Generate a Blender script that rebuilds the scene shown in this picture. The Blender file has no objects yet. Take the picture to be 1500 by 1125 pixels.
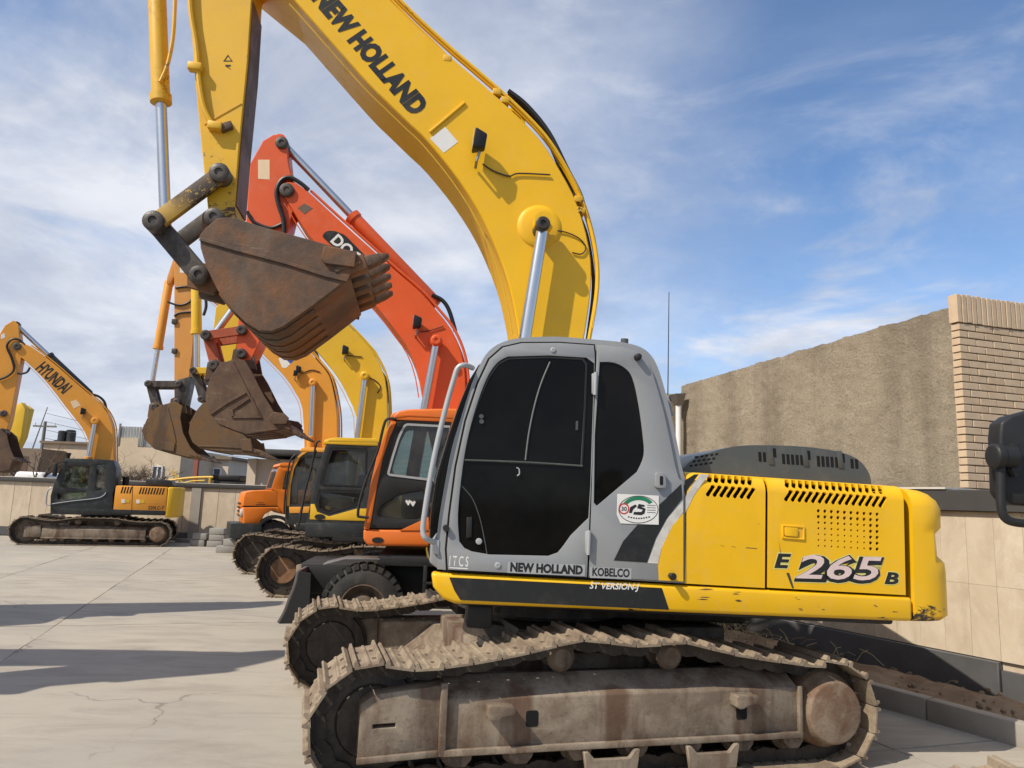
import bpy, bmesh, math, random
from mathutils import Vector, Matrix, noise
from mathutils.geometry import tessellate_polygon
random.seed(7)
SC = bpy.context.scene
COL = SC.collection
rad = math.radians
# ------------------------------------------------------------------ camera
F_PX, CX, CY, CAM_H = 1100.0, 750.0, 562.5, 1.8
PITCH, ROLL = math.atan((735 - CY) / F_PX), rad(2.0)
FW = Vector((0, math.cos(PITCH), math.sin(PITCH)))
_r0, _u0 = Vector((1, 0, 0)), Vector((0, -math.sin(PITCH), math.cos(PITCH)))
RT = math.cos(ROLL) * _r0 + math.sin(ROLL) * _u0
UP = -math.sin(ROLL) * _r0 + math.cos(ROLL) * _u0
CAM = Vector((0, 0, CAM_H))
cd = bpy.data.cameras.new('camera')
cd.sensor_width = 36.0
cd.lens = 36.0 * F_PX / 1500.0
cd.clip_start, cd.clip_end = 0.05, 3000
co = bpy.data.objects.new('camera', cd)
COL.objects.link(co)
m = Matrix.Identity(4)
for i in range(3):
    m[i][0], m[i][1], m[i][2], m[i][3] = RT[i], UP[i], -FW[i], CAM[i]
co.matrix_world = m
SC.camera = co
# ------------------------------------------------------------------ light
SUN_DIR = Vector((0.555, 0.42, -0.745)).normalized()        # the way the light travels
SUN_EL = math.asin(-SUN_DIR.z)
SUN_AZ = math.atan2(-SUN_DIR.x, -SUN_DIR.y)               # from +Y, clockwise
sl = bpy.data.lights.new('sun', 'SUN')
sl.energy, sl.angle, sl.color = 3.75, rad(0.5), (1.0, 0.91, 0.78)
so = bpy.data.objects.new('sun', sl)
COL.objects.link(so)
so.rotation_euler = SUN_DIR.to_track_quat('-Z', 'Y').to_euler()
SC.view_settings.view_transform = 'Standard'
SC.view_settings.look = 'None'
SC.view_settings.exposure = 0.37
SC.view_settings.gamma = 1.0
SC.view_settings.use_curve_mapping = False
SC.cycles.max_bounces = 6
SC.cycles.transparent_max_bounces = 12
SC.cycles.use_denoising = True
W = bpy.data.worlds.new('World')
SC.world = W
W.use_nodes = True
nt = W.node_tree
nt.nodes.clear()
N = lambda t, **k: _node(nt, t, **k)
def _node(tree, t, **k):
    n = tree.nodes.new(t)
    for a, v in k.items():
        if a in n.inputs.keys() if isinstance(a, str) else False:
            n.inputs[a].default_value = v
        else:
            setattr(n, a, v)
    return n
sky = N('ShaderNodeTexSky', sky_type='NISHITA', sun_disc=False, sun_elevation=SUN_EL, sun_rotation=SUN_AZ,
        altitude=1100, air_density=1.0, dust_density=0.9, ozone_density=2.2)
tc = N('ShaderNodeTexCoord')
sep = N('ShaderNodeSeparateXYZ')
nt.links.new(tc.outputs['Generated'], sep.inputs[0])
# project the view ray onto a flat cloud layer
zz = N('ShaderNodeMath', operation='MAXIMUM'); nt.links.new(sep.outputs['Z'], zz.inputs[0]); zz.inputs[1].default_value = 0.0
za = N('ShaderNodeMath', operation='ADD'); nt.links.new(zz.outputs[0], za.inputs[0]); za.inputs[1].default_value = 0.22
dx = N('ShaderNodeMath', operation='DIVIDE'); nt.links.new(sep.outputs['X'], dx.inputs[0]); nt.links.new(za.outputs[0], dx.inputs[1])
dy = N('ShaderNodeMath', operation='DIVIDE'); nt.links.new(sep.outputs['Y'], dy.inputs[0]); nt.links.new(za.outputs[0], dy.inputs[1])
cmb = N('ShaderNodeCombineXYZ'); nt.links.new(dx.outputs[0], cmb.inputs[0]); nt.links.new(dy.outputs[0], cmb.inputs[1])
def wnoise(scale, detail, rough, off, dist=0.0):
    mp = N('ShaderNodeMapping'); mp.inputs['Location'].default_value = off
    nt.links.new(cmb.outputs[0], mp.inputs[0])
    n = N('ShaderNodeTexNoise'); n.inputs['Scale'].default_value = scale; n.inputs['Detail'].default_value = detail
    n.inputs['Roughness'].default_value = rough; n.inputs['Distortion'].default_value = dist
    nt.links.new(mp.outputs[0], n.inputs['Vector'])
    return n.outputs['Fac']
def wramp(sock, a, b):
    r = N('ShaderNodeMapRange', interpolation_type='SMOOTHSTEP'); nt.links.new(sock, r.inputs[0])
    r.inputs[1].default_value, r.inputs[2].default_value = a, b
    return r.outputs[0]
def wmath(op, a, b):
    n = N('ShaderNodeMath', operation=op)
    for i, s in enumerate((a, b)):
        if isinstance(s, (int, float)): n.inputs[i].default_value = s
        else: nt.links.new(s, n.inputs[i])
    return n.outputs[0]
VEIL_OFF, BANK_OFF = (0.2, 9.6, 0), (4.4, 8.8, 2.2)
def dnoise(scale, detail, rough, off, zs, dist=0.0):
    """Noise on the view direction itself, flattened in height: banks of low cloud."""
    mp = N('ShaderNodeMapping'); mp.inputs['Location'].default_value = off; mp.inputs['Scale'].default_value = (1, 1, zs)
    nt.links.new(tc.outputs['Generated'], mp.inputs[0])
    n = N('ShaderNodeTexNoise'); n.inputs['Scale'].default_value = scale; n.inputs['Detail'].default_value = detail
    n.inputs['Roughness'].default_value = rough; n.inputs['Distortion'].default_value = dist
    nt.links.new(mp.outputs[0], n.inputs['Vector'])
    return n.outputs['Fac']
lft = wramp(sep.outputs['X'], 0.42, -0.22)                # the cloud bank thickens to the west
veil = wramp(wnoise(0.85, 7, 0.60, VEIL_OFF, 0.5), 0.30, 0.66)
wisp = wramp(wnoise(2.1, 8, 0.62, (4.4, 9.2, 0), 1.2), 0.46, 0.76)
bank = wramp(dnoise(3.2, 8, 0.56, BANK_OFF, 2.6, 0.3), 0.50, 0.66)
low = wmath('MULTIPLY', wramp(sep.outputs['Z'], 0.50, 0.28), bank)
hz = wramp(sep.outputs['Z'], 0.34, 0.0)
cov = wmath('MULTIPLY', veil, wmath('ADD', wmath('MULTIPLY', lft, 0.58), 0.24))
cov = wmath('ADD', cov, wmath('MULTIPLY', lft, 0.16))
cov = wmath('ADD', cov, wmath('MULTIPLY', wisp, 0.30))
cov = wmath('ADD', cov, wmath('MULTIPLY', low, 0.70))
cov = wmath('ADD', cov, wmath('MULTIPLY', hz, wmath('ADD', wmath('MULTIPLY', lft, 0.22), 0.46)))
cov = wmath('MINIMUM', cov, 0.94)
shade = wramp(wmath('ADD', wmath('MULTIPLY', wnoise(1.7, 7, 0.58, (7.7, 2.2, 0), 0.3), 0.75), wmath('MULTIPLY', dnoise(6.0, 7, 0.6, (1.0, 2.0, 3.3), 2.2), 0.25)), 0.38, 0.66)
ccol = N('ShaderNodeMix', data_type='RGBA')
nt.links.new(shade, ccol.inputs[0])
ccol.inputs[6].default_value = (2.75, 3.0, 3.6, 1)
ccol.inputs[7].default_value = (4.5, 4.6, 4.9, 1)
skc = N('ShaderNodeMix', data_type='RGBA', blend_type='MULTIPLY')
skc.inputs[0].default_value = 1.0
nt.links.new(sky.outputs[0], skc.inputs[6]); skc.inputs[7].default_value = (0.66, 0.80, 0.90, 1)
mx = N('ShaderNodeMix', data_type='RGBA')
nt.links.new(cov, mx.inputs[0]); nt.links.new(skc.outputs[2], mx.inputs[6]); nt.links.new(ccol.outputs[2], mx.inputs[7])
bg = N('ShaderNodeBackground'); bg.inputs['Strength'].default_value = 0.15
nt.links.new(mx.outputs[2], bg.inputs[0])
wo = N('ShaderNodeOutputWorld'); nt.links.new(bg.outputs[0], wo.inputs[0])

# ------------------------------------------------------------------ frames: where a thing stands and how its side plane is traced
class Frame:
    """A thing's own axes: x forward, y to its left, z up; yaw turns its nose out of the picture plane."""
    def __init__(s, x, y, yaw, tilt=0.0, z=0.0):
        s.M = Matrix.Translation((x, y, z)) @ Matrix.Rotation(math.pi + rad(yaw), 4, 'Z') @ Matrix.Rotation(-rad(tilt), 4, 'Y')
        s.I = s.M.inverted()
    def at(s, px, py, yl):
        """Point (x, z) of the side plane y = yl that the photograph shows at pixel (px, py)."""
        d = FW * F_PX + RT * (px - CX) - UP * (py - CY)
        o, d = s.I @ CAM, s.I.to_3x3() @ d
        t = (yl - o.y) / d.y
        return (o.x + t * d.x, o.z + t * d.z)
    def trace(s, pts, yl, zoom=None):
        if zoom:
            k, ox, oy = zoom
            pts = [(ox + p[0] / k, oy + p[1] / k) for p in pts]
        return [s.at(p[0], p[1], yl) for p in pts]
def ground_at(px, py, z=0.0):
    d = FW * F_PX + RT * (px - CX) - UP * (py - CY)
    t = (z - CAM_H) / d.z
    return CAM + d * t
def depth_at(px, py, Y):
    d = FW * F_PX + RT * (px - CX) - UP * (py - CY)
    return CAM + d * (Y / d.y)
# ------------------------------------------------------------------ 2D helpers
def spl(pts, n=6, closed=False):
    """Catmull-Rom through the points."""
    out, k = [], len(pts)
    rng = range(k) if closed else range(k - 1)
    for i in rng:
        p = [pts[(i + j) % k] if closed else pts[min(max(i + j, 0), k - 1)] for j in (-1, 0, 1, 2)]
        for a in range(n):
            t = a / n
            out.append(tuple(0.5 * ((2 * p[1][c]) + (-p[0][c] + p[2][c]) * t + (2 * p[0][c] - 5 * p[1][c] + 4 * p[2][c] - p[3][c]) * t * t
                             + (-p[0][c] + 3 * p[1][c] - 3 * p[2][c] + p[3][c]) * t ** 3) for c in range(len(pts[0]))))
    if not closed: out.append(tuple(pts[-1]))
    return out
def rnd(poly, r, seg=4):
    """Round the corners of a closed polygon."""
    out, k = [], len(poly)
    for i in range(k):
        a, b, c = Vector(poly[i - 1]), Vector(poly[i]), Vector(poly[(i + 1) % k])
        l1, l2 = (a - b).length, (c - b).length
        q = min(r, l1 * 0.45, l2 * 0.45)
        p0, p1 = b + (a - b) * (q / max(l1, 1e-9)), b + (c - b) * (q / max(l2, 1e-9))
        for j in range(seg + 1):
            t = j / seg
            out.append(tuple(p0 * (1 - t) ** 2 + b * 2 * t * (1 - t) + p1 * t * t))
    return out
def shrink(poly, d):
    """Move each edge of a closed polygon inwards by d."""
    k = len(poly)
    area = sum(poly[i - 1][0] * poly[i][1] - poly[i][0] * poly[i - 1][1] for i in range(k))
    sg = 1 if area > 0 else -1
    out = []
    for i in range(k):
        a, b, c = Vector(poly[i - 1]), Vector(poly[i]), Vector(poly[(i + 1) % k])
        e1, e2 = (b - a).normalized(), (c - b).normalized()
        n1, n2 = Vector((-e1.y, e1.x)) * sg, Vector((-e2.y, e2.x)) * sg
        n = (n1 + n2)
        if n.length < 1e-6: n = n1
        n.normalize()
        out.append(tuple(b + n * (d / max(0.45, n.dot(n1)))))
    return out
def band(path, w):
    """Closed outline of a strip lying to the left of an open path."""
    k, off = len(path), []
    for i in range(k):
        a, c = Vector(path[max(i - 1, 0)]), Vector(path[min(i + 1, k - 1)])
        e = (c - a).normalized()
        off.append((path[i][0] - e.y * w, path[i][1] + e.x * w))
    return list(path) + off[::-1]
def circ(cx, cz, r, n=16, a0=0.0):
    return [(cx + r * math.cos(a0 + 2 * math.pi * i / n), cz + r * math.sin(a0 + 2 * math.pi * i / n)) for i in range(n)]
def bar2(p, q, w, cap=True):
    """Outline of a link between two pins, rounded ends."""
    p, q = Vector(p), Vector(q)
    a = math.atan2(q.y - p.y, q.x - p.x)
    o = []
    for c, s in ((p, math.pi / 2), (q, -math.pi / 2)):
        for i in range(9):
            t = a + s + math.pi * i / 8
            o.append((c.x + w * math.cos(t), c.y + w * math.sin(t)))
    return o
def lerp(a, b, t): return tuple(a[i] + (b[i] - a[i]) * t for i in range(len(a)))
# ------------------------------------------------------------------ mesh builder
class MB:
    def __init__(s): s.v, s.f = [], []
    def add(s, v, f):
        o = len(s.v)
        s.v += [tuple(p) for p in v]
        s.f += [[i + o for i in q] for q in f]
        return s
    def prism(s, poly, a, b, holes=(), ax='y'):
        """Extrude an outline from a to b; ax names the extrusion axis."""
        mp = {'y': lambda p, t: (p[0], t, p[1]), 'z': lambda p, t: (p[0], p[1], t), 'x': lambda p, t: (t, p[0], p[1])}[ax]
        loops = [list(poly)] + [list(h) for h in holes]
        flat = [p for l in loops for p in l]
        n = len(flat)
        v = [mp(p, a) for p in flat] + [mp(p, b) for p in flat]
        f, o = [], 0
        for l in loops:
            k = len(l)
            for i in range(k):
                j = (i + 1) % k
                f.append([o + i, o + j, n + o + j, n + o + i])
            o += k
        if len(holes) > 1:
            bt = bmesh.new(); k0 = 0
            bv = [bt.verts.new((p[0], p[1], 0)) for p in flat]; bt.verts.index_update()
            for l in loops:
                for i in range(len(l)): bt.edges.new((bv[k0 + i], bv[k0 + (i + 1) % len(l)]))
                k0 += len(l)
            bmesh.ops.triangle_fill(bt, edges=bt.edges[:], use_beauty=True, normal=(0, 0, 1))
            for t in bt.faces:
                q = [w_.index for w_ in t.verts]
                f.append(q); f.append([n + i for i in reversed(q)])
            bt.free()
        elif holes or n > 4:
            tris = tessellate_polygon([[Vector((p[0], p[1], 0)) for p in l] for l in loops])
            for t in tris:
                f.append(list(t)); f.append([n + i for i in reversed(t)])
        else:
            f.append(list(range(n))); f.append(list(range(2 * n - 1, n - 1, -1)))
        return s.add(v, f)
    def box(s, x0, x1, y0, y1, z0, z1):
        v = [(x, y, z) for z in (z0, z1) for y in (y0, y1) for x in (x0, x1)]
        return s.add(v, [[0, 1, 3, 2], [4, 6, 7, 5], [0, 4, 5, 1], [2, 3, 7, 6], [0, 2, 6, 4], [1, 5, 7, 3]])
    def frustum(s, p0, p1, w0, h0, w1, h1, side=(0, 1, 0)):
        """Tapered block between two points; w is measured along side."""
        p0, p1, sd = Vector(p0), Vector(p1), Vector(side).normalized()
        e = (p1 - p0).normalized(); u = e.cross(sd).normalized()
        v = []
        for p, w, h in ((p0, w0, h0), (p1, w1, h1)):
            for a, b in ((-1, -1), (1, -1), (1, 1), (-1, 1)):
                v.append(p + sd * (a * w / 2) + u * (b * h / 2))
        return s.add(v, [[0, 1, 2, 3], [7, 6, 5, 4], [0, 4, 5, 1], [1, 5, 6, 2], [2, 6, 7, 3], [3, 7, 4, 0]])
    def lathe(s, p0, axis, prof, n=20, caps=True):
        """Rings (distance along axis, radius) about a point."""
        p0, ax = Vector(p0), Vector(axis).normalized()
        u = ax.orthogonal().normalized(); w = ax.cross(u)
        v, f = [], []
        for t, r in prof:
            for i in range(n):
                a = 2 * math.pi * i / n
                v.append(p0 + ax * t + (u * math.cos(a) + w * math.sin(a)) * r)
        for k in range(len(prof) - 1):
            for i in range(n):
                j = (i + 1) % n
                f.append([k * n + i, k * n + j, (k + 1) * n + j, (k + 1) * n + i])
        if caps: f.append(list(range(n))); f.append([(len(prof) - 1) * n + i for i in range(n)][::-1])
        return s.add(v, f)
    def cyl(s, p0, p1, r, r1=None, n=16):
        p0, p1 = Vector(p0), Vector(p1)
        return s.lathe(p0, p1 - p0, [(0, r), ((p1 - p0).length, r if r1 is None else r1)], n)
    def tube(s, pts, r, n=8):
        P = [Vector(p) for p in pts]
        v, f, u = [], [], None
        for i, p in enumerate(P):
            e = (P[min(i + 1, len(P) - 1)] - P[max(i - 1, 0)]).normalized()
            u = e.orthogonal().normalized() if u is None else (u - e * u.dot(e)).normalized()
            w = e.cross(u)
            rr = r(i / (len(P) - 1)) if callable(r) else r
            for k in range(n):
                a = 2 * math.pi * k / n
                v.append(p + (u * math.cos(a) + w * math.sin(a)) * rr)
        for i in range(len(P) - 1):
            for k in range(n):
                j = (k + 1) % n
                f.append([i * n + k, i * n + j, (i + 1) * n + j, (i + 1) * n + k])
        f.append(list(range(n))[::-1]); f.append([(len(P) - 1) * n + k for k in range(n)])
        return s.add(v, f)
    def mesh(s, name, bevel=0.0, seg=2, ang=35, smooth=True):
        bm = bmesh.new()
        vs = [bm.verts.new(p) for p in s.v]
        for q in s.f:
            try: bm.faces.new([vs[i] for i in q])
            except ValueError: pass
        bmesh.ops.recalc_face_normals(bm, faces=bm.faces)
        if bevel > 0:
            es = [e for e in bm.edges if len(e.link_faces) == 2 and e.calc_face_angle(0) > rad(ang)]
            try: bmesh.ops.bevel(bm, geom=es, offset=bevel, segments=seg, profile=0.5, affect='EDGES', clamp_overlap=True)
            except Exception: pass
        me = bpy.data.meshes.new(name)
        bm.to_mesh(me); bm.free()
        if smooth:
            me.polygons.foreach_set('use_smooth', [True] * len(me.polygons))
            me.set_sharp_from_angle(angle=rad(38))
        return me
def put(name, me, mat, parent=None, M=None):
    o = bpy.data.objects.new(name, me)
    if mat is not None and me is not None and not me.materials: me.materials.append(mat)
    COL.objects.link(o)
    if parent is not None: o.parent = parent
    if M is not None: o.matrix_basis = M
    return o
def obj(name, mb, mat, parent=None, M=None, bevel=0.0, seg=2, ang=35, smooth=True):
    return put(name, mb.mesh(name, bevel, seg, ang, smooth), mat, parent, M)
def tag(o, label=None, cat=None, group=None, kind=None):
    for k, v in (('label', label), ('category', cat), ('group', group), ('kind', kind)):
        if v: o[k] = v
    return o
def thing(name, label, cat, M=None, group=None):
    o = bpy.data.objects.new(name, None)
    o.empty_display_size = 0.3
    COL.objects.link(o)
    if M is not None: o.matrix_basis = M
    return tag(o, label, cat, group)
def copy_tree(o, parent=None):
    c = o.copy(); COL.objects.link(c)
    if parent is not None: c.parent = parent
    for ch in o.children: copy_tree(ch, c)
    return c
def text_mesh(s, bold=0.0, shear=0.0, thick=0.002, space=1.0):
    cu = bpy.data.curves.new('lettering', 'FONT')
    cu.body, cu.offset, cu.shear, cu.extrude, cu.space_character = s, bold, shear, 0.0, space
    cu.resolution_u = 3
    t = bpy.data.objects.new('lettering', cu)
    me = bpy.data.meshes.new_from_object(t)
    bpy.data.objects.remove(t); bpy.data.curves.remove(cu)
    return me
def text_on(s, p0, p1, y, hgt, mat, parent, M=None, bold=0.02, shear=0.0, space=1.0, fit=None, name='lettering'):
    """Lettering on the side plane y from baseline point p0 to p1 (x, z); fit = the substring that spans p0..p1, right aligned."""
    me = text_mesh(s, bold, shear, space=space)
    co_ = [v.co.copy() for v in me.vertices]
    x0, x1 = min(c.x for c in co_), max(c.x for c in co_)
    z0, z1 = min(c.y for c in co_), max(c.y for c in co_)
    a, b = Vector(p0), Vector(p1)
    L = (b - a).length
    e = (b - a).normalized()
    n = Vector((-e.y, e.x))
    if n.y < 0: n = -n
    w = x1 - x0
    if fit:
        f2 = text_mesh(fit, bold, shear, space=space)
        xs = [v.co.x for v in f2.vertices]; w = max(xs) - min(xs)
        bpy.data.meshes.remove(f2)
    sx, sz = L / w, hgt / (z1 - z0)
    for v, c in zip(me.vertices, co_):
        q = b + e * ((c.x - x1) * sx) + n * ((c.y - z0) * sz)
        v.co = (q.x, y, q.y)
    me.name = name
    return put(name, me, mat, parent, M)
# ------------------------------------------------------------------ materials
class Mat:
    def __init__(s, name):
        s.m = bpy.data.materials.new(name); s.m.use_nodes = True
        s.t = s.m.node_tree
        s.b = s.t.nodes['Principled BSDF']
        s.tc = s.t.nodes.new('ShaderNodeTexCoord')
        s.oi = s.t.nodes.new('ShaderNodeObjectInfo')
        s.co = s.tc.outputs['Object']
    def L(s, a, b): s.t.links.new(a, b)
    def jitter(s, k=37.0):
        """Shift the texture by the object's own random number, so that alike pieces differ."""
        v = s.t.nodes.new('ShaderNodeVectorMath'); v.operation = 'ADD'
        q = s.math('MULTIPLY', s.oi.outputs['Random'], k)
        s.L(s.tc.outputs['Object'], v.inputs[0]); s.L(q, v.inputs[1]); s.co = v.outputs[0]
        return s
    def noise(s, scale, detail=4, rough=0.55, dist=0.0, stretch=None):
        n = s.t.nodes.new('ShaderNodeTexNoise')
        n.inputs['Scale'].default_value, n.inputs['Detail'].default_value = scale, detail
        n.inputs['Roughness'].default_value, n.inputs['Distortion'].default_value = rough, dist
        if stretch:
            mp = s.t.nodes.new('ShaderNodeMapping'); mp.inputs['Scale'].default_value = stretch
            s.L(s.co, mp.inputs[0]); s.L(mp.outputs[0], n.inputs['Vector'])
        else: s.L(s.co, n.inputs['Vector'])
        return n.outputs['Fac']
    def math(s, op, a, b=0.0):
        n = s.t.nodes.new('ShaderNodeMath'); n.operation = op
        for i, q in enumerate((a, b)):
            if isinstance(q, (int, float)): n.inputs[i].default_value = q
            else: s.L(q, n.inputs[i])
        return n.outputs[0]
    def ramp(s, x, a, b, lo=0.0, hi=1.0):
        r = s.t.nodes.new('ShaderNodeMapRange'); r.interpolation_type = 'SMOOTHSTEP'
        s.L(x, r.inputs[0])
        for i, q in zip((1, 2, 3, 4), (a, b, lo, hi)): r.inputs[i].default_value = q
        return r.outputs[0]
    def mix(s, f, a, b):
        n = s.t.nodes.new('ShaderNodeMix'); n.data_type = 'RGBA'
        for i, q in ((0, f), (6, a), (7, b)):
            if isinstance(q, (int, float)): n.inputs[i].default_value = q
            elif isinstance(q, tuple): n.inputs[i].default_value = q + (1,) if len(q) == 3 else q
            else: s.L(q, n.inputs[i])
        return n.outputs[2]
    def bump(s, h, strength=0.3, dist=0.01):
        n = s.t.nodes.new('ShaderNodeBump'); n.inputs['Strength'].default_value, n.inputs['Distance'].default_value = strength, dist
        s.L(h, n.inputs['Height']); s.L(n.outputs[0], s.b.inputs['Normal'])
    def set(s, col=None, rough=None, metal=None, spec=None, coat=None):
        for k, q in (('Base Color', col), ('Roughness', rough), ('Metallic', metal), ('Specular IOR Level', spec), ('Coat Weight', coat)):
            if q is None: continue
            if isinstance(q, tuple): s.b.inputs[k].default_value = q + (1,)
            elif isinstance(q, (int, float)): s.b.inputs[k].default_value = q
            else: s.L(q, s.b.inputs[k])
        return s.m
def sc3(c, k): return tuple(min(1.0, x * k) for x in c)
def paint(name, c, rough=0.38, chips=0.0, dust=0.2, grime=0.25, chipcol=(0.05, 0.035, 0.025), low=None, lowcol=(0.035, 0.028, 0.02)):
    a = Mat(name)
    n1 = a.ramp(a.noise(1.7, 6, 0.62), 0.35, 0.75)
    col = a.mix(a.math('MULTIPLY', n1, grime), c, sc3(c, 0.62))
    n2 = a.ramp(a.noise(5.5, 8, 0.7, 0.5), 0.45, 0.8)
    col = a.mix(a.math('MULTIPLY', n2, dust), col, (0.42, 0.35, 0.25))
    streak = a.ramp(a.noise(6.0, 4, 0.6, stretch=(1.0, 1.0, 0.12)), 0.55, 0.8)
    col = a.mix(a.math('MULTIPLY', streak, dust * 0.7), col, sc3(c, 0.5))
    if chips > 0:
        area = a.ramp(a.noise(1.3, 3, 0.5), 0.48, 0.68)
        spot = a.ramp(a.noise(23, 6, 0.7), 0.735 - chips * 0.16, 0.75 - chips * 0.16)
        scr = a.ramp(a.noise(16, 4, 0.65, stretch=(0.12, 1, 1.6)), 0.72 - chips * 0.05, 0.735 - chips * 0.05)
        k = a.math('MAXIMUM', a.math('MULTIPLY', spot, area), a.math('MULTIPLY', scr, a.math('MULTIPLY', area, 0.8)))
        col = a.mix(k, col, chipcol)
    if low:                                   # knocks and scrapes gather along the bottom edge
        sp = a.t.nodes.new('ShaderNodeSeparateXYZ'); a.L(a.tc.outputs['Object'], sp.inputs[0])
        band_ = a.ramp(sp.outputs['Z'], low[1], low[0])
        thr = a.math('ADD', a.noise(7, 8, 0.72, 0.4, stretch=(0.6, 0.6, 1.4)), a.math('MULTIPLY', band_, 0.30))
        col = a.mix(a.math('MULTIPLY', a.ramp(thr, 0.70, 0.76), a.ramp(band_, 0.02, 0.25)), col, lowcol)
    rg = a.ramp(n2, 0, 1, rough, min(1, rough + 0.3))
    a.bump(a.noise(60, 3, 0.5), 0.05, 0.002)
    return a.set(col, rg, spec=0.45)
def flat(name, c, rough=0.6, metal=0.0, vary=0.15, scale=9.0, bump=0.1, spec=0.4):
    a = Mat(name)
    n = a.ramp(a.noise(scale, 6, 0.65), 0.3, 0.75)
    col = a.mix(a.math('MULTIPLY', n, vary), c, sc3(c, 0.45))
    if bump: a.bump(a.noise(scale * 7, 4, 0.6), bump, 0.004)
    return a.set(col, rough, metal, spec)
def worn_steel(name, c1, c2, c3, rough=0.75, scale=5.0, bump=0.5, jit=False, metal=0.0, streaky=True, scrape=0.0):
    a = Mat(name)
    if jit: a.jitter()
    n1 = a.ramp(a.noise(scale, 7, 0.65, 0.4), 0.36, 0.66)
    col = a.mix(n1, c1, c2)
    if streaky:
        st = a.ramp(a.noise(scale * 0.8, 5, 0.6, stretch=(1.3, 1.3, 0.22)), 0.48, 0.64)
        col = a.mix(a.math('MULTIPLY', st, 0.8), col, c3)
    n3 = a.ramp(a.noise(scale * 9, 5, 0.7), 0.5, 0.78)
    col = a.mix(a.math('MULTIPLY', n3, 0.65), col, c3)
    n4 = a.ramp(a.noise(scale * 5, 6, 0.7), 0.60, 0.72)
    col = a.mix(a.math('MULTIPLY', n4, 0.5), col, sc3(c2, 1.35))
    if scrape:
        sc_ = a.ramp(a.noise(scale * 7, 5, 0.7, 0.5, stretch=(0.16, 1.2, 1.3)), 0.62, 0.70)
        col = a.mix(a.math('MULTIPLY', a.math('MULTIPLY', sc_, a.ramp(a.noise(scale * .9, 3, 0.5), 0.45, 0.6)), scrape), col, (0.30, 0.25, 0.20))
    a.bump(a.noise(scale * 12, 6, 0.65), bump, 0.006)
    return a.set(col, a.ramp(n1, 0, 1, rough, rough - 0.18), metal, 0.35)
def glassy(name, tint=(0.5, 0.55, 0.53), see=0.75):
    a = Mat(name)
    t = a.t
    tr = t.nodes.new('ShaderNodeBsdfTransparent'); tr.inputs[0].default_value = tint + (1,)
    gl = t.nodes.new('ShaderNodeBsdfGlossy'); gl.inputs['Roughness'].default_value = 0.03
    df = t.nodes.new('ShaderNodeBsdfDiffuse'); df.inputs[0].default_value = (0.45, 0.42, 0.36, 1)
    fr = t.nodes.new('ShaderNodeFresnel'); fr.inputs[0].default_value = 1.5
    m1 = t.nodes.new('ShaderNodeMixShader'); m2 = t.nodes.new('ShaderNodeMixShader')
    a.L(a.ramp(a.noise(3, 6, 0.6), 0.4, 0.9, 0.02, 0.02 + (1 - see)), m1.inputs[0])
    a.L(tr.outputs[0], m1.inputs[1]); a.L(df.outputs[0], m1.inputs[2])
    a.L(fr.outputs[0], m2.inputs[0]); a.L(m1.outputs[0], m2.inputs[1]); a.L(gl.outputs[0], m2.inputs[2])
    a.L(m2.outputs[0], t.nodes['Material Output'].inputs[0])
    return a.m
M_ = {}
M_['yellow'] = paint('yellow paint', (0.84, 0.475, 0.005), 0.38, chips=0.42, dust=0.14, grime=0.25, low=(0.78, 1.30))
M_['yellow_cw'] = paint('scraped yellow paint', (0.84, 0.475, 0.005), 0.38, chips=0.42, dust=0.12, grime=0.22, low=(1.06, 1.34))
M_['yellow_worn'] = paint('worn yellow paint', (0.74, 0.42, 0.022), 0.5, chips=1.25, dust=0.16, grime=0.4)
M_['yellow_boom'] = paint('yellow boom paint', (0.84, 0.475, 0.006), 0.4, chips=0.22, dust=0.10, grime=0.2)
M_['link_worn'] = paint('worn link', (0.55, 0.33, 0.05), 0.6, chips=2.0, dust=0.45, grime=0.7)
M_['red_worn'] = paint('worn red link', (0.42, 0.085, 0.03), 0.6, chips=1.3, dust=0.3, grime=0.7)
M_['divider'] = flat('dull divider strip', (0.16, 0.16, 0.155), 0.5)
M_['yellow_arm'] = paint('chipped yellow arm paint', (0.78, 0.44, 0.015), 0.5, chips=0.8, dust=0.16, grime=0.35, low=(3.75, 4.75), lowcol=(0.10, 0.05, 0.025))
M_['yellow2'] = paint('golden yellow paint', (0.72, 0.44, 0.02), 0.42, chips=0.2, dust=0.12)
M_['orange_red'] = paint('orange red paint', (0.72, 0.105, 0.022), 0.4, chips=0.2, dust=0.10)
M_['orange_cab'] = paint('orange cab paint', (0.74, 0.17, 0.02), 0.4, chips=0.1, dust=0.10)
M_['amber'] = paint('amber orange paint', (0.74, 0.32, 0.035), 0.42, chips=0.2, dust=0.12)
M_['amber_dull'] = paint('dull amber paint', (0.62, 0.27, 0.05), 0.5, chips=0.5, dust=0.22)
M_['truck_orange'] = paint('truck orange paint', (0.78, 0.20, 0.015), 0.35, chips=0.1, dust=0.08)
M_['cab_grey'] = paint('grey cab paint', (0.275, 0.285, 0.29), 0.42, chips=0.12, dust=0.10, grime=0.15)
M_['hood_grey'] = paint('dark grey plastic', (0.075, 0.08, 0.075), 0.33, dust=0.12)
M_['charcoal'] = paint('charcoal paint', (0.022, 0.026, 0.027), 0.42, chips=0.1, dust=0.10)
M_['black'] = flat('black satin paint', (0.018, 0.018, 0.018), 0.5, vary=0.3)
M_['void'] = flat('opening shade black', (0.006, 0.006, 0.006), 0.9, vary=0.2, bump=0)  # near-black base colour that paints the shade inside slots, gaps and openings
M_['decal_black'] = paint('black decal film', (0.014, 0.015, 0.015), 0.4, chips=0.35, dust=0.06, chipcol=(0.3, 0.3, 0.28))
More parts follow.
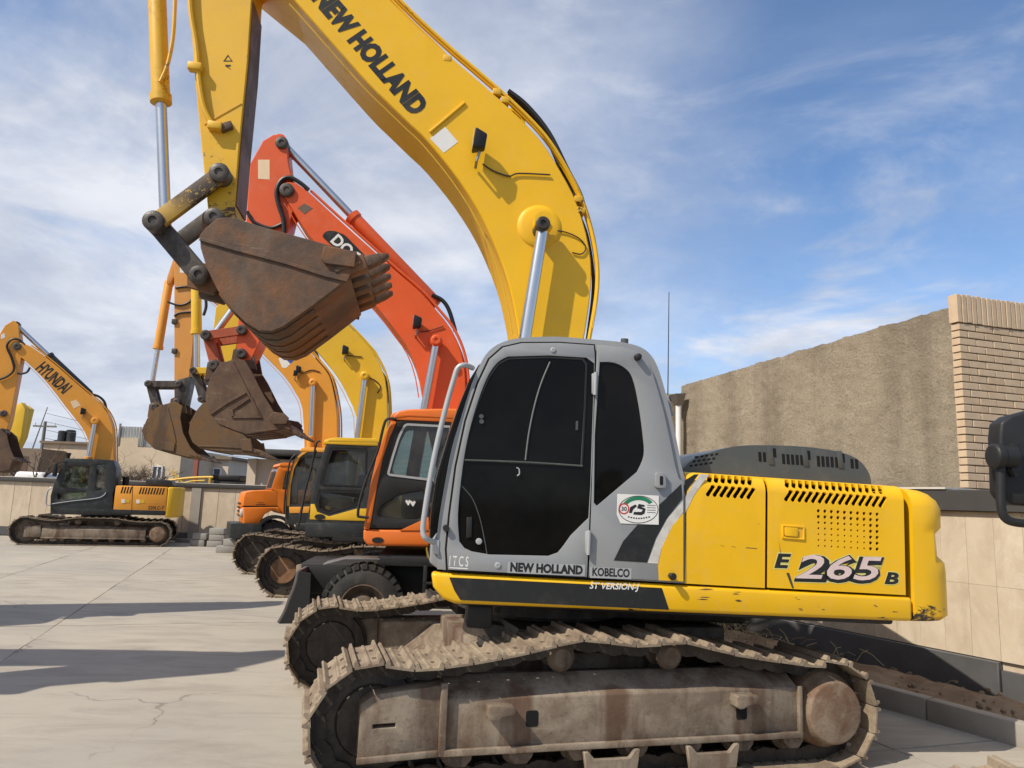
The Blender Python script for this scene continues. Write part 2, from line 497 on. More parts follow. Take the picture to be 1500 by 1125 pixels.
M_['decal_white'] = flat('white decal film', (0.75, 0.74, 0.70), 0.5, vary=0.1)
M_['decal_silver'] = worn_steel('speckled silver film', (0.62, 0.60, 0.55), (0.5, 0.48, 0.44), (0.3, 0.29, 0.27), 0.6, 14, 0.1, streaky=False)
M_['decal_pink'] = flat('faded pale pink film', (0.72, 0.56, 0.52), 0.5, vary=0.25)
M_['decal_lime'] = flat('pale lime film', (0.72, 0.66, 0.22), 0.5, vary=0.2)
M_['green'] = flat('green ink', (0.02, 0.20, 0.10), 0.5)
M_['red'] = flat('red ink', (0.55, 0.03, 0.03), 0.5)
M_['blue'] = flat('blue ink', (0.05, 0.09, 0.35), 0.5)
M_['cream_sticker'] = flat('cream sticker', (0.78, 0.60, 0.38), 0.5, vary=0.1)
def dark_pane():
    a = Mat('black tinted glass')
    n = a.ramp(a.noise(2.2, 4, 0.6), 0.35, 0.8)
    return a.set(a.mix(n, (0.004, 0.004, 0.004), (0.009, 0.008, 0.007)), a.ramp(a.noise(8, 6, 0.7), 0.4, 0.8, 0.06, 0.2), spec=0.14)
M_['tint'] = dark_pane()
M_['glass'] = glassy('clear cab glass', (0.62, 0.68, 0.66), 0.86)
M_['glass_dusty'] = glassy('dusty pale glass', (0.62, 0.70, 0.66), 0.30)
M_['chrome'] = flat('chromed rod', (0.62, 0.63, 0.64), 0.28, 1.0, vary=0.12, bump=0)
M_['steel'] = flat('bare grey steel', (0.30, 0.29, 0.28), 0.4, 0.8, vary=0.3)
M_['blade_grey'] = worn_steel('scuffed blade steel', (0.12, 0.105, 0.10), (0.18, 0.16, 0.15), (0.10, 0.065, 0.05), 0.6, 3, 0.3, scrape=0.7)
M_['rail'] = flat('grey painted rail', (0.42, 0.43, 0.43), 0.35, 0.2, vary=0.1)
M_['rust'] = worn_steel('rusty bucket steel', (0.085, 0.058, 0.042), (0.20, 0.085, 0.030), (0.14, 0.105, 0.078), 0.7, 1.9, 0.6, scrape=0.6)
M_['rust2'] = worn_steel('brown bucket steel', (0.10, 0.058, 0.038), (0.16, 0.10, 0.06), (0.055, 0.038, 0.03), 0.7, 2.6, 0.4, scrape=0.7)
M_['rust3'] = worn_steel('ochre bucket steel', (0.17, 0.09, 0.03), (0.13, 0.085, 0.05), (0.07, 0.045, 0.03), 0.7, 2.6, 0.4)
M_['tooth'] = worn_steel('worn tooth steel', (0.085, 0.045, 0.024), (0.15, 0.095, 0.06), (0.05, 0.035, 0.028), 0.55, 6, 0.5)
M_['pin'] = worn_steel('greasy pin steel', (0.055, 0.045, 0.04), (0.10, 0.085, 0.07), (0.03, 0.025, 0.022), 0.55, 7, 0.4)
M_['shoe'] = worn_steel('dusty track steel', (0.20, 0.15, 0.105), (0.33, 0.265, 0.185), (0.085, 0.058, 0.04), 0.8, 5, 0.5, jit=True, streaky=False)
M_['frame'] = worn_steel('dusty rusty frame steel', (0.165, 0.125, 0.09), (0.285, 0.235, 0.175), (0.095, 0.048, 0.027), 0.8, 3.2, 0.5, scrape=0.5)
M_['grease'] = worn_steel('oily black steel', (0.035, 0.028, 0.022), (0.06, 0.047, 0.036), (0.02, 0.016, 0.013), 0.6, 6, 0.4)
M_['roller'] = worn_steel('caked roller steel', (0.11, 0.08, 0.058), (0.17, 0.13, 0.095), (0.05, 0.038, 0.028), 0.8, 6, 0.6)
M_['hub'] = worn_steel('rusty hub steel', (0.15, 0.085, 0.05), (0.26, 0.20, 0.14), (0.08, 0.05, 0.035), 0.8, 5, 0.6, streaky=False)
M_['idler_plate'] = worn_steel('rusty idler disc', (0.20, 0.10, 0.05), (0.26, 0.15, 0.08), (0.10, 0.055, 0.03), 0.75, 5, 0.3)
M_['rubber'] = worn_steel('tyre rubber', (0.022, 0.022, 0.021), (0.035, 0.033, 0.030), (0.05, 0.044, 0.036), 0.75, 5, 0.3)
M_['hose'] = flat('black hose rubber', (0.02, 0.02, 0.022), 0.45, vary=0.2)
def concrete():
    a = Mat('yard concrete'); a.co = a.tc.outputs['Object']
    n1 = a.ramp(a.noise(0.35, 6, 0.6, 0.6), 0.3, 0.72)
    col = a.mix(n1, (0.44, 0.395, 0.318), (0.355, 0.328, 0.28))
    n2 = a.ramp(a.noise(1.6, 7, 0.68, 0.8, stretch=(0.45, 1.4, 1)), 0.42, 0.75)
    col = a.mix(a.math('MULTIPLY', n2, 0.9), col, (0.27, 0.24, 0.20))
    n3 = a.ramp(a.noise(0.9, 8, 0.7, 1.5), 0.62, 0.82)
    col = a.mix(a.math('MULTIPLY', n3, 0.75), col, (0.30, 0.22, 0.15))
    n5 = a.ramp(a.noise(2.1, 6, 0.7, 2.0, stretch=(0.3, 2.2, 1)), 0.60, 0.78)
    col = a.mix(a.math('MULTIPLY', n5, 0.65), col, (0.54, 0.475, 0.365))
    n6 = a.ramp(a.noise(5.0, 7, 0.75, 2.5, stretch=(1.2, 0.3, 1)), 0.66, 0.76)
    col = a.mix(a.math('MULTIPLY', n6, 0.55), col, (0.24, 0.20, 0.16))
    vo = a.t.nodes.new('ShaderNodeTexVoronoi'); vo.feature = 'DISTANCE_TO_EDGE'; vo.inputs['Scale'].default_value = 0.33
    wv = a.t.nodes.new('ShaderNodeVectorMath'); wv.operation = 'ADD'
    nz = a.t.nodes.new('ShaderNodeTexNoise'); nz.inputs['Scale'].default_value = 1.6; nz.inputs['Detail'].default_value = 7
    sv = a.t.nodes.new('ShaderNodeVectorMath'); sv.operation = 'SCALE'; sv.inputs[3].default_value = 0.9
    ge_ = a.t.nodes.new('ShaderNodeNewGeometry')
    a.L(ge_.outputs['Position'], nz.inputs['Vector']); a.L(nz.outputs['Color'], sv.inputs[0]); a.L(sv.outputs[0], wv.inputs[0]); a.L(ge_.outputs['Position'], wv.inputs[1])
    a.L(wv.outputs[0], vo.inputs['Vector'])
    crack = a.math('MULTIPLY', a.ramp(vo.outputs['Distance'], 0.006, 0.0015), a.ramp(a.noise(0.5, 3, 0.5), 0.52, 0.62))
    col = a.mix(a.math('MULTIPLY', crack, 0.55), col, (0.10, 0.085, 0.07))
    oil = a.ramp(a.noise(1.1, 5, 0.6, 0.3), 0.68, 0.76)
    col = a.mix(a.math('MULTIPLY', oil, 0.4), col, (0.16, 0.125, 0.095))
    grit = a.ramp(a.noise(38, 4, 0.7), 0.68, 0.74)
    col = a.mix(a.math('MULTIPLY', grit, 0.45), col, (0.17, 0.14, 0.11))
    n4 = a.noise(70, 5, 0.65)
    col = a.mix(a.math('MULTIPLY', a.ramp(n4, 0.4, 0.7), 0.22), col, (0.27, 0.24, 0.2))
    a.bump(a.math('ADD', n4, a.math('MULTIPLY', n2, 0.6)), 0.25, 0.006)
    v = a.math('MULTIPLY', a.oi.outputs['Random'], 0.12)
    return a.set(a.mix(v, col, (0.33, 0.30, 0.27)), 0.85, spec=0.3)
M_['concrete'] = concrete()
M_['joint'] = flat('joint earth', (0.12, 0.10, 0.08), 0.95, vary=0.4, scale=6)
def stone():
    a = Mat('travertine cladding').jitter(11.0)
    n1 = a.ramp(a.noise(2.2, 7, 0.6, 1.2, stretch=(1, 1, 0.5)), 0.34, 0.70)
    col = a.mix(n1, (0.62, 0.53, 0.40), (0.47, 0.385, 0.28))
    n2 = a.ramp(a.noise(11, 7, 0.75, 1.0), 0.48, 0.72)
    col = a.mix(a.math('MULTIPLY', n2, 0.6), col, (0.64, 0.58, 0.48))
    st = a.ramp(a.noise(3.5, 6, 0.65, stretch=(1, 1, 0.1)), 0.55, 0.8)
    col = a.mix(a.math('MULTIPLY', st, 0.35), col, (0.36, 0.29, 0.21))
    col = a.mix(a.math('MULTIPLY', a.oi.outputs['Random'], 0.5), col, (0.46, 0.37, 0.265))
    a.bump(a.noise(30, 5, 0.6), 0.15, 0.004)
    return a.set(col, 0.55, spec=0.35)
M_['stone'] = stone()
M_['plinth'] = flat('dark stone plinth', (0.10, 0.10, 0.10), 0.5, vary=0.35, scale=4, bump=0.15)
M_['coping'] = flat('dark coping stone', (0.06, 0.058, 0.055), 0.5, vary=0.3, scale=4)
M_['coping_edge'] = flat('white coping edge', (0.6, 0.57, 0.5), 0.7, vary=0.2)
def plaster():
    a = Mat('rough mud plaster')
    n1 = a.ramp(a.noise(0.7, 7, 0.66, 0.2), 0.34, 0.68)
    col = a.mix(n1, (0.52, 0.44, 0.325), (0.37, 0.31, 0.225))
    n2 = a.ramp(a.noise(3.0, 9, 0.76, 0.1), 0.45, 0.68)
    col = a.mix(a.math('MULTIPLY', n2, 0.6), col, (0.58, 0.50, 0.37))
    st = a.ramp(a.noise(0.9, 5, 0.62, 0.3, stretch=(1.5, 1.5, 0.13)), 0.46, 0.68)
    col = a.mix(a.math('MULTIPLY', st, 0.42), col, (0.18, 0.145, 0.105))
    n3 = a.noise(34, 8, 0.8)
    col = a.mix(a.math('MULTIPLY', a.ramp(n3, 0.48, 0.64), 0.5), col, (0.19, 0.155, 0.11))
    a.bump(a.math('ADD', n3, a.math('MULTIPLY', n2, 0.4)), 1.0, 0.05)
    return a.set(col, 0.95, spec=0.15)
M_['plaster'] = plaster()
def brick():
    a = Mat('pale brick').jitter(23.0)
    col = a.mix(a.ramp(a.noise(9, 5, 0.6), 0.35, 0.7), (0.57, 0.43, 0.285), (0.48, 0.355, 0.235))
    col = a.mix(a.math('MULTIPLY', a.oi.outputs['Random'], 0.5), col, (0.62, 0.49, 0.345))
    a.bump(a.noise(60, 5, 0.6), 0.3, 0.004)
    return a.set(col, 0.85, spec=0.2)
M_['brick'] = brick()
M_['mortar'] = flat('grey mortar', (0.16, 0.125, 0.09), 0.95, vary=0.3)
M_['render_beige'] = flat('beige render', (0.62, 0.50, 0.35), 0.9, vary=0.35, scale=0.7, bump=0.2)
M_['render_cream'] = flat('cream render', (0.66, 0.55, 0.43), 0.9, vary=0.25, scale=0.8, bump=0.1)
M_['render_brown'] = flat('brown render', (0.22, 0.165, 0.12), 0.9, vary=0.4, scale=1.0, bump=0.2)
M_['sheet'] = flat('pale corrugated sheet', (0.62, 0.62, 0.58), 0.6, 0.0, vary=0.2, scale=2)
M_['blue_glass'] = flat('dull window glass', (0.10, 0.12, 0.14), 0.15, vary=0.2, bump=0)
M_['dirt'] = worn_steel('planter dirt', (0.17, 0.115, 0.075), (0.25, 0.185, 0.125), (0.10, 0.07, 0.048), 0.95, 2.5, 1.0, streaky=False)
M_['kerb'] = flat('kerb concrete', (0.33, 0.30, 0.26), 0.85, vary=0.3, scale=3, bump=0.3)
M_['block'] = flat('grey concrete block', (0.30, 0.285, 0.26), 0.9, vary=0.3, scale=4, bump=0.4)
M_['twig'] = flat('bare twig bark', (0.13, 0.095, 0.07), 0.9, vary=0.3, scale=6)
M_['straw'] = flat('dry weeds', (0.33, 0.27, 0.16), 0.9, vary=0.4, scale=8)
M_['white'] = flat('white paint', (0.78, 0.78, 0.76), 0.45, vary=0.12, scale=3)
M_['pole'] = flat('weathered pole', (0.20, 0.19, 0.17), 0.8, vary=0.3)
M_['lens'] = flat('lamp lens', (0.5, 0.48, 0.42), 0.15, vary=0.2, bump=0)
M_['red_post'] = flat('faded red post', (0.30, 0.10, 0.07), 0.7, vary=0.3)

# ------------------------------------------------------------------ the yard: ground sheet, concrete slabs
g = MB().add([(-900, -900, -0.02), (900, -900, -0.02), (900, 900, -0.02), (-900, 900, -0.02)], [[0, 1, 2, 3]])
ground = tag(obj('ground', g, M_['joint'], smooth=False), kind='structure')
JD = rad(18.4)                                    # the way the joints run
ju, jv = Vector((math.cos(JD), math.sin(JD), 0)), Vector((-math.sin(JD), math.cos(JD), 0))
jo = ground_at(0, 970); jo.z = 0
US = (-17.5, -13.6, -9.8, -6.0, -2.2, 0.0, 3.45, 7.2, 11.0, 14.8, 18.6, 22.4)
SL = 6.6
t0 = ground_at(0, 918); j_off = (t0 - jo).dot(jv)
def slab(i, j):
    u0, u1, v0, v1 = US[i] + 0.007, US[i + 1] - 0.007, j_off + j * SL + 0.008, j_off + (j + 1) * SL - 0.008
    rows = []
    rr = random.Random(i * 91 + j)
    def edge(a, b, n=9):
        out = []
        for k in range(n):
            t = k / n
            p = a.lerp(b, t)
            if k: p = p + Vector((rr.uniform(-1, 1), rr.uniform(-1, 1), 0)) * 0.009
            out.append(p)
        return out
    P = [jo + ju * u + jv * v for u, v in ((u0, v0), (u1, v0), (u1, v1), (u0, v1))]
    loop = []
    for k in range(4): loop += edge(P[k], P[(k + 1) % 4])
    c = sum(P, Vector()) / 4
    z = rr.uniform(-0.002, 0.002)
    o = obj('concrete_slab', MB().prism([(p.x - c.x, p.y - c.y) for p in loop], -0.06, 0.0 + z, ax='z'), M_['concrete'], ground,
            Matrix.Translation((c.x, c.y, 0)), smooth=False)
    return o
for i in range(len(US) - 1):
    for j in range(-2, 4):
        c = jo + ju * ((US[i] + US[i + 1]) / 2) + jv * (j_off + (j + .5) * SL)
        if c.y < -1 or c.y > 29 or abs(c.x) > 0.72 * c.y + 8: continue
        slab(i, j)

# ------------------------------------------------------------------ right-hand boundary wall, planter and kerb
WD = Vector((-0.454, 0.891, 0)); WN = Vector((0.891, 0.454, 0))       # along the wall, and away behind it
k0 = ground_at(1475, 1090); k0.z = 0
def run(p0, d, n, mat_m):
    """Matrix with x along d and y along n (x, y, z stays up)."""
    return Matrix(((d.x, n.x, 0, p0.x), (d.y, n.y, 0, p0.y), (0, 0, 1, p0.z), (0, 0, 0, 1)))
KM = run(k0, WD, WN, None)
kerb = tag(bpy.data.objects.new('kerb', None), kind='structure'); COL.objects.link(kerb); kerb.matrix_basis = KM
for i in range(22):
    a = -1.2 + i * 0.95
    L_ = 0.935
    obj('kerb_stone', MB().box(a, a + L_, 0.0, 0.13, -0.05, 0.19 + random.uniform(-.004, .004)), M_['kerb'], kerb, bevel=0.012)
# dirt strip: an uneven sheet between kerb and wall
v, f = [], []
nx, ny = 150, 12
for i in range(nx + 1):
    for j in range(ny + 1):
        x, y = -1.3 + 20.5 * i / nx, 0.13 + 0.80 * j / ny
        z = 0.15 + 0.05 * math.sin(math.pi * j / ny) + 0.075 * noise.noise(Vector((x * 2.3, y * 3, 1))) + 0.04 * noise.noise(Vector((x * 9, y * 9, 4))) + 0.022 * noise.noise(Vector((x * 21, y * 21, 7)))
        if 1.0 < x < 6: z += 0.05 * math.sin(math.pi * (x - 1) / 5)
        v.append((x, y, z))
for i in range(nx):
    for j in range(ny):
        a = i * (ny + 1) + j
        f.append([a, a + ny + 1, a + ny + 2, a + 1])
tag(obj('dirt_strip', MB().add(v, f), M_['dirt'], M=KM), kind='structure')
mb = MB()
for k in range(260):                                                     # clods
    x, y = random.uniform(-1, 9), random.uniform(0.16, 0.85)
    r = random.uniform(0.008, 0.03)
    mb.lathe((x, y, 0.19 + random.uniform(-.02, .03)), (random.uniform(-1, 1), random.uniform(-1, 1), 1), [(-r, r * .3), (-r * .3, r), (r * .5, r * .8), (r * .9, r * .2)], 6)
tag(obj('soil_clods', mb, M_['dirt'], M=KM, smooth=False), label='loose lumps of brown soil on the planter strip by the wall', kind='stuff')
mb = MB()
for k in range(220):                                                     # dry weeds and prunings behind the tracks
    x, y = random.gauss(4.2, 1.0), random.uniform(0.2, 0.8)
    p = Vector((x, y, 0.24)); a = random.uniform(0, 6.28); l = random.uniform(.08, .32)
    q = p + Vector((math.cos(a) * l, math.sin(a) * l * .5, random.uniform(.0, .16)))
    mb.tube([p, p.lerp(q, .5) + Vector((0, 0, .03)), q], 0.004, 4)
tag(obj('dry_weeds', mb, M_['straw'], M=KM, smooth=False), label='heap of dry weeds and twigs on the planter strip behind the tracks', kind='stuff')
wall_p = k0 + WN * 0.92
WM = run(wall_p, WD, WN, None)
bw = thing('boundary_wall', 'travertine clad boundary wall with dark plinth on the right behind the kerb', 'wall', WM)
obj('wall_body', MB().box(-1.6, 24.5, 0.035, 0.30, -0.05, 2.05), M_['stone'], bw)
xs = -1.6
while xs < 9.0:
    w = 0.268
    for z0, z1 in ((0.48, 1.16), (1.162, 1.86)):
        obj('stone_slab', MB().box(xs, xs + w - 0.0025, random.uniform(-.002, .002), 0.03, z0, z1), M_['stone'], bw)
    xs += w
obj('wall_facing', MB().box(9.02, 24.5, 0.0, 0.03, 0.48, 1.86), M_['stone'], bw)
obj('plinth', MB().box(0.55, 24.5, -0.045, 0.03, 0.0, 0.472), M_['plinth'], bw, bevel=0.006, seg=1)
obj('plinth', MB().box(-1.6, 0.542, -0.02, 0.03, -0.05, 0.40), M_['plinth'], bw, bevel=0.006, seg=1)
obj('coping', MB().box(-1.6, 24.6, -0.06, 0.36, 1.865, 2.075), M_['coping'], bw, bevel=0.006, seg=1)
obj('coping_edge', MB().box(0.95, 24.6, -0.075, 0.375, 2.08, 2.10), M_['coping_edge'], bw)
obj('coping_edge', MB().box(-0.55, 0.32, -0.075, -0.062, 2.02, 2.05), M_['coping_edge'], bw)

# ------------------------------------------------------------------ neighbour's house behind the wall: brick front, plastered flank
HA = rad(17)
hd, hs = Vector((math.cos(HA), math.sin(HA), 0)), Vector((-math.sin(HA), math.cos(HA), 0))
hc = depth_at(1412, 600, 8.3); hc.z = 0
htop = depth_at(1408, 431, 8.3).z
HM = run(hc, hd, hs, None)
house = thing('brick_house', 'single storey house with pale brick front and rough plastered flank wall', 'house', HM)
HL_ = 6.3
obj('core_wall', MB().box(0.10, 6.0, 0.014, HL_, 0, htop - 0.24).box(0.012, 0.0999, 0.014, 0.10, 0, htop - 0.24), M_['mortar'], house)
pitch, bl = 0.0850, 0.252
rows = int((htop - 0.25) / pitch)
bmesh_cache = {}
def brick_piece(L_):
    k = round(L_, 3)
    if k not in bmesh_cache:
        me = MB().box(0, L_ - 0.012, 0.0, 0.11, 0.0, pitch - 0.013).mesh('brick', 0.004, 1, smooth=False)
        bmesh_cache[k] = me
    return bmesh_cache[k]
for r in range(rows):
    z = r * pitch
    if z < 1.75: continue
    first = bl if r % 2 == 0 else bl / 2
    x = 0.0
    k = 0
    while x < 1.75:
        L_ = first if k == 0 else bl
        proud = random.uniform(-.003, .003)
        put('brick', brick_piece(L_), M_['brick'], house, Matrix.Translation((x, proud, z)))
        x += L_; k += 1
nb = MB()
for r in range(rows):                                                    # the rest of the front, out of the frame
    x = 1.75 + (bl / 2 if r % 2 == 0 else 0)
    while x < 6.0:
        nb.box(x, x + bl - .012, 0, .11, r * pitch, r * pitch + pitch - .013); x += bl
tag(obj('brickwork', nb, M_['brick'], house, smooth=False), kind='stuff')
zt = rows * pitch
x = -0.02
while x < 6.0:                                                           # soldier course along the top
    put("brick", MB().box(0, 0.062, -0.012, 0.11, 0, htop - zt - 0.0).mesh('brick', 0.004, 1, smooth=False), M_['brick'], house, Matrix.Translation((x, random.uniform(-.004, .003), zt + random.uniform(-.006, .006))))
    x += 0.0735
obj('parapet_core', MB().box(0.0, 6.0, 0.03, 0.12, zt, htop - 0.01), M_['mortar'], house)
v, f = [], []                                                            # plastered flank with a ragged top edge
ny, nz = 150, 100
for i in range(ny + 1):
    for j in range(nz + 1):
        y = 0.12 + (HL_ - 0.12) * i / ny
        top = htop - 0.10 + 0.03 * noise.noise(Vector((y * 3, 0, 2))) + 0.02 * noise.noise(Vector((y * 11, 0, 5))) - 0.10 * (y / HL_)
        z = top * j / nz
        d = 0.016 * noise.noise(Vector((y * 1.6, z * 1.6, 3))) + 0.012 * noise.noise(Vector((y * 6, z * 8, 8))) + 0.012 * noise.noise(Vector((y * 16, z * 21, 1)))
        v.append((0.06 + d, y, z))
for i in range(ny):
    for j in range(nz):
        a = i * (nz + 1) + j
        f.append([a, a + 1, a + nz + 2, a + nz + 1])
ob = len(v)
obj('plaster_wall', MB().add(v, f), M_['plaster'], house)
obj('roof', MB().box(0.14, 6.0, 0.12, HL_ - 0.02, htop - 0.30, htop - 0.165), M_['plaster'], house)
# lower wing and its rainwater pipe at the far end of the flank
wing = thing('low_outbuilding', 'low plastered outbuilding at the far end of the rough plastered flank', 'building', HM)
obj('wall', MB().box(-0.55, 3.0, HL_ + 0.05, HL_ + 2.5, 0, htop - 0.42), M_['plaster'], wing)
obj('roof', MB().box(-0.62, 3.05, HL_ + 0.02, HL_ + 2.6, htop - 0.415, htop - 0.36), M_['coping_edge'], wing)
pp = thing('rainwater_pipe', 'white rainwater pipe with hopper at the far end of the plastered wall', 'pipe', HM)
mb = MB().cyl((-0.10, HL_ - 0.22, 0), (-0.12, HL_ - 0.22, htop - 0.62), 0.055, n=12)
obj('pipe', mb, M_['white'], pp)
obj('hopper', MB().frustum((-0.12, HL_ - 0.22, htop - 0.61), (-0.14, HL_ - 0.22, htop - 0.40), 0.12, 0.12, 0.26, 0.22), M_['steel'], pp)
# ------------------------------------------------------------------ parts shared by the machines
def shoe_mesh(pitch, width, n_slot=True):
    h = pitch / 2 * 0.925
    mb = MB()
    holes = []
    if n_slot:
        for yc in (-0.20 * width, 0.20 * width):
            for xo in (-0.26, 0.24):
                holes.append([(xo * pitch - .014, yc - .030), (xo * pitch + .014, yc - .030), (xo * pitch + .014, yc + .030), (xo * pitch - .014, yc + .030)])
    mb.prism([(-h, -width / 2), (h, -width / 2), (h + .006, -width / 2 + .03), (h + .006, width / 2 - .03), (h, width / 2), (-h, width / 2)], 0.0, 0.014, holes, 'z')
    for xo, hh, w in ((-0.40, 0.046, .012), (0.02, 0.022, .010), (0.40, 0.046, .012)):
        x = xo * pitch
        mb.prism([(x - w * 1.6, 0.013), (x - w * .55, hh), (x + w * .55, hh), (x + w * 1.6, 0.013)], -width / 2 + .004, width / 2 - .004)
    return mb.mesh('track_shoe', smooth=False)
def resample(loop, n):
    P = [Vector(p) for p in loop]
    P.append(P[0])
    acc = [0.0]
    for a, b in zip(P, P[1:]): acc.append(acc[-1] + (b - a).length)
    L, out, k = acc[-1], [], 0
    for i in range(n):
        s = L * i / n
        while acc[k + 1] < s: k += 1
        t = (s - acc[k]) / max(1e-9, acc[k + 1] - acc[k])
        out.append((P[k].lerp(P[k + 1], t), (P[k + 1] - P[k]).normalized()))
    return out, L
def belt(xf, rf, zf, xr, rr, zr, top):
    """Closed loop of the belt, front idler (xf, zf, rf), rear sprocket, and the points of the upper run from front to rear."""
    lp = []
    for i in range(15):
        a = rad(-90 + 178 * i / 14); lp.append((xf + rf * math.cos(a), zf + rf * math.sin(a)))
    if top: lp += spl([lp[-1]] + top + [(xr + rr * math.cos(rad(92)), zr + rr * math.sin(rad(92)))], 5)[1:-1]
    for i in range(15):
        a = rad(92 + 178 * i / 14); lp.append((xr + rr * math.cos(a), zr + rr * math.sin(a)))
    return lp
def crawler(parent, y, width, loop, n, sh, outer, M=None, fine=False, M0=None, carriers=(), beam=None, xf=1.5, zf=.4, rf=.38, xr=-1.7, zr=.37, rr=.33, mats=None):
    """One track assembly centred on y; outer = +1 or -1 tells which face looks outwards."""
    mm = dict(shoe=M_['shoe'], frame=M_['frame'], grease=M_['grease'], hub=M_['hub'], roller=M_['roller'], idler=M_['grease'])
    if mats: mm.update(mats)
    bx0, bx1, bz0, bz1 = beam
    yo = y + outer * width * 0.37                                  # outer face of the side beam
    yi = y - outer * width * 0.30
    a, b = min(yo, yi), max(yo, yi)
    # side beam with sloping top, flange lip below
    tr = obj('crawler_track', MB().prism([(a, bz0), (b, bz0), (b, bz1 if outer > 0 else bz1 + .08), ((a + b) / 2, bz1 + .11), (a, bz1 + .08 if outer > 0 else bz1)], bx0, bx1, ax='x'), mm['frame'], parent, M, bevel=.012)
    obj('beam_flange', MB().box(bx0 - .01, bx1 + .01, min(yo, yo + outer * .035), max(yo, yo + outer * .035), bz0 - .012, bz0 + .028), mm['frame'], tr, bevel=.006)
    pts, L = resample(loop, n)
    me = sh
    for i, (p, t) in enumerate(pts):
        R = Matrix(((t.x, 0, t.y, p.x), (0, 1, 0, y), (t.y, 0, -t.x, p.y), (0, 0, 0, 1)))
        # belt runs counter-clockwise in (x, z): outward normal is (t.y, -t.x)
        put('track_shoe', me, mm['shoe'], tr, R @ Matrix.Rotation(rad(random.uniform(-1.6, 1.6)), 4, 'Y'))
    # chain of links inside the shoes
    mb = MB()
    for i, (p, t) in enumerate(pts):
        nrm = Vector((t.y, -t.x))
        for s_ in (-1, 1):
            yc = y + s_ * width * .15
            q = [p - t * (L / n * .53) - nrm * .004, p + t * (L / n * .53) - nrm * .004, p + t * (L / n * .42) - nrm * .085, p + t * (L / n * .1) - nrm * .10, p - t * (L / n * .42) - nrm * .085]
            mb.prism([tuple(v) for v in q], yc - .022, yc + .022)
        c = p - t * (L / n * .5) - nrm * .055
        mb.cyl((c.x, y - width * .19, c.y), (c.x, y + width * .19, c.y), .026, n=8)
    tag(obj('link_chain', mb, mm['grease'], tr), kind='stuff')
    # idler, sprocket, final drive
    w = width * .17
    obj('idler', MB().lathe((xf, y - w, zf), (0, 1, 0), [(0, rf * .30), (0, rf * .62), (.02, rf * .66), (.025, rf * .9), (w * .55, rf * .92), (w * .6, rf), (w * 1.4, rf), (w * 1.45, rf * .92), (2 * w - .025, rf * .9), (2 * w - .02, rf * .66), (2 * w, rf * .62), (2 * w, rf * .30)], 32), mm['idler'], tr)
    teeth = []
    for i in range(22 * 2):
        a_ = math.pi * 2 * i / 44
        for da, r_ in ((-.05, rr if i % 2 else rr - .07), (.05, rr if i % 2 else rr - .07)):
            teeth.append((xr + r_ * math.cos(a_ + da), zr + r_ * math.sin(a_ + da)))
    obj('sprocket', MB().prism(teeth, y - .035, y + .035), mm['grease'], tr)
    q = width * .43
    obj('final_drive', MB().lathe((xr, y - outer * width * .35, zr), (0, outer, 0), [(0, .25), (width * .30, .27), (width * .36, .285), (width * .62, .262), (width * .66, .235), (width * .80, .215), (width * .815, .205)], 36), mm['hub'], tr, bevel=.004, seg=1)
    # carrier rollers on top, track rollers below
    for cx, cz in carriers:
        o = obj('carrier_roller', MB().lathe((cx, y - width * .2, cz), (0, 1, 0), [(0, .05), (0, .085), (.03, .10), (.05, .075), (width * .34, .075), (width * .36, .10), (width * .40, .085), (width * .44, .06), (width * .44, .02)], 20), mm['roller'], tr)
        obj('bracket', MB().box(cx - .06, cx + .06, y - outer * width * .22 - .04, y - outer * width * .22 + .04, bz1 + .04, cz + .05), mm['grease'], tr, bevel=.01)
    k = 7
    for i in range(k):
        x = bx1 - .10 - (bx1 - bx0 - .15) * i / (k - 1)
        cz = zf - rf + .15
        mb = MB().lathe((x, y - width * .22, cz), (0, 1, 0), [(0, .05), (0, .085), (.04, .105), (.07, .085), (width * .36, .085), (width * .39, .105), (width * .43, .085), (width * .44, .05)], 18)
        yy = y + outer * width * .30
        mb.prism([(x - .085, bz0 - .005), (x + .085, bz0 - .005), (x + .075, cz - .02), (x + .04, cz - .06), (x - .04, cz - .06), (x - .075, cz - .02)], min(yy, yy + outer * .05), max(yy, yy + outer * .05))
        for s_ in (-.045, .045): mb.cyl((x + s_, yy + outer * .045, cz + .015), (x + s_, yy + outer * .07, cz + .015), .016, n=6)
        obj('track_roller', mb, mm['roller'], tr, bevel=.004, seg=1)
    return tr
def hyd(parent, name, a, b, r_barrel, r_rod, frac, pm, M=None, y=0.0, eye=.09):
    """Cylinder from barrel pin a to rod pin b (x, z) in the plane y; frac of the length is barrel."""
    A, B = Vector((a[0], y, a[1])), Vector((b[0], y, b[1]))
    e = (B - A).normalized(); C = A.lerp(B, frac)
    o = obj(name, MB().lathe(A, e, [(0, r_barrel * .8), (.05, r_barrel), ((C - A).length - .09, r_barrel), ((C - A).length - .085, r_barrel * 1.17), ((C - A).length - .01, r_barrel * 1.17), ((C - A).length, r_barrel * .8)], 20), pm, parent, M)
    obj('rod', MB().cyl(C - e * .02, B - e * eye * .5, r_rod, n=18), M_['chrome'], o)
    obj('rod_eye', MB().cyl(B - Vector((0, .055, 0)), B + Vector((0, .055, 0)), eye, n=18), pm, o)
    return o
def pin_(parent, p, y0, y1, r, mat, M=None, name='pin'):
    mb = MB().lathe((p[0], y0, p[1]), (0, 1 if y1 > y0 else -1, 0), [(0, r * .8), (0.012, r), (abs(y1 - y0) - .012, r), (abs(y1 - y0), r * .8), (abs(y1 - y0), r * .42), (abs(y1 - y0) - .012, r * .40)], 20)
    return obj(name, mb, mat, parent, M)
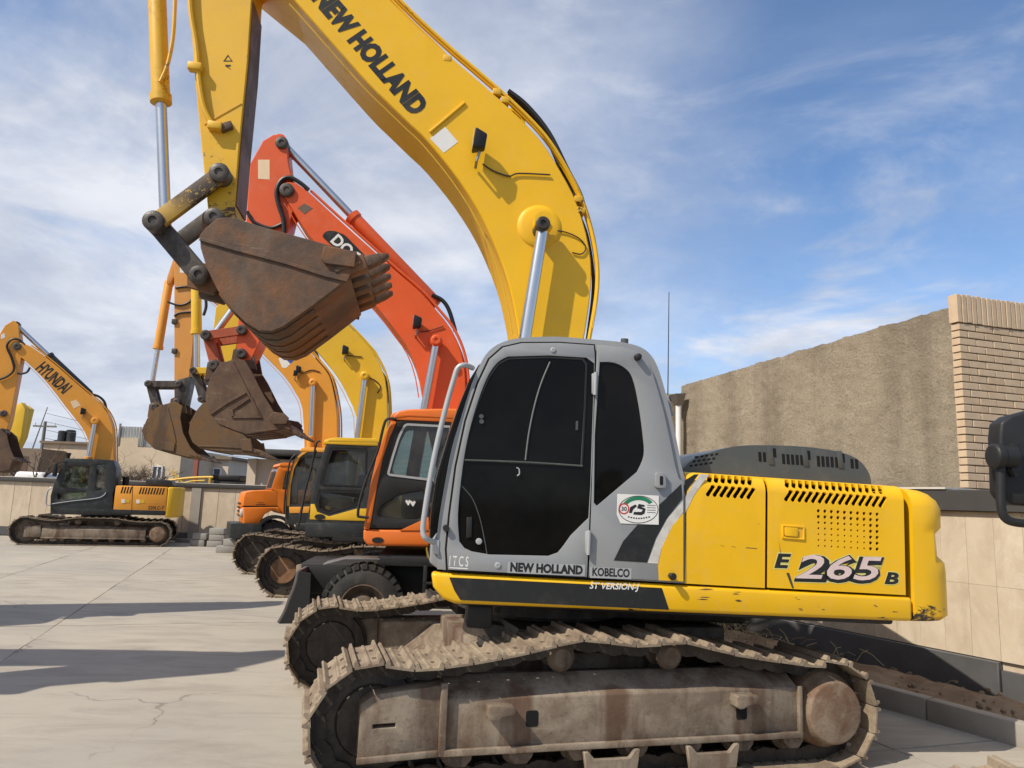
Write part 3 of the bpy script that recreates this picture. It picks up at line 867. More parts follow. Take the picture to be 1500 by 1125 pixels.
def bucket(parent, side, shell, y0, y1, teeth, mat, M=None, cutter=None, n_teeth=5, tooth_w=.11, tooth_h=.09, ears=None, wear=4, rib=None, th=.028):
    """side: closed outline of the cheek; shell: open path lip -> bottom -> back; teeth: (root, tip) in (x, z)."""
    mb = MB().prism(side, y1 - th, y1).prism(side, y0, y0 + th)
    sgn = 1
    cx, cz = sum(p[0] for p in side) / len(side), sum(p[1] for p in side) / len(side)
    b0, b1 = Vector(shell[0]), Vector(shell[1])
    e = b1 - b0
    inward = (cx - b0.x) * (-e.y) + (cz - b0.y) * e.x
    sh = band(shell, th if inward > 0 else -th)
    mb.prism(sh, y0 + th + .001, y1 - th - .001)
    o = obj('bucket', mb, mat, parent, M, bevel=.005, seg=1)
    out = -1 if inward > 0 else 1
    n = len(shell)
    for i in range(wear):                                            # wear strips on the belly
        yc = y0 + (y1 - y0) * (i + .5) / wear
        p = shell[1:int(n * .62)]
        obj('wear_strip', MB().prism(band(p, out * .013), yc - .06, yc + .06), mat, o, bevel=.004, seg=1)
    # cutting edge
    r0, tip = Vector(teeth[0]), Vector(teeth[1])
    d = (tip - r0).normalized()
    obj('cutting_edge', MB().frustum((r0.x - d.x * .12, (y0 + y1) / 2, r0.y - d.y * .12), (r0.x + d.x * .10, (y0 + y1) / 2, r0.y + d.y * .10), y1 - y0 + .02, .05, y1 - y0 + .02, .03), mat, o, bevel=.006, seg=1)
    for i in range(n_teeth):
        yc = y0 + tooth_w * .5 + (y1 - y0 - tooth_w) * i / (n_teeth - 1)
        a = Vector((r0.x, yc, r0.y)); t_ = Vector((tip.x, yc, tip.y))
        mb = MB().frustum(a - (t_ - a) * .15, a.lerp(t_, .42), tooth_w, tooth_h * 1.05, tooth_w * .92, tooth_h * .95)
        tt = obj('tooth', mb, mat, o, bevel=.012)
        tt2 = MB().frustum(a.lerp(t_, .36), a.lerp(t_, .8), tooth_w * .78, tooth_h * .78, tooth_w * .72, tooth_h * .5).frustum(a.lerp(t_, .79), t_, tooth_w * .72, tooth_h * .5, tooth_w * .6, tooth_h * .2)
        me = tt2.mesh('tooth', .008, 2); me.materials.append(M_['tooth'])
        # tip joined to its adapter: one tooth
        bm = bmesh.new(); bm.from_mesh(tt.data); k = len(bm.faces); bm.from_mesh(me)
        bm.faces.ensure_lookup_table()
        for f_ in bm.faces[k:]: f_.material_index = 1
        tt.data.materials.append(M_['tooth']); bm.to_mesh(tt.data); bm.free(); bpy.data.meshes.remove(me)
    if cutter:
        for yy in ((y1, y1 + .03), (y0 - .03, y0)):
            obj('side_cutter', MB().prism(cutter, *yy), mat, o, bevel=.006, seg=1)
    if rib:
        for yy in ((y1, y1 + .016), (y0 - .016, y0)):
            for r_ in rib: obj('cheek_rib', MB().prism(band(r_, .03), *yy), mat, o, bevel=.004, seg=1)
    for ear in ears or ():
        for yy in (-.19, .15): obj('hinge_ear', MB().prism(ear, yy, yy + .045), mat, o, bevel=.006, seg=1)
    return o
def pane_cab(parent, fr, y, w, outline, windows, mat, glass, roof=None, M=None, seat=True, th=.05, name='cab', trim=None, ntrim=9):
    """Hollow cab: two side walls with window openings, roof, sills and posts along the outline, panes in the openings."""
    mb = MB().prism(outline, y - th, y, holes=windows)
    far = [list(h) for h in windows]
    mb.prism(outline, y - w, y - w + th, holes=far)
    cx, cz = sum(p[0] for p in outline) / len(outline), sum(p[1] for p in outline) / len(outline)
    k = len(outline)
    glass_e, solid = [], []
    for i in range(k):
        a, b = Vector(outline[i]), Vector(outline[(i + 1) % k])
        e = b - a; n = Vector((e.y, -e.x)).normalized()
        if n.dot((a + b) / 2 - Vector((cx, cz))) < 0: n = -n
        q = [tuple(a - n * .002), tuple(b - n * .002), tuple(b - n * th), tuple(a - n * th)]
        (glass_e if n.x > .55 and (a.y + b.y) / 2 > cz - .25 * (max(p[1] for p in outline) - min(p[1] for p in outline)) else solid).append((q, n))
    for q, n in solid: mb.prism(q, y - w + th + .001, y - th - .001)
    o = obj(name, mb, mat, parent, M, bevel=.012)
    for q, n in glass_e:
        obj('windshield', MB().prism([q[0], q[1], lerp(q[1], q[2], .25), lerp(q[0], q[3], .25)], y - w + th + .002, y - th - .002), glass, o, smooth=False)
    for h in windows:
        obj('window', MB().prism(shrink(h, .002), y - th * .6, y - th * .45), glass, o, smooth=False)
        obj('window', MB().prism(shrink(h, .002), y - w + th * .45, y - w + th * .6), glass, o, smooth=False)
    if trim:
        for h in windows[:ntrim]:
            k2 = len(h)
            mbt = MB()
            ins = shrink(h, .028)
            mbt.prism(h, y - .01, y + .008, holes=[ins])
            obj('window_trim', mbt, trim, o, bevel=.004, seg=1)
    if roof is not None:
        top = max(p[1] for p in outline)
        xs = [p[0] for p in outline if p[1] > top - .12]
        x0, x1 = min(xs), max(xs)
        obj('roof', MB().prism([(x0 - .05, top - .06), (x1 + .05, top - .06), (x1 + .02, top + .02), (x1 - .08, top + .05), (x0 + .06, top + .05), (x0 - .03, top + .02)], y - w - .015, y + .015), roof, o, bevel=.02)
    if seat:
        zb = min(p[1] for p in outline)
        xm = cx - .15
        s_ = obj('seat', MB().box(xm - .25, xm + .25, y - w / 2 - .25, y - w / 2 + .25, zb + .05, zb + .55).prism([(xm - .28, zb + .5), (xm - .14, zb + .5), (xm - .24, zb + 1.15), (xm - .36, zb + 1.15)], y - w / 2 - .23, y - w / 2 + .23), M_['black'], o, bevel=.04)
    return o
def tubes(parent, name, paths, r, mat, M=None, n=8):
    mb = MB()
    for p in paths: mb.tube(spl([tuple(q) for q in p], 5) if len(p) > 2 else p, r, n)
    return obj(name, mb, mat, parent, M)
def xyz(pts, y): return [(p[0], y, p[1]) for p in pts]
def work_lamp(parent, p, y, M=None, mat=None, s=1.0):
    """Lamp on a short bracket on the boom's side, shining forward."""
    x, z = p
    mb = MB().frustum((x + .06 * s, y + .10, z + .02), (x - .05 * s, y + .10, z + .01), .15 * s, .19 * s, .10 * s, .13 * s)
    o = obj('work_lamp', mb, M_['black'], parent, M, bevel=.015)
    obj('lens', MB().frustum((x + .062 * s, y + .10, z + .02), (x + .066 * s, y + .10, z + .02), .125 * s, .165 * s, .125 * s, .165 * s), M_['lens'], o, bevel=.01)
    obj('bracket', MB().tube([(x, y + .10, z - .08 * s), (x + .02, y + .09, z - .16 * s), (x + .02, y - .01, z - .18 * s)], .014, 6), M_['steel'], o)
    return o

def seam(parent, path, y, off, mat, r=.006):
    """Weld bead along an edge of a boom's side plate, off to the left of the path."""
    out = []
    for i in range(1, len(path) - 1):
        a, c = Vector(path[i - 1]), Vector(path[i + 1])
        e = (c - a).normalized()
        out.append((path[i][0] - e.y * off, y, path[i][1] + e.x * off))
    return obj('weld_seam', MB().tube(out, r, 6), mat, parent)
# ------------------------------------------------------------------ the big yellow machine in front
KU = Frame(0.365, 6.70, 15)
KT = Frame(0.365, 6.70, 7, 1.5)
KM2 = KU.I @ KT.M                                                        # upper works seen from the undercarriage
ko = thing('crawler_excavator', 'largest yellow crawler excavator, in front, with smooth grey cab and black tinted windows', 'excavator', KU.M, 'excavators parked in the yard')
top = [(1.31, .745), (1.0, .775), (.80, .803), (.58, .842), (.33, .893), (.15, .898), (-.15, .866), (-.40, .878), (-.52, .876), (-.75, .826), (-1.0, .776), (-1.3, .735), (-1.55, .705)]
kloop = belt(1.575, .375, .405, -1.67, .35, .38, top)
ksh = shoe_mesh(.190, .60)
n_sh = int(round(resample(kloop, 4)[1] / .187))
for yy, o_ in ((1.25, 1), (-1.25, -1)):
    t_ = crawler(ko, yy, .60, kloop, n_sh, ksh, o_, beam=(-1.43, 1.13, .235, .555), carriers=((.33, .775), (-.475, .77)), xf=1.575, zf=.405, rf=.345, xr=-1.70, zr=.385, rr=.335, M=Matrix.Translation((.17 if o_ < 0 else 0, 0, 0)))
    yo = yy + o_ * .222
    # idler yoke: boxed guard ahead of the beam
    y0, y1 = sorted((yo - o_ * .22, yo + o_ * .01))
    obj('idler_guard', MB().prism([(1.135, .245), (1.66, .225), (1.66, .545), (1.58, .60), (1.20, .64), (1.135, .64)], y0, y1, holes=[[(1.44, .405), (1.58, .400), (1.58, .425), (1.44, .43)]]), M_['frame'], t_, bevel=.01)
    y0, y1 = sorted((yo - o_ * .005, yo + o_ * .035))
    obj('guard_flange', MB().prism([(1.125, .225), (1.17, .225), (1.17, .66), (1.125, .66)], y0, y1), M_['frame'], t_, bevel=.008)
    obj('guard_flange', MB().prism([(1.172, .225), (1.665, .205), (1.665, .24), (1.172, .262)], y0, y1), M_['frame'], t_, bevel=.006)
    # towing lugs, square windows in the beam
    y0, y1 = sorted((yo - .003 * o_, yo + o_ * .10))
    for cx, cz in ((.80, .475), (-.95, .485)):
        obj('lifting_lug', MB().prism(rnd([(cx - .10, cz + .05), (cx + .07, cz + .055), (cx + .07, cz - .03), (cx + .03, cz - .035), (cx - .02, cz - .01), (cx - .10, cz + .0)], .02), y0, y1), M_['frame'], t_, bevel=.01)
    y0, y1 = sorted((yo - o_ * .004, yo + o_ * .002))
    for cx, cz in ((.56, .42), (-.97, .405)):
        obj('beam_window', MB().prism(rnd([(cx - .042, cz - .05), (cx + .042, cz - .05), (cx + .042, cz + .05), (cx - .042, cz + .05)], .02), y0, y1), M_['void'], t_)
    y0, y1 = sorted((yo - o_ * .01, yo + o_ * .012))
    obj('end_flange', MB().prism([(-1.445, .225), (-1.415, .225), (-1.415, .57), (-1.445, .57)], y0, y1 + .02), M_['frame'], t_, bevel=.006)
    for cx in (.02, -.72):
        y0, y1 = sorted((yo + o_ * .02, yo + o_ * .055))
        obj('chain_guard', MB().prism([(cx - .20, .215), (cx - .165, .215), (cx - .12, .165), (cx + .12, .165), (cx + .165, .215), (cx + .20, .215), (cx + .175, .06), (cx - .175, .06)], y0, y1), M_['frame'], t_, bevel=.006, seg=1)
# X-shaped carbody and slewing ring
mb = MB().box(-.75, .75, -.95, .95, .40, .72)
for sx in (-1, 1):
    for sy in (-1, 1): mb.frustum((sx * .35, sy * .3, .60), (sx * .95, sy * 1.10, .46), .5, .34, .42, .30, (sy, sx, 0))
obj('carbody', mb, M_['frame'], ko, bevel=.02)
obj('dark_gap_fill', MB().box(-1.20, .50, -.75, .88, .55, .885), M_['grease'], ko, bevel=.02)  # added dark block: closes the see-through gap, its colour stands for shade
obj('slewing_ring', MB().lathe((0, 0, .70), (0, 0, 1), [(0, .72), (.14, .70), (.145, .62), (.22, .62), (.225, .78), (.34, .78), (.345, .6)], 48), M_['grease'], ko, bevel=.006, seg=1)
# house frame: yellow skirt round the upper works
P = lambda pts, y, z=None: KT.trace(pts, y, z)
z1 = (2.557, 600, 480)
z2 = (2.885, 980, 600)
dk = P([(634, 842), (1335, 876), (1335, 911), (668, 886), (650, 878), (640, 862)], 1.40)
zt_, zb_ = 1.285, 1.095
dz0 = [(1.075, 1.285), (-2.41, 1.278), (-2.41, 1.108), (.905, 1.088), (.985, 1.115), (1.055, 1.19)]
skirt = obj('deck_skirt', MB().prism(dz0, 1.26, 1.40), M_['yellow'], ko, KM2, bevel=.03, seg=3)
obj('deck_skirt', MB().prism(dz0, -1.40, -1.26), M_['yellow'], ko, KM2, bevel=.03, seg=3)
obj('deck_frame', MB().prism([(.98, 1.27), (-2.36, 1.26), (-2.36, 1.06), (.85, 1.06)], -1.25, 1.25), M_['black'], ko, KM2, bevel=.02)
obj('under_frame', MB().box(-1.5, .55, -.62, .62, .93, 1.058), M_['grease'], ko, KM2, bevel=.02)
obj('deck_decal', MB().prism(rnd(P([(148, 935), (945, 975), (972, 1057), (190, 1020), (168, 985)], 1.402, z1), .008), 1.4005, 1.4030), M_['decal_black'], skirt)
a, b = P([(674, 985), (860, 990)], 1.404, z1)
text_on('ST VERSION-J', a, b, 1.4045, .056, M_['decal_white'], skirt, bold=.02, shear=.25)
mb = MB().box(.62, .80, 1.0, 1.2, .90, 1.06)
obj('step_bracket', mb, M_['black'], ko, KM2, bevel=.02)
# ------------- cab
body = P([(104, 905), (106, 760), (131, 600), (160, 450), (196, 330), (236, 205), (272, 122), (312, 74), (372, 46), (450, 36), (560, 34), (700, 45), (800, 55), (868, 74), (908, 108), (934, 160), (955, 230), (976, 310), (1000, 420), (1017, 512), (1031, 562), (1031, 958), (660, 936)], 1.385, z1)
cab = obj('cab', MB().prism(spl(body[:21], 3) + body[21:], .43, 1.385), M_['cab_grey'], ko, KM2, bevel=.045, seg=4, ang=50)
gl = P([(74, 880), (80, 700), (99, 565), (147, 400), (188, 285), (226, 190), (262, 132), (320, 90), (320, 300), (190, 600), (150, 880)], 1.385, z1)
obj('windshield', MB().prism(gl, .50, 1.325), M_['tint'], cab, bevel=.03, seg=3)
obj('front_post', MB().prism(P([(76, 882), (80, 800), (102, 770), (135, 775), (136, 912), (100, 900)], 1.385, z1), .47, 1.36), M_['cab_grey'], cab, bevel=.03, seg=3)
# quarter panel and door stand proud of the body, a black plate painting the shade of the seam
q_win = spl(P([(712, 128), (762, 130), (806, 150), (836, 190), (858, 285), (874, 400), (878, 478), (853, 540)], 1.41, z1), 4)[:-1] + P([(853, 540), (702, 668), (690, 655), (694, 400)], 1.41, z1)
quarter = P([(703, 64), (800, 72), (852, 88), (884, 116), (908, 165), (930, 235), (952, 315), (976, 425), (994, 515), (1008, 565), (1026, 578), (1026, 952), (672, 930), (680, 690), (688, 400)], 1.41, z1)
qp = obj('quarter_panel', MB().prism(quarter, 1.387, 1.41, holes=[q_win]), M_['cab_grey'], cab, bevel=.008)
obj('window', MB().prism(shrink(q_win, -.004), 1.3865, 1.398), M_['tint'], qp)
door_o = P([(144, 906), (140, 830), (152, 700), (176, 520), (212, 350), (258, 208), (300, 118), (350, 74), (420, 58), (560, 57), (690, 66), (694, 110), (684, 400), (675, 690), (664, 934)], 1.41, z1)
d_ap = spl(P([(186, 800), (181, 700), (194, 560), (214, 430), (248, 300), (289, 190), (328, 132), (368, 108)], 1.41, z1), 4) + P([(520, 104), (662, 112)], 1.41, z1) + P([(692, 134), (690, 300), (684, 500), (675, 640), (671, 712)], 1.41, z1) + P([(604, 778), (578, 815), (556, 842), (520, 855), (300, 850), (232, 838), (205, 825)], 1.41, z1)
d_ap = [p for i, p in enumerate(d_ap) if i == 0 or (Vector(p) - Vector(d_ap[i - 1])).length > .004]
obj('door_gap_shade', MB().prism(shrink(door_o, -.014), 1.3855, 1.3868), M_['void'], cab)  # black plate behind the door edge, paints the gap's shade
door = obj('door', MB().prism(door_o, 1.387, 1.412, holes=[d_ap]), M_['cab_grey'], cab, bevel=.008)
obj('door_panel', MB().prism(shrink(d_ap, -.004), 1.3865, 1.400), M_['tint'], door)
fr_in = P([(205, 492), (230, 370), (262, 275), (298, 190), (334, 140), (372, 120), (520, 115), (645, 122), (658, 140), (652, 300), (640, 514), (430, 506)], 1.402, z1)
rim = P([(200, 497), (225, 368), (257, 272), (292, 186), (328, 134), (370, 112), (520, 108), (650, 114), (666, 135), (660, 300), (648, 520), (430, 512)], 1.402, z1)
obj('window_trim', MB().prism(rim, 1.400, 1.408, holes=[fr_in]), M_['black'], door, bevel=.002, seg=1)
pa = P([(208, 490), (262, 276), (334, 141), (374, 122), (521, 117), (470, 250), (445, 380), (430, 500)], 1.402, z1)
obj('window', MB().prism(pa, 1.4005, 1.4045), M_['tint'], door)
pb = P([(536, 118), (643, 124), (655, 142), (650, 300), (638, 510), (445, 502), (458, 380), (485, 250)], 1.402, z1)
obj('window', MB().prism(pb, 1.4005, 1.4035), M_['tint'], door)
tubes(door, 'sliding_rail', [xyz(P([(526, 128), (492, 210), (466, 300), (446, 400), (434, 496)], 1.407, z1), 1.407)], .006, M_['divider'])
tubes(door, 'window_sill', [xyz(P([(206, 496), (430, 504), (648, 518)], 1.407, z1), 1.407)], .007, M_['hood_grey'])
tubes(door, 'panel_crease', [xyz(P([(195, 592), (235, 640), (262, 710), (278, 780), (290, 848)], 1.401, z1), 1.401)], .0035, M_['hood_grey'], n=6)
tubes(door, 'pull_ring', [xyz(P([(400, 524), (410, 530), (411, 548), (403, 555)], 1.41, z1), 1.41)], .005, M_['rail'], n=6)
obj('door_latch', MB().prism(P([(213, 710), (234, 708), (232, 784), (211, 788)], 1.40, z1), 1.400, 1.412), M_['black'], door, bevel=.004)
c = P([(259, 800)], 1.40, z1)[0]
obj('lock_knob', MB().cyl((c[0], 1.40, c[1]), (c[0], 1.42, c[1]), .022, n=16), M_['rail'], door, bevel=.004)
obj('window_catch', MB().prism(P([(622, 350), (630, 350), (629, 384), (621, 384)], 1.40, z1), 1.4035, 1.412), M_['hood_grey'], door)
for cx, cy in ((268, 333), (269, 352)):
    c = P([(cx, cy)], 1.40, z1)[0]
    obj('window_catch', MB().cyl((c[0], 1.40, c[1]), (c[0], 1.415, c[1]), .016, n=12), M_['hood_grey'], door)
for (x0, y0, x1, y1) in ((681, 172, 697, 250), (657, 762, 671, 846)):
    h = P([(x0, y0), (x1, y0), (x1, y1), (x0, y1)], 1.41, z1)
    obj('hinge', MB().prism(h, 1.405, 1.436), M_['rail'], cab, bevel=.008)
    xm = (h[0][0] + h[1][0]) / 2
    obj('hinge_pin', MB().cyl((xm - .012, 1.43, h[0][1] + .008), (xm - .012, 1.43, h[2][1] - .008), .014, n=10), M_['rail'], cab)
for cx, cy, r in ((537, 84, .019), (330, 890, .022)):
    c = P([(cx, cy)], 1.41, z1)[0]
    obj('bolt', MB().lathe((c[0], 1.411, c[1]), (0, 1, 0), [(0, r), (.006, r), (.009, r * .7), (.009, r * .35), (.006, r * .3)], 14), M_['rail'], cab)
c = P([(852, 112)], 1.41, z1)[0]
obj('marker_lamp', MB().lathe((c[0], 1.409, c[1]), (0, 1, 0), [(0, .025), (.02, .026), (.05, .022), (.055, .015)], 14), M_['black'], cab)
lk = rnd(P([(918, 542), (955, 543), (956, 602), (917, 600)], 1.41, z1), .02)
obj('latch_box', MB().prism(lk, 1.409, 1.44), M_['cab_grey'], cab, bevel=.008)
obj('latch_slot', MB().prism(rnd(P([(932, 556), (944, 556), (944, 590), (932, 590)], 1.41, z1), .012), 1.4385, 1.442), M_['void'], cab)
c = P([(136, 750)], 1.40, z1)[0]
obj('door_stop', MB().cyl((c[0], 1.39, c[1]), (c[0], 1.44, c[1]), .022, n=12), M_['black'], cab)
rail_p = xyz(P([(240, 146), (205, 140), (180, 152), (165, 195), (138, 290), (104, 430), (78, 560), (57, 690), (50, 760), (62, 790), (100, 808)], 1.43, z1), 1.43)
rail_p[0] = (rail_p[0][0], 1.37, rail_p[0][2]); rail_p[-1] = (rail_p[-1][0], 1.37, rail_p[-1][2])
tubes(cab, 'handrail', [rail_p], .019, M_['rail'], n=10)
obj('rail_foot', MB().prism(P([(88, 792), (112, 795), (110, 850), (88, 845)], 1.38, z1), 1.36, 1.392), M_['rail'], cab, bevel=.006)
c = P([(805, 52)], 1.0, z1)[0]
obj('roof_vent', MB().cyl((c[0], 1.0, c[1] - .08), (c[0], 1.0, c[1] + .02), .03, n=12), M_['hood_grey'], cab)
mb = MB().frustum(tuple((lambda q: (q[0], 1.05, q[1]))(P([(966, 335)], 1.05, z1)[0])), tuple((lambda q: (q[0], 1.05, q[1]))(P([(957, 255)], 1.05, z1)[0])), .12, .07, .08, .03)
obj('mirror_bracket', mb, M_['cab_grey'], cab, bevel=.01)
aa, ab = KT.at(979, 600, .9), KT.at(980, 428, .9)
obj('antenna', MB().cyl((aa[0], .9, aa[1] - .3), (ab[0], .9, ab[1]), .005, .003, 6), M_['black'], ko, KM2)
# stickers, lettering on the cab
sw = P([(765, 872), (800, 800), (872, 718), (950, 650), (1018, 585), (1022, 640), (962, 718), (922, 790), (890, 880)], 1.413, z1)
obj('swoosh_decal', MB().prism(sw, 1.4105, 1.4120), M_['decal_black'], qp)
sv = P([(892, 882), (926, 790), (968, 712), (1025, 648), (1025, 690), (974, 762), (942, 830), (930, 884)], 1.413, z1)
obj('silver_decal', MB().prism(sv, 1.4105, 1.4125), M_['decal_silver'], qp)
yv = P([(934, 946), (931, 890), (946, 820), (985, 742), (1025, 695), (1025, 951)], 1.413, z1)
obj('yellow_panel', MB().prism(yv, 1.4105, 1.4130), M_['yellow'], qp)
c = P([(980, 930)], 1.42, z1)[0]
obj('panel_knob', MB().lathe((c[0], 1.41, c[1]), (0, 1, 0), [(0, .022), (.02, .02), (.05, .026), (.06, .02)], 14), M_['black'], qp)
a, b = P([(376, 914), (648, 926)], 1.413, z1)
pl = P([(368, 878), (658, 888), (656, 930), (366, 918)], 1.413, z1)
obj('name_plate', MB().prism(pl, 1.4125, 1.4135), M_['rail'], door)
text_on('NEW HOLLAND', a, b, 1.4142, .064, M_['black'], door, bold=.055)
a, b = P([(684, 930), (824, 936)], 1.413, z1)
obj('name_plate', MB().prism(P([(676, 896), (832, 902), (831, 942), (675, 937)], 1.413, z1), 1.4105, 1.4115), M_['rail'], qp)
text_on('KOBELCO', a, b, 1.4122, .058, M_['black'], qp, bold=.035)
a, b = P([(148, 892), (219, 896)], 1.413, z1)
text_on('I T C S', a, b, 1.4128, .068, M_['decal_white'], door, bold=.012)
obj('underline', MB().prism(P([(148, 897), (218, 901), (218, 905), (148, 901)], 1.413, z1), 1.4122, 1.4130), M_['decal_white'], door)
st = P([(778, 622), (934, 629), (933, 738), (790, 733), (776, 700)], 1.415, z1)
stk = obj('safety_sticker', MB().prism(st, 1.4130, 1.4140), M_['decal_white'], qp)
def SP(pts): return P(pts, 1.415, z1)
def ell(cx, cy, rx, ry, n=28, a0=0, a1=360): return [(cx + rx * math.cos(rad(a0 + (a1 - a0) * i / (n - 1 if a1 - a0 < 360 else n))), cy + ry * math.sin(rad(a0 + (a1 - a0) * i / (n - 1 if a1 - a0 < 360 else n)))) for i in range(n)]
obj('sticker_ring', MB().prism(SP(ell(857, 681, 75, 52)), 1.4143, 1.4148, holes=[SP(ell(857, 681, 72.5, 49.5))]), M_['black'], stk)
g_o = ell(857, 676, 62, 44, 18, 205, 330); g_i = ell(857, 676, 46, 30, 18, 205, 330)
obj('sticker_arc', MB().prism(SP(g_o + g_i[::-1]), 1.4143, 1.4148), M_['green'], stk)
obj('speed_ring', MB().prism(SP(ell(803, 678, 20, 21)), 1.4143, 1.4150, holes=[SP(ell(803, 678, 15, 16))]), M_['red'], stk)
a, b = SP([(793, 686), (813, 687)])
text_on('30', a, b, 1.4150, .03, M_['black'], stk, bold=.02)
for pth in ([(826, 672), (846, 662), (852, 668), (838, 680), (832, 694), (822, 694)], [(840, 690), (868, 690), (874, 682), (852, 676), (858, 660), (880, 664), (880, 671), (866, 670), (884, 678), (880, 696), (868, 702), (838, 700)]):
    obj('sticker_emblem', MB().prism(SP(pth), 1.4143, 1.4150), M_['black'], stk)
mb = MB()
for k in range(4): mb.prism(SP([(890, 664 + k * 9), (922, 665 + k * 9), (922, 667 + k * 9), (890, 666 + k * 9)]), 1.4143, 1.4147)
for k in range(9):
    q = (818 + k * 9.5, 712 - abs(k - 4) ** 1.6 * 0.6)
    mb.prism(SP([(q[0], q[1]), (q[0] + 6, q[1]), (q[0] + 6, q[1] + 5), (q[0], q[1] + 5)]), 1.4143, 1.4147)
obj('sticker_print', mb, M_['black'], stk)
# ------------- engine bay: two louvred doors rolled over the shoulder
ZS, SR, YS = 1.965, 0.115, 1.395
def rolled(name, outline, holes, parent, M, mat, th=.02, extra=None):
    mb = MB().prism(outline, 0.0, th, holes=holes)
    if extra: extra(mb, th)
    bm = bmesh.new()
    vs = [bm.verts.new(p) for p in mb.v]
    for q in mb.f: bm.faces.new([vs[i] for i in q])
    bmesh.ops.recalc_face_normals(bm, faces=bm.faces)
    for k in range(0, 7):
        bmesh.ops.bisect_plane(bm, geom=bm.verts[:] + bm.edges[:] + bm.faces[:], dist=1e-5, plane_co=(0, 0, ZS + k * SR * math.pi / 12), plane_no=(0, 0, 1))
    for v_ in bm.verts:
        x, t, w = v_.co
        if w <= ZS: v_.co = (x, YS - t, w)
        else:
            a_ = min(math.pi / 2, (w - ZS) / SR)
            e_ = max(0, (w - ZS) - SR * math.pi / 2)
            v_.co = (x, YS - SR + (SR - t) * math.cos(a_) - e_, ZS + (SR - t) * math.sin(a_))
    bmesh.ops.recalc_face_normals(bm, faces=bm.faces)
    me = bpy.data.meshes.new(name); bm.to_mesh(me); bm.free()
    me.polygons.foreach_set('use_smooth', [True] * len(me.polygons)); me.set_sharp_from_angle(angle=rad(30))
    return put(name, me, mat, parent, M)
def slot(cx, w0, w1, wd, sl):
    """Slanting capsule opening; the top leans towards the rear."""
    o = []
    for i in range(7):
        a_ = math.pi * i / 6; o.append((cx - sl / 2 * 1 + wd / 2 * math.cos(a_), w1 - wd / 2 + wd / 2 * math.sin(a_)))
    for i in range(7):
        a_ = math.pi + math.pi * i / 6; o.append((cx + sl / 2 + wd / 2 * math.cos(a_), w0 + wd / 2 + wd / 2 * math.sin(a_)))
    return o
wtop = ZS + SR * math.pi / 2 + .02
def xz(px, py): return KT.at(px, py, YS)
xa0, xa1 = xz(1005, 780)[0], xz(1121, 770)[0]
xb0, xb1 = xz(1125.5, 770)[0], xz(1325, 790)[0]
d1h, d2h, perf = [], [], {}
for i in range(7):
    c = xz(980 + (176 + i * 28.5) / 2.885, 600 + (343 + i * 2.0) / 2.885); d1h.append(slot(c[0], c[1] - .043, c[1] + .045, .038, .034))
    d1h.append(slot(c[0] - .005, ZS + .045, ZS + .135, .038, .018))
for i in range(15):
    c = xz(980 + (506 + i * 28.4) / 2.885, 600 + (364 + i * 1.9) / 2.885); d2h.append(slot(c[0], c[1] - .043, c[1] + .045, .038, .034))
    d2h.append(slot(c[0] - .005, ZS + .045, ZS + .135, .038, .018))
for i in range(10):
    for j in range(7):
        c = xz(980 + (632 + i * 27.6) / 2.885, 600 + (428 + j * 24.6 + i * 1.6) / 2.885)
        r_ = (.0075 + .0012 * max(0, 4 - j)) if not (j < 2 or i > 7) else .0135
        perf[(i, j)] = (c, r_)
def lat(i, j): return xz(980 + (632 + i * 27.6) / 2.885, 600 + (428 + j * 24.6 + i * 1.6) / 2.885)
d2h.append([lat(-.5, -.5), lat(9.5, -.5), lat(9.5, 6.5), lat(-.5, 6.5)])
def perf_cells(mb, th):
    for (i, j), (c, r_) in perf.items():
        sq = [lat(i + a, j + b) for a, b in ((.5, 0), (.5, .5), (0, .5), (-.5, .5), (-.5, 0), (-.5, -.5), (0, -.5), (.5, -.5))]
        a0 = math.atan2(sq[0][1] - c[1], sq[0][0] - c[0])
        sg = 1 if (sq[0][0] - c[0]) * (sq[2][1] - c[1]) - (sq[0][1] - c[1]) * (sq[2][0] - c[0]) > 0 else -1
        ho_ = [(c[0] + r_ * math.cos(a0 + sg * math.pi * k / 4), c[1] + r_ * math.sin(a0 + sg * math.pi * k / 4)) for k in range(8)]
        v_ = [(p[0], 0, p[1]) for p in sq] + [(p[0], 0, p[1]) for p in ho_] + [(p[0], th, p[1]) for p in ho_]
        f_ = []
        for k in range(8):
            n_ = (k + 1) % 8
            f_ += [[k, n_, 8 + n_, 8 + k], [8 + k, 8 + n_, 16 + n_, 16 + k]]
        mb.add(v_, f_)
def panel(x0, x1): return [(x0, 1.296), (x1, 1.292), (x1, wtop), (x0, wtop)]
hood = obj('engine_hood', MB().box(-2.40, -.66, -1.37, 1.285, ZS + SR - .035, ZS + SR - .004).box(-2.40, -.66, -1.39, -1.36, 1.30, ZS + SR - .04).box(-.70, -.66, -1.36, 1.37, 1.30, ZS + SR - .04), M_['yellow'], ko, KM2, bevel=.008)
obj('dark_backing', MB().box(-2.38, -.74, -1.30, 1.22, 1.27, ZS - .02), M_['void'], hood)  # black boxes added behind the louvres, their colour stands for the shade inside
obj('dark_backing', MB().box(-2.38, -.74, -1.0, 1.20, ZS - .019, ZS + SR - .05), M_['void'], hood)
sp_ = rolled('side_door', panel(xa0, xa1), d1h, ko, KM2, M_['yellow'])
sp2 = rolled('side_door', panel(xb0, xb1), d2h, ko, KM2, M_['yellow'], extra=perf_cells)
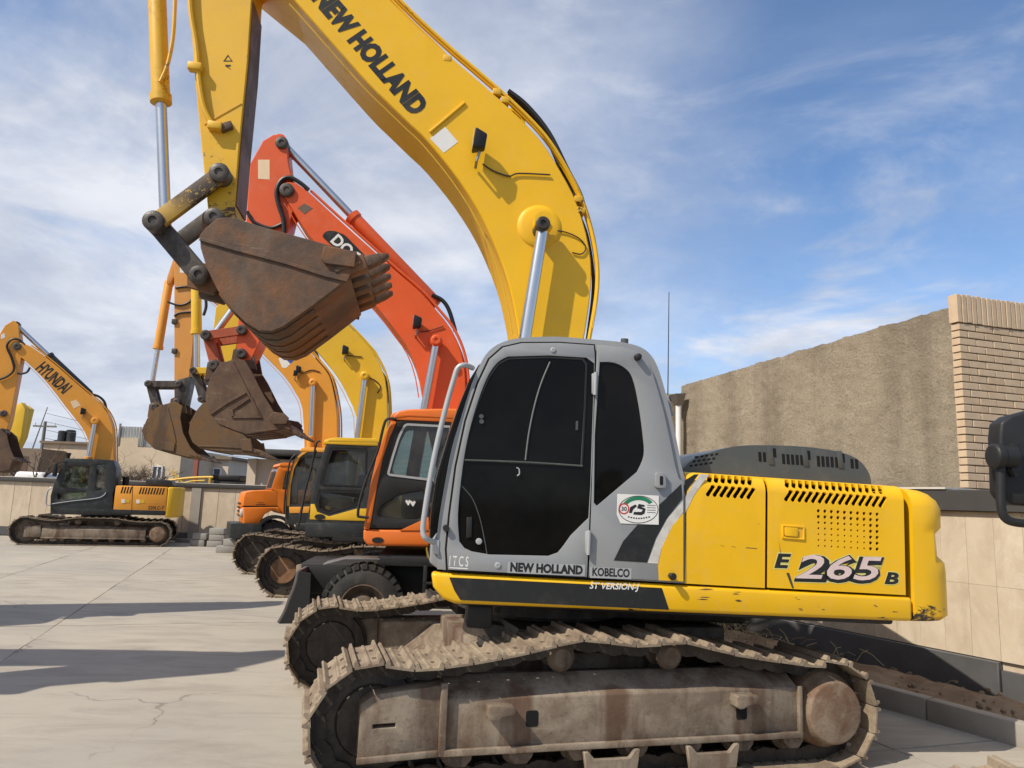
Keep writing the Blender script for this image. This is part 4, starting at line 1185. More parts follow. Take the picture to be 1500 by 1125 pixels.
# pocket latch on the second door
lp = [xz(980 + x / 2.885, 600 + y / 2.885) for x, y in ((475, 485), (572, 492), (573, 553), (476, 544))]
lt = obj('door_latch', MB().prism(lp, YS - .005, YS + .010, holes=[shrink(lp, .014)]), M_['yellow'], sp2, bevel=.004)
obj('latch_pocket', MB().prism(shrink(lp, .013), YS + .0004, YS + .0024), M_['yellow_worn'], lt)
lq = [xz(980 + x / 2.885, 600 + y / 2.885) for x, y in ((486, 496), (540, 500), (540, 538), (487, 533))]
obj('latch_grip', MB().prism(rnd(lq, .01), YS + .002, YS + .014), M_['yellow'], lt, bevel=.004)
rs = random.Random(4)
for cx, cy, w_, k in ((150, 752, 26, 4), (152, 800, 24, 3), (288, 772, 20, 3), (300, 806, 22, 3), (565, 850, 18, 2), (650, 838, 8, 1), (905, 884, 16, 3), (960, 862, 14, 3), (875, 826, 10, 2), (540, 796, 12, 2)):
    for _ in range(k):
        x, y = cx + rs.uniform(-w_, w_) * .7, cy + rs.uniform(-9, 9)
        l, h = rs.uniform(.4, 1) * w_, rs.uniform(1.2, 3.4)
        pts = [(x - l, y), (x - l * .3, y - h * rs.random()), (x + l * .5, y - h * .4), (x + l, y + 1), (x + l * .3, y + h * .7), (x - l * .4, y + h * .5)]
        obj('scrape', MB().prism([KT.at(980 + a_ / 2.885, 600 + b_ / 2.885, 1.40) for a_, b_ in pts], 1.4003, 1.4010), M_['pin'], skirt)
# E265B lettering: lime ground, black shadow, faded pale face
def big(s, p0, p1, h_, y, lay):
    a_, b_ = [xz(980 + q[0] / 2.885, 600 + q[1] / 2.885) for q in (p0, p1)]
    for k, (mat, bold, dx_, dz_) in enumerate(lay):
        q_ = bold * h_ / .72
        text_on(s, (a_[0] - dx_ + q_, a_[1] + dz_ - q_), (b_[0] - dx_ - q_, b_[1] + dz_ - q_), y + .0012 * k, h_ + 2 * q_, M_[mat], sp2, bold=bold, shear=.22)
big('265', (534, 712), (900, 722), .165, YS + .001, (('decal_lime', .115, .004, -.008), ('decal_black', .085, .005, -.008), ('decal_pink', .012, 0, 0)))
big('E', (447, 666), (514, 668), .092, YS + .001, (('decal_lime', .10, 0, 0), ('decal_black', .04, 0, 0)))
big('B', (912, 734), (968, 738), .078, YS + .001, (('decal_lime', .10, 0, 0), ('decal_black', .04, 0, 0)))
# scrapes down to bare metal near the lettering
for pts in ([(465, 560), (470, 600), (476, 640), (472, 600)], [(495, 690), (520, 755), (528, 755), (508, 690)], [(215, 573), (232, 576), (232, 578)], [(325, 582), (372, 586), (372, 588), (325, 585)], [(260, 578), (280, 580), (280, 582)]):
    obj('scrape', MB().prism([xz(980 + x / 2.885, 600 + y / 2.885) for x, y in pts], YS + .0006, YS + .0013), M_['pin'], sp2 if pts[0][0] > 420 else sp_)
zd = [(66, 374), (100, 318), (132, 272), (170, 276), (140, 312), (105, 362), (66, 440)]
obj('silver_decal', MB().prism([xz(980 + x / 2.885, 600 + y / 2.885) for x, y in zd], YS + .0006, YS + .002), M_['decal_silver'], sp_)
zd = [(66, 300), (106, 274), (126, 273), (90, 320), (66, 358)]
obj('swoosh_decal', MB().prism([xz(980 + x / 2.885, 600 + y / 2.885) for x, y in zd], YS + .0006, YS + .0016), M_['decal_black'], sp_)
# counterweight: lofted from plan outlines, with a lifting pocket in the rear corner
def cw_plan(ins, cut=0.0, bul=0.0):
    h = [(-2.425, 1.395), (-2.50, 1.395), (-2.60, 1.385), (-2.68, 1.345 - cut), (-2.745, 1.27 - cut * 1.15), (-2.80 + cut * .3, 1.14 - cut * .95), (-2.84 + cut * .3, .98 - cut * .4), (-2.865, .72), (-2.875, .3)]
    h = [(x + ins * min(1, (-2.425 - x) / .3) - bul * min(1, (-2.425 - x) / .3), y - (ins if x < -2.43 else ins)) for x, y in h]
    return h + [(x, -y) for x, y in h[::-1]]
lv_ = [(1.105, .07, 0, .02), (1.115, .03, 0, .03), (1.15, 0, 0, .035), (1.45, 0, 0, .03), (1.53, 0, 0, .02), (1.575, 0, .055, .01), (1.74, .0, .06, 0), (1.79, .0, 0, 0), (1.93, .0, 0, 0), (1.99, .02, 0, 0), (2.035, .06, 0, 0), (2.06, .11, 0, 0), (2.07, .17, 0, 0)]
v, f = [], []
n_ = 18
for z, i_, c_, b_ in lv_: v += [(x, y, z) for x, y in cw_plan(i_, c_, b_)]
for k in range(len(lv_) - 1):
    for i in range(n_):
        j = (i + 1) % n_
        f.append([k * n_ + i, k * n_ + j, (k + 1) * n_ + j, (k + 1) * n_ + i])
f.append(list(range(n_))); f.append([(len(lv_) - 1) * n_ + i for i in range(n_)])
cw = obj('counterweight', MB().add(v, f), M_['yellow_cw'], ko, KM2)
# dark bonnet over the air intake, rounded, slots as black plates painting their shade
z3 = (2.778, 960, 420)
IY = 1.12
io = KT.trace([(110, 742), (150, 705), (200, 682), (250, 666), (310, 652), (380, 645), (450, 645), (520, 646), (640, 654), (740, 670), (810, 694), (850, 728), (874, 770), (880, 812), (500, 800), (130, 778)], IY, z3)
cover = obj('intake_cover', MB().prism(spl(io[:14], 3) + io[14:], .0, IY), M_['hood_grey'], ko, KM2, bevel=.06, seg=4, ang=50)
def ISL(x0, y0, x1, y1, skew=3): return KT.trace([(x0, y0), (x1, y0 + 1), (x1 + skew, y1), (x0 + skew, y1 - 1)], IY, z3)
groups = [(418, 672, 2, 40), (478, 657, 1, 38), (514, 680, 5, 42), (617, 667, 1, 38), (656, 688, 5, 44), (757, 680, 1, 36), (793, 700, 2, 40)]
for gx, gy, n_, hh in groups:
    for i in range(n_):
        obj('slot', MB().prism(ISL(gx + i * 18.5, gy + i * 1.2, gx + i * 18.5 + 12, gy + hh + i * 1.2), IY - .02, IY + .0015), M_['void'], cover)  # thin black plates, slot shade put into the colour
for i in range(5):
    for j in range(3):
        x0 = 150 + i * 20 - j * 12 + 14; y0 = 690 + j * 18 - i * 3
        if x0 < 140: continue
        obj('slot', MB().prism(KT.trace([(x0, y0), (x0 + 12, y0 - 2), (x0 + 11, y0 + 6), (x0 - 1, y0 + 8)], IY, z3), IY - .02, IY + .0015), M_['void'], cover)
for x in (454, 595, 737):
    obj('cover_rib', MB().prism(KT.trace([(x, 650 + (x - 454) * .06), (x + 20, 652 + (x - 454) * .06), (x + 30, 725 + (x - 454) * .05), (x + 8, 724 + (x - 454) * .05)], IY, z3), IY - .01, IY + .008), M_['hood_grey'], cover, bevel=.004)
obj('exhaust_pipe', MB().cyl((-1.9, -.5, 2.0), (-1.9, -.5, 2.45), .07, n=16), M_['rust2'], ko, KM2)
# right-hand tank side, out of sight behind the cab
obj('fuel_tank', MB().box(-.64, .55, -1.39, -.50, 1.29, 2.02), M_['yellow'], ko, KM2, bevel=.05, seg=3)
obj('tool_box', MB().box(.56, 1.05, -1.39, -.60, 1.29, 1.75), M_['yellow'], ko, KM2, bevel=.04, seg=3)

# ------------- boom
BY = .33
bu = KT.trace([(855, 500), (866, 420), (863, 362), (846, 300), (822, 252), (790, 203), (746, 158), (700, 117), (650, 74), (600, 28), (560, -12)], BY)
bl_ = KT.trace([(430, 0), (443, 14), (534, 117), (566, 149), (600, 182), (627, 208), (672, 264), (709, 324), (739, 395), (754, 455), (761, 500)], BY)
foot = (0.30, 1.75)
bu, bl_ = spl(bu, 3), spl(bl_, 3)
tipx = 3.22; tipz = 6.60
outl = [(-.02, 1.62)] + [(bu[0][0] - .04, 2.6)] + bu + [(tipx - .55, tipz + .28), (tipx - .05, tipz + .16), (tipx + .08, tipz - .02), (tipx - .06, tipz - .17)] + bl_ + [(.62, 2.6), (.50, 1.62)]
boom = obj('boom', MB().prism(outl, -BY, BY), M_['yellow_boom'], ko, KM2, bevel=.010, seg=1, ang=55)
seam(boom, bl_, BY + .001, .055 if bl_[0][0] > bl_[-1][0] else -.055, M_['yellow_worn'])
seam(boom, bu, BY + .001, .06, M_['yellow_worn'], .005)
obj('boom_mount', MB().prism([(-.35, 1.2), (.85, 1.2), (.62, 1.95), (-.05, 1.95)], -.43, -.34).prism([(-.35, 1.2), (.85, 1.2), (.62, 1.95), (-.05, 1.95)], .34, .40), M_['yellow'], ko, KM2, bevel=.02)
pin_(ko, (.26, 1.72), -.46, .425, .08, M_['pin'], KM2)
# lettering: HOLLAND runs from (505, 57) to (607, 172)
ba, bb = KT.trace([(507, 60), (604, 172)], BY)
text_on('NEW HOLLAND', ba, bb, BY + .003, .205, M_['decal_black'], boom, bold=.06, fit='HOLLAND', space=1.0)
def BP(pts, y=BY): return KT.trace(pts, y)
obj('weld_bar', MB().prism(band(BP([(628, 193), (680, 149)]), .022), BY, BY + .018), M_['yellow_boom'], boom, bevel=.006)
obj('blank_sticker', MB().prism(BP([(652, 186), (671, 208), (650, 224), (630, 203)]), BY, BY + .002), M_['decal_white'], boom)
work_lamp(boom, KT.at(703, 212, BY + .10), BY + .03)
lw = BP([(707, 240), (722, 250), (745, 258), (760, 254), (806, 256)], BY + .015)
tubes(boom, 'lamp_wire', [xyz(lw, BY + .015)], .007, M_['hose'], n=6)
bp = KT.at(796, 326, BY + .24)
bossc = KT.at(790, 332, BY)
obj('pin_boss', MB().lathe((bossc[0], BY - .01, bossc[1]), (0, 1, 0), [(0, .20), (.018, .195), (.03, .15)], 32), M_['yellow_boom'], boom, bevel=.004, seg=1)
pin_(boom, bp, BY - .02, BY + .24, .062, M_['pin'], name='cylinder_pin')
for s_ in (1, -1):
    yy = s_ * (BY + .14)
    rt = KT.at(796, 327, BY + .14); rb = KT.at(769, 494, BY + .14)
    d_ = Vector(rb) - Vector(rt); rb2 = Vector(rt) + d_ * 2.05
    hyd(ko, 'boom_cylinder', tuple(rb2), rt, .085, .052, .44, M_['yellow_boom'], KM2, yy, .088)
hb = BP([(806, 337), (828, 340), (848, 349), (858, 362), (852, 372), (838, 370)], BY + .012)
tubes(boom, 'grease_line', [xyz(hb, BY + .012)], .006, M_['hose'], n=6)
# pipes and hoses over the back of the boom
bkp = KT.trace([(858, 500), (871, 420), (868, 362), (852, 300), (828, 250), (796, 200), (752, 154), (706, 113), (656, 70), (606, 24), (566, -16)], BY)
for dy_, off, r_ in ((.30, .030, .020), (.22, .045, .020), (-.22, .045, .020), (-.30, .03, .02)):
    path = []
    for i, p in enumerate(bkp):
        a_, c_ = Vector(bkp[max(i - 1, 0)]), Vector(bkp[min(i + 1, len(bkp) - 1)])
        e_ = (c_ - a_).normalized(); n_ = Vector((e_.y, -e_.x))
        if n_.x > 0: n_ = -n_
        path.append((p[0] + n_.x * off, dy_, p[1] + n_.y * off))
    tubes(boom, 'oil_pipe', [path], r_, M_['yellow_boom'])
hs1 = KT.trace([(735, 146), (765, 168), (800, 208), (826, 262), (840, 296), (846, 320)], .12)
for dy_ in (.06, .14, .20): tubes(boom, 'hose', [[(p[0] - .03 - .02 * math.sin(i * 1.3 + dy_ * 9), dy_, p[1] + .03 + dy_ * .1) for i, p in enumerate(hs1)]], .022, M_['hose'])
hs2 = KT.trace([(846, 318), (858, 350), (866, 400), (866, 440), (858, 500)], .2)
tubes(boom, 'hose', [xyz(hs2, .26)], .016, M_['hose'])
hs3 = KT.trace([(720, 138), (690, 112), (660, 84), (630, 52), (590, 14), (560, -20)], .3)
tubes(boom, 'oil_pipe', [[(p[0] - .05, .10, p[1] + .05) for p in hs3]], .016, M_['yellow_boom'])
for px, py in ((842, 296), (846, 312), (724, 140), (652, 92), (736, 152)):
    c = KT.at(px, py, .25)
    obj('pipe_clamp', MB().box(c[0] - .055, c[0] + .02, .16, .335, c[1] - .03, c[1] + .03), M_['yellow_worn'], boom, bevel=.008)
ey = KT.trace([(738, 160), (752, 158), (768, 172), (770, 186), (757, 184), (742, 172)], .1)
obj('lifting_eye', MB().prism(rnd(ey, .03), .05, .11, holes=[shrink(rnd(ey, .03), .03)]), M_['yellow_boom'], boom, bevel=.006)
# ------------- arm, its cylinder, bucket cylinder
AY = .20
ar = KT.trace([(275, -30), (279, 30), (286, 120), (295, 215), (300, 262), (306, 322), (336, 342), (343, 330), (344, 300), (351, 213), (363, 92), (369, 0), (371, -30)], AY)
ar = ar[:6] + ar[6:]
pt = (tipx, tipz)
arm_o = ar[:7] + ar[7:] + [(tipx - .20, tipz - .22), (tipx - .22, tipz + .10), (tipx - .02, tipz + .62), (tipx + .22, tipz + .72), (tipx + .52, tipz + .10)]
arm = obj('arm', MB().prism(arm_o, -AY, AY), M_['yellow_arm'], ko, KM2, bevel=.010, seg=1, ang=40)
pin_(arm, pt, -.40, .40, .075, M_['pin'])
ac0 = (1.35, 6.88); ac1 = (tipx + .05, tipz + .58)
hyd(ko, 'arm_cylinder', ac0, ac1, .10, .055, .62, M_['yellow_boom'], KM2, 0.0, .10)
pa_ = KT.trace([(277, -30), (280, 20), (288, 70), (291, 112), (297, 150), (304, 170), (316, 190)], AY + .03)
tubes(arm, 'oil_pipe', [xyz(pa_, AY + .035)], .022, M_['yellow_worn'])
for px, py in ((288, 102), (317, 188)):
    c = KT.at(px, py, AY)
    obj('pipe_clamp', MB().box(c[0] - .06, c[0] + .06, AY - .01, AY + .075, c[1] - .035, c[1] + .035), M_['yellow_worn'], arm, bevel=.012)
obj('pipe_clamp', MB().prism(KT.trace([(322, 185), (340, 180), (342, 190), (326, 196)], AY), AY - .01, AY + .05), M_['rust'], arm, bevel=.008)
obj('weld_seam', MB().prism(band(KT.trace([(298, 181), (353, 150)], AY), .015), AY, AY + .006), M_['yellow_worn'], arm)
tri = KT.trace([(334, 80), (341, 90), (327, 90)], AY)
obj('warning_mark', MB().prism(tri, AY + .0005, AY + .002, holes=[shrink(tri, .008)]), M_['black'], arm)
obj('warning_mark', MB().prism(KT.trace([(330, 95), (338, 95), (338, 97), (333, 98), (338, 101), (338, 102), (330, 97)], AY), AY + .0005, AY + .002), M_['black'], arm)
# brown strip along the arm's inner face
inr = KT.trace([(344, 300), (351, 213), (363, 92), (369, 0)], AY)
obj('inner_face_strip', MB().prism(band(inr, .012), -AY + .02, AY - .02), M_['rust'], arm)
# bucket linkage
L1, L2, L3 = KT.at(322, 254, .30), KT.at(226, 325, .30), KT.at(291, 402, .26)
AP = KT.at(322, 330, .1)
lk = None
for y0, y1 in ((.24, .30), (-.30, -.24)):
    obj('guide_link', MB().prism(bar2(L1, L2, .072), y0, y1), M_['pin'] if y0 < 0 else M_['link_worn'], ko, KM2, bevel=.008)
for y0, y1 in ((.10, .22), (-.22, -.10)):
    obj('bucket_link', MB().prism(bar2(L2, L3, .082), y0, y1), M_['pin'], ko, KM2, bevel=.012)
pin_(ko, L1, -.34, .34, .084, M_['pin'], KM2); pin_(ko, L2, -.35, .35, .086, M_['pin'], KM2)
pin_(ko, L3, -.28, .28, .078, M_['pin'], KM2)
pin_(ko, AP, -.32, .32, .080, M_['pin'], KM2)
rodb = KT.at(236, 152, 0)
bc_top = Vector(L2) + (Vector(rodb) - Vector(L2)) * 2.9
hyd(ko, 'bucket_cylinder', tuple(bc_top), L2, .078, .048, .655, M_['yellow_worn'], KM2, 0.0, .085)
obj('cylinder_ear', MB().prism(bar2(tuple(bc_top), (tipx + .15, bc_top.y + .05), .12), -.06, .06), M_['yellow_worn'], ko, KM2, bevel=.01)
bcp = KT.trace([(258, -20), (255, 50), (247, 95), (236, 122)], .07)
tubes(ko, 'oil_pipe', [xyz(bcp, .09)], .018, M_['yellow_worn'], KM2)
# bucket
z5 = (2.163, 180, 0)
BK = .64
side = KT.trace([(243, 745), (262, 722), (300, 690), (350, 688), (430, 715), (540, 745), (650, 775), (742, 800), (716, 882), (600, 970), (510, 1034), (470, 1050), (430, 1048), (388, 1022), (342, 978), (300, 920), (266, 850), (246, 785)], BK, z5)
shell = KT.trace([(722, 880), (600, 970), (510, 1034), (470, 1050), (430, 1048), (388, 1022), (342, 978), (300, 920), (266, 850), (246, 785), (243, 745), (262, 722), (300, 690)], BK, z5)
troot, ttip = KT.trace([(716, 842), (842, 802)], BK, z5)
rib1 = KT.trace([(246, 752), (350, 783), (520, 828), (640, 866), (714, 884)], BK, z5)
cutp = KT.trace([(640, 782), (742, 800), (735, 850), (640, 838), (628, 820)], BK, z5)
ear = [tuple(Vector(L3) + Vector(d)) for d in ((-.12, -.14), (.10, -.10), (.12, .06), (.02, .13), (-.10, .10), (-.2, .06))]
ear2 = [tuple(Vector(AP) + Vector(d)) for d in ((-.22, -.22), (.10, -.20), (.13, .05), (0, .13), (-.13, .06))]
bucket(ko, side, shell, -BK, BK, (troot, ttip), M_['rust'], KM2, cutter=cutp, n_teeth=5, tooth_w=.15, tooth_h=.135, ears=(ear, ear2), wear=5, rib=[rib1])
# ------------------------------------------------------------------ the other machines in the row
z8 = (3.126, 180, 340)
zb = (2.679, 340, 180)
zc = (3.308, 300, 560)
z0 = (2.961, 0, 440)
zl = (3.947, 0, 600)
def far_track(th, yc, outer, sh, n, xf, xr, rf, zs, M=None, idler=None, guard=False):
    lp = belt(xf, rf, rf + .03, xr, rf * .92, rf * .92 + .03, [(xf * .62, zs - .12), (xf * .3, zs - .03), (.1, zs - .02), (xr * .3, zs - .02), (xr * .62, zs - .10)])
    t_ = crawler(th, yc, .58, lp, n, sh, outer, beam=(xr + .35, xf - .45, .22, .50), carriers=((.5, zs - .13), (-.6, zs - .13)), xf=xf, zf=rf + .03, rf=rf - .03, xr=xr, zr=rf * .92 + .03, rr=rf * .86,
                 mats=dict(idler=idler) if idler else None)
    yo = yc + outer * .20
    y0, y1 = sorted((yo - outer * .2, yo + outer * .01))
    g1 = xf + .02 if guard else xf - .24
    obj('idler_guard', MB().prism([(xf - .45, .24), (g1, .24), (g1, .56), (xf - .40, .60)], y0, y1), M_['frame'], t_, bevel=.01)
    return t_
def base_works(th, y=1.3, x0=-2.5, x1=1.0, mat='black'):
    obj('carbody', MB().box(-.8, .8, -.9, .9, .38, .75), M_['frame'], th, bevel=.02)
    obj('slewing_ring', MB().lathe((0, 0, .74), (0, 0, 1), [(0, .65), (.2, .65), (.201, .72), (.32, .72)], 36), M_['grease'], th)
    return obj('deck_skirt', MB().box(x0, x1, -y, y, .98, 1.16), M_[mat], th, bevel=.03)
def boom_part(th, fr, up, lo, mat, BY=.3, base=(.1, 1.35), tip=None, z=None):
    u, l = spl(fr.trace(up, BY, z), 2), spl(fr.trace(lo, BY, z), 2)      # up: base -> tip; lo: tip -> base
    o = [(base[0] - .25, base[1])] + u + (fr.trace(tip, BY, z) if tip else []) + l + [(base[0] + .25, base[1])]
    b = obj('boom', MB().prism(o, -BY, BY), mat, th, bevel=.012, seg=1, ang=50)
    seam(b, l, BY + .001, .05, mat, .008)
    n = len(u)
    for dy in (.24, -.24):                                          # pipes over the back
        path = []
        for i in range(0, n, 2):
            a, c = Vector(u[max(i - 1, 0)]), Vector(u[min(i + 1, n - 1)])
            e = (c - a).normalized(); q = Vector((e.y, -e.x))
            if q.x > 0: q = -q
            path.append((u[i][0] + q.x * .04, dy, u[i][1] + q.y * .04))
        tubes(b, 'oil_pipe', [path], .02, mat, n=6)
    return b, u
def linkage(th, fr, l1, l2, l3, piv, m1, m2, z=None, w=.06):
    a, b, c, p = fr.at(*l1, .25), fr.at(*l2, .25), fr.at(*l3, .22), fr.at(*piv, .1)
    for y0, y1 in ((.19, .25), (-.25, -.19)): obj('guide_link', MB().prism(bar2(a, b, w), y0, y1), m1, th, bevel=.006, seg=1)
    for y0, y1 in ((.08, .17), (-.17, -.08)): obj('bucket_link', MB().prism(bar2(b, c, w * 1.1), y0, y1), m2, th, bevel=.006, seg=1)
    for q in (a, b, c, p): pin_(th, q, -.29, .29, w * 1.15, M_['pin'])
    return a, b, c, p
def zp(z, pts): return [(z[1] + x / z[0], z[2] + y / z[0]) for x, y in pts]
far_shoe = shoe_mesh(.19, .58, False)

# ---------- orange wheeled excavator beside the big one
DF = Frame(-0.57, 10.57, 6)
do = thing('wheeled_excavator', 'orange wheeled excavator with black door panels and dozer blade, beside the grey cab', 'excavator', DF.M, 'excavators parked in the yard')
obj('chassis', MB().box(-2.3, 2.1, -.55, .55, .55, .95).box(1.0, 1.5, -1.0, 1.0, .42, .68).box(-1.6, -1.1, -1.0, 1.0, .42, .68), M_['black'], do, bevel=.03)
def wheel(parent, x, y, r, w, out, lugs=30):
    t_ = obj('wheel', MB().lathe((x, y - w / 2, r), (0, 1, 0), [(0, r * .55), (0, r * .62), (.02, r * .80), (.05, r * .93), (.09, r * .965), (w - .09, r * .965), (w - .05, r * .93), (w - .02, r * .80), (w, r * .62), (w, r * .55), (0, r * .55)], 36, caps=False), M_['rubber'], parent)
    mb = MB()
    for i in range(lugs):
        a = 2 * math.pi * i / lugs
        for s_ in (0, 1):
            a_ = a + s_ * math.pi / lugs
            y0, y1 = (y - w / 2 + .015, y + .03) if s_ == 0 else (y - .03, y + w / 2 - .015)
            c, s = math.cos(a_), math.sin(a_)
            u = Vector((c, 0, s)); t = Vector((-s, 0, c))
            o = Vector((x, 0, r))
            hw = r * .062
            ctr = o + u * (r * .965)
            pts = []
            for yy, sk in ((y0, 0 if s_ else .0), (y1, 0)):
                for du in (-.05, -.002 + r * .02):
                    for dt in (-hw, hw):
                        pts.append(ctr + u * du * (1.0) + t * dt + Vector((0, yy, 0)))
            mb.add(pts, [[0, 1, 3, 2], [4, 6, 7, 5], [0, 4, 5, 1], [2, 3, 7, 6], [0, 2, 6, 4], [1, 5, 7, 3]])
    obj('tread', mb, M_['rubber'], t_, smooth=False)
    yo = y + out * w / 2
    obj('rim', MB().lathe((x, yo - out * .16, r), (0, out, 0), [(0, r * .60), (.10, r * .58), (.15, r * .56), (.155, r * .50), (.05, r * .46), (.02, r * .36), (.05, r * .30), (.12, r * .24), (.13, r * .14)], 32), M_['roller'], t_)
    return t_
for x in (1.25, -1.45):
    for s_ in (1, -1): wheel(do, x, s_ * 1.03, .506, .44, s_)
obj('fender', MB().prism(band([(1.75, .99), (1.5, 1.06), (.95, 1.07), (.5, 1.03)], .02), .72, 1.15), M_['steel'], do, bevel=.006)
obj('step', MB().box(-.5, .55, .75, 1.22, .50, .54).box(-.5, .55, .75, 1.20, .78, .81).box(-.5, -.45, .75, 1.2, .5, 1.0).box(.5, .55, .75, 1.2, .5, 1.0), M_['black'], do, bevel=.008)
bl2 = DF.trace([(438, 842), (426, 858), (416, 880), (410, 905)], 1.2)
bp2 = spl([(bl2[0][0], .90), (bl2[0][0] + .02, .74), (bl2[0][0] + .08, .55), (bl2[0][0] + .12, .42), (bl2[0][0] + .18, .30)], 4)
bb = obj('dozer_blade', MB().prism(band(bp2, .035), -1.22, 1.22), M_['blade_grey'], do, bevel=.006)
obj('blade_end', MB().prism(bp2 + [(bp2[-1][0] - .34, .31), (bp2[0][0] - .14, .88)], 1.20, 1.235), M_['black'], bb)
for s_ in (.45, -.45):
    obj('blade_arm', MB().frustum((1.4, s_, .62), (bp2[6][0] - .02, s_, .55), .14, .22, .14, .30), M_['black'], bb, bevel=.01)
    hyd(do, 'blade_cylinder', (1.45, .88), (bp2[4][0] - .05, .80), .06, .035, .55, M_['black'], None, s_ * .5, .06)
DY = 1.22
dko = DF.trace([(790, 792), (768, 765), (768, 712), (1330, 718), (1330, 800)], DY, zc)
obj('deck_skirt', MB().prism(dko + [], -DY, DY), M_['orange_cab'], do, bevel=.03, seg=3)
obj('deck_frame', MB().box(-2.6, 1.1, -1.15, 1.15, .98, 1.12), M_['black'], do, bevel=.02)
obj('slewing_ring', MB().lathe((0, 0, .9), (0, 0, 1), [(0, .6), (.2, .6)], 30), M_['grease'], do)
co_ = DF.trace([(790, 708), (800, 620), (822, 490), (850, 360), (890, 245), (912, 190), (1000, 172), (1290, 176), (1312, 400), (1312, 712)], DY, zc)
w1 = rnd(DF.trace([(968, 198), (1268, 214), (1266, 482), (1090, 478), (880, 452), (905, 360), (936, 262)], DY, zc), .05)
w2 = rnd(DF.trace([(836, 652), (850, 604), (940, 545), (1062, 524), (1064, 600), (1042, 664), (940, 664)], DY, zc), .04)
dc = pane_cab(do, DF, DY, 1.0, co_, [w1, w2], M_['black'], M_['glass'], roof=M_['orange_cab'], trim=M_['rail'], ntrim=1)
rt_ = DF.trace([(900, 190), (915, 155), (940, 138), (990, 130), (1180, 126), (1300, 130), (1310, 190), (1000, 172), (925, 182)], DY + .02, zc)
obj('roof_cap', MB().prism(rt_, DY - 1.02, DY + .02), M_['orange_cab'], dc, bevel=.03, seg=3)
obj('front_post', MB().prism(DF.trace([(770, 712), (782, 620), (806, 480), (836, 350), (876, 240), (905, 188), (930, 190), (895, 270), (862, 370), (835, 500), (812, 640), (798, 712)], DY + .012, zc), DY - 1.0, DY + .012), M_['orange_cab'], dc, bevel=.01)
obj('door_wedge', MB().prism(DF.trace([(945, 718), (1090, 650), (1330, 640), (1330, 720)], DY + .012, zc), DY - .02, DY + .012), M_['orange_cab'], dc, bevel=.004)
tubes(dc, 'handrail', [xyz(DF.trace([(930, 178), (885, 178), (866, 215), (838, 330), (790, 450), (755, 560), (742, 640), (755, 652), (795, 655)], DY + .06, zc), DY + .06)], .017, M_['black'])
for hx, hy in ((985, 580), (1008, 585)):
    h = [(hx - 14, hy - 4), (hx - 7, hy - 12), (hx, hy - 4), (hx + 7, hy - 12), (hx + 14, hy - 4), (hx + 4, hy + 14), (hx, hy + 18)]
    obj('heart_sticker', MB().prism(DF.trace(h, DY - .02, zc), DY - .0225, DY - .0215), M_['decal_white'], dc)
el = DF.at(300 + 838 / 3.308, 560 + 765 / 3.308, DY)
obj('oval_badge', MB().prism([(el[0] + .07 * math.cos(rad(i * 20)), el[1] + .035 * math.sin(rad(i * 20))) for i in range(18)], DY + .001, DY + .008), M_['black'], do)
hd_ = obj('engine_hood', MB().box(-2.5, -.62, -1.15, 1.2, 1.30, 1.98), M_['orange_cab'], do, bevel=.06, seg=3)
obj('counterweight', MB().prism([(-2.52, 1.2), (-2.75, 1.1), (-2.9, .7), (-2.9, -.7), (-2.75, -1.1), (-2.52, -1.2)], 1.0, 1.95, ax='z'), M_['charcoal'], do, bevel=.06, seg=3)
tubes(dc, 'gear_lever', [[(.35, .5, 1.3), (.30, .55, 1.75), (.28, .55, 1.95)], [(.5, .8, 1.3), (.45, .8, 1.7)]], .03, M_['black'])
obj('steering_column', MB().frustum((.55, .70, 1.2), (.40, .70, 1.85), .10, .12, .07, .08).lathe((.40, .70, 1.86), (.35, 0, 1), [(0, .17), (.03, .18), (.05, .165)], 20), M_['black'], dc)
db, du = boom_part(do, DF, [(682, 606), (682, 553), (676, 516), (661, 482), (639, 454), (616, 428), (579, 396), (538, 359), (490, 316), (452, 281)], [(416, 288), (428, 307), (452, 345), (490, 386), (549, 447), (583, 490), (601, 516), (614, 553), (622, 606)], M_['orange_red'], .27, base=(0.0, 1.5), tip=[(434, 268), (420, 266), (411, 276)])
z_ = BP
bt = DF.trace([(471, 346), (478, 338), (490, 338), (505, 344), (560, 400), (556, 410), (540, 412), (484, 358)], .272)
obj('name_badge', MB().prism(rnd(bt, .05), .2705, .273), M_['decal_black'], db)
a, b = DF.trace([(483, 354), (553, 418)], .274)
text_on('DOOSAN', a, b, .2745, .17, M_['decal_white'], db, bold=.03)
obj('boom_mark', MB().prism(DF.trace([(436, 305), (446, 298), (458, 305), (446, 314)], .27), .2705, .273), M_['rust'], db)
dpin = DF.at(639, 498, .45)
pin_(db, dpin, .25, .47, .07, M_['orange_red'])
for s_ in (1, -1):
    rb = DF.at(621, 600, .38)
    hyd(do, 'boom_cylinder', tuple(Vector(dpin) + (Vector(rb) - Vector(dpin)) * 2.2), dpin, .085, .05, .48, M_['orange_red'], None, s_ * .38, .085)
work_lamp(db, DF.at(612, 474, .37), .27)
tubes(db, 'lamp_wire', [xyz(DF.trace([(616, 486), (630, 484), (650, 478)], .285), .285)], .008, M_['hose'], n=6)
tubes(db, 'hose', [xyz(DF.trace([(633, 432), (648, 440), (658, 455), (667, 485)], .1), .1)], .03, M_['hose'])
hyd(do, 'arm_cylinder', DF.at(640, 447, 0), DF.at(411, 207, 0), .10, .055, .545, M_['orange_red'], None, 0.0, .09)
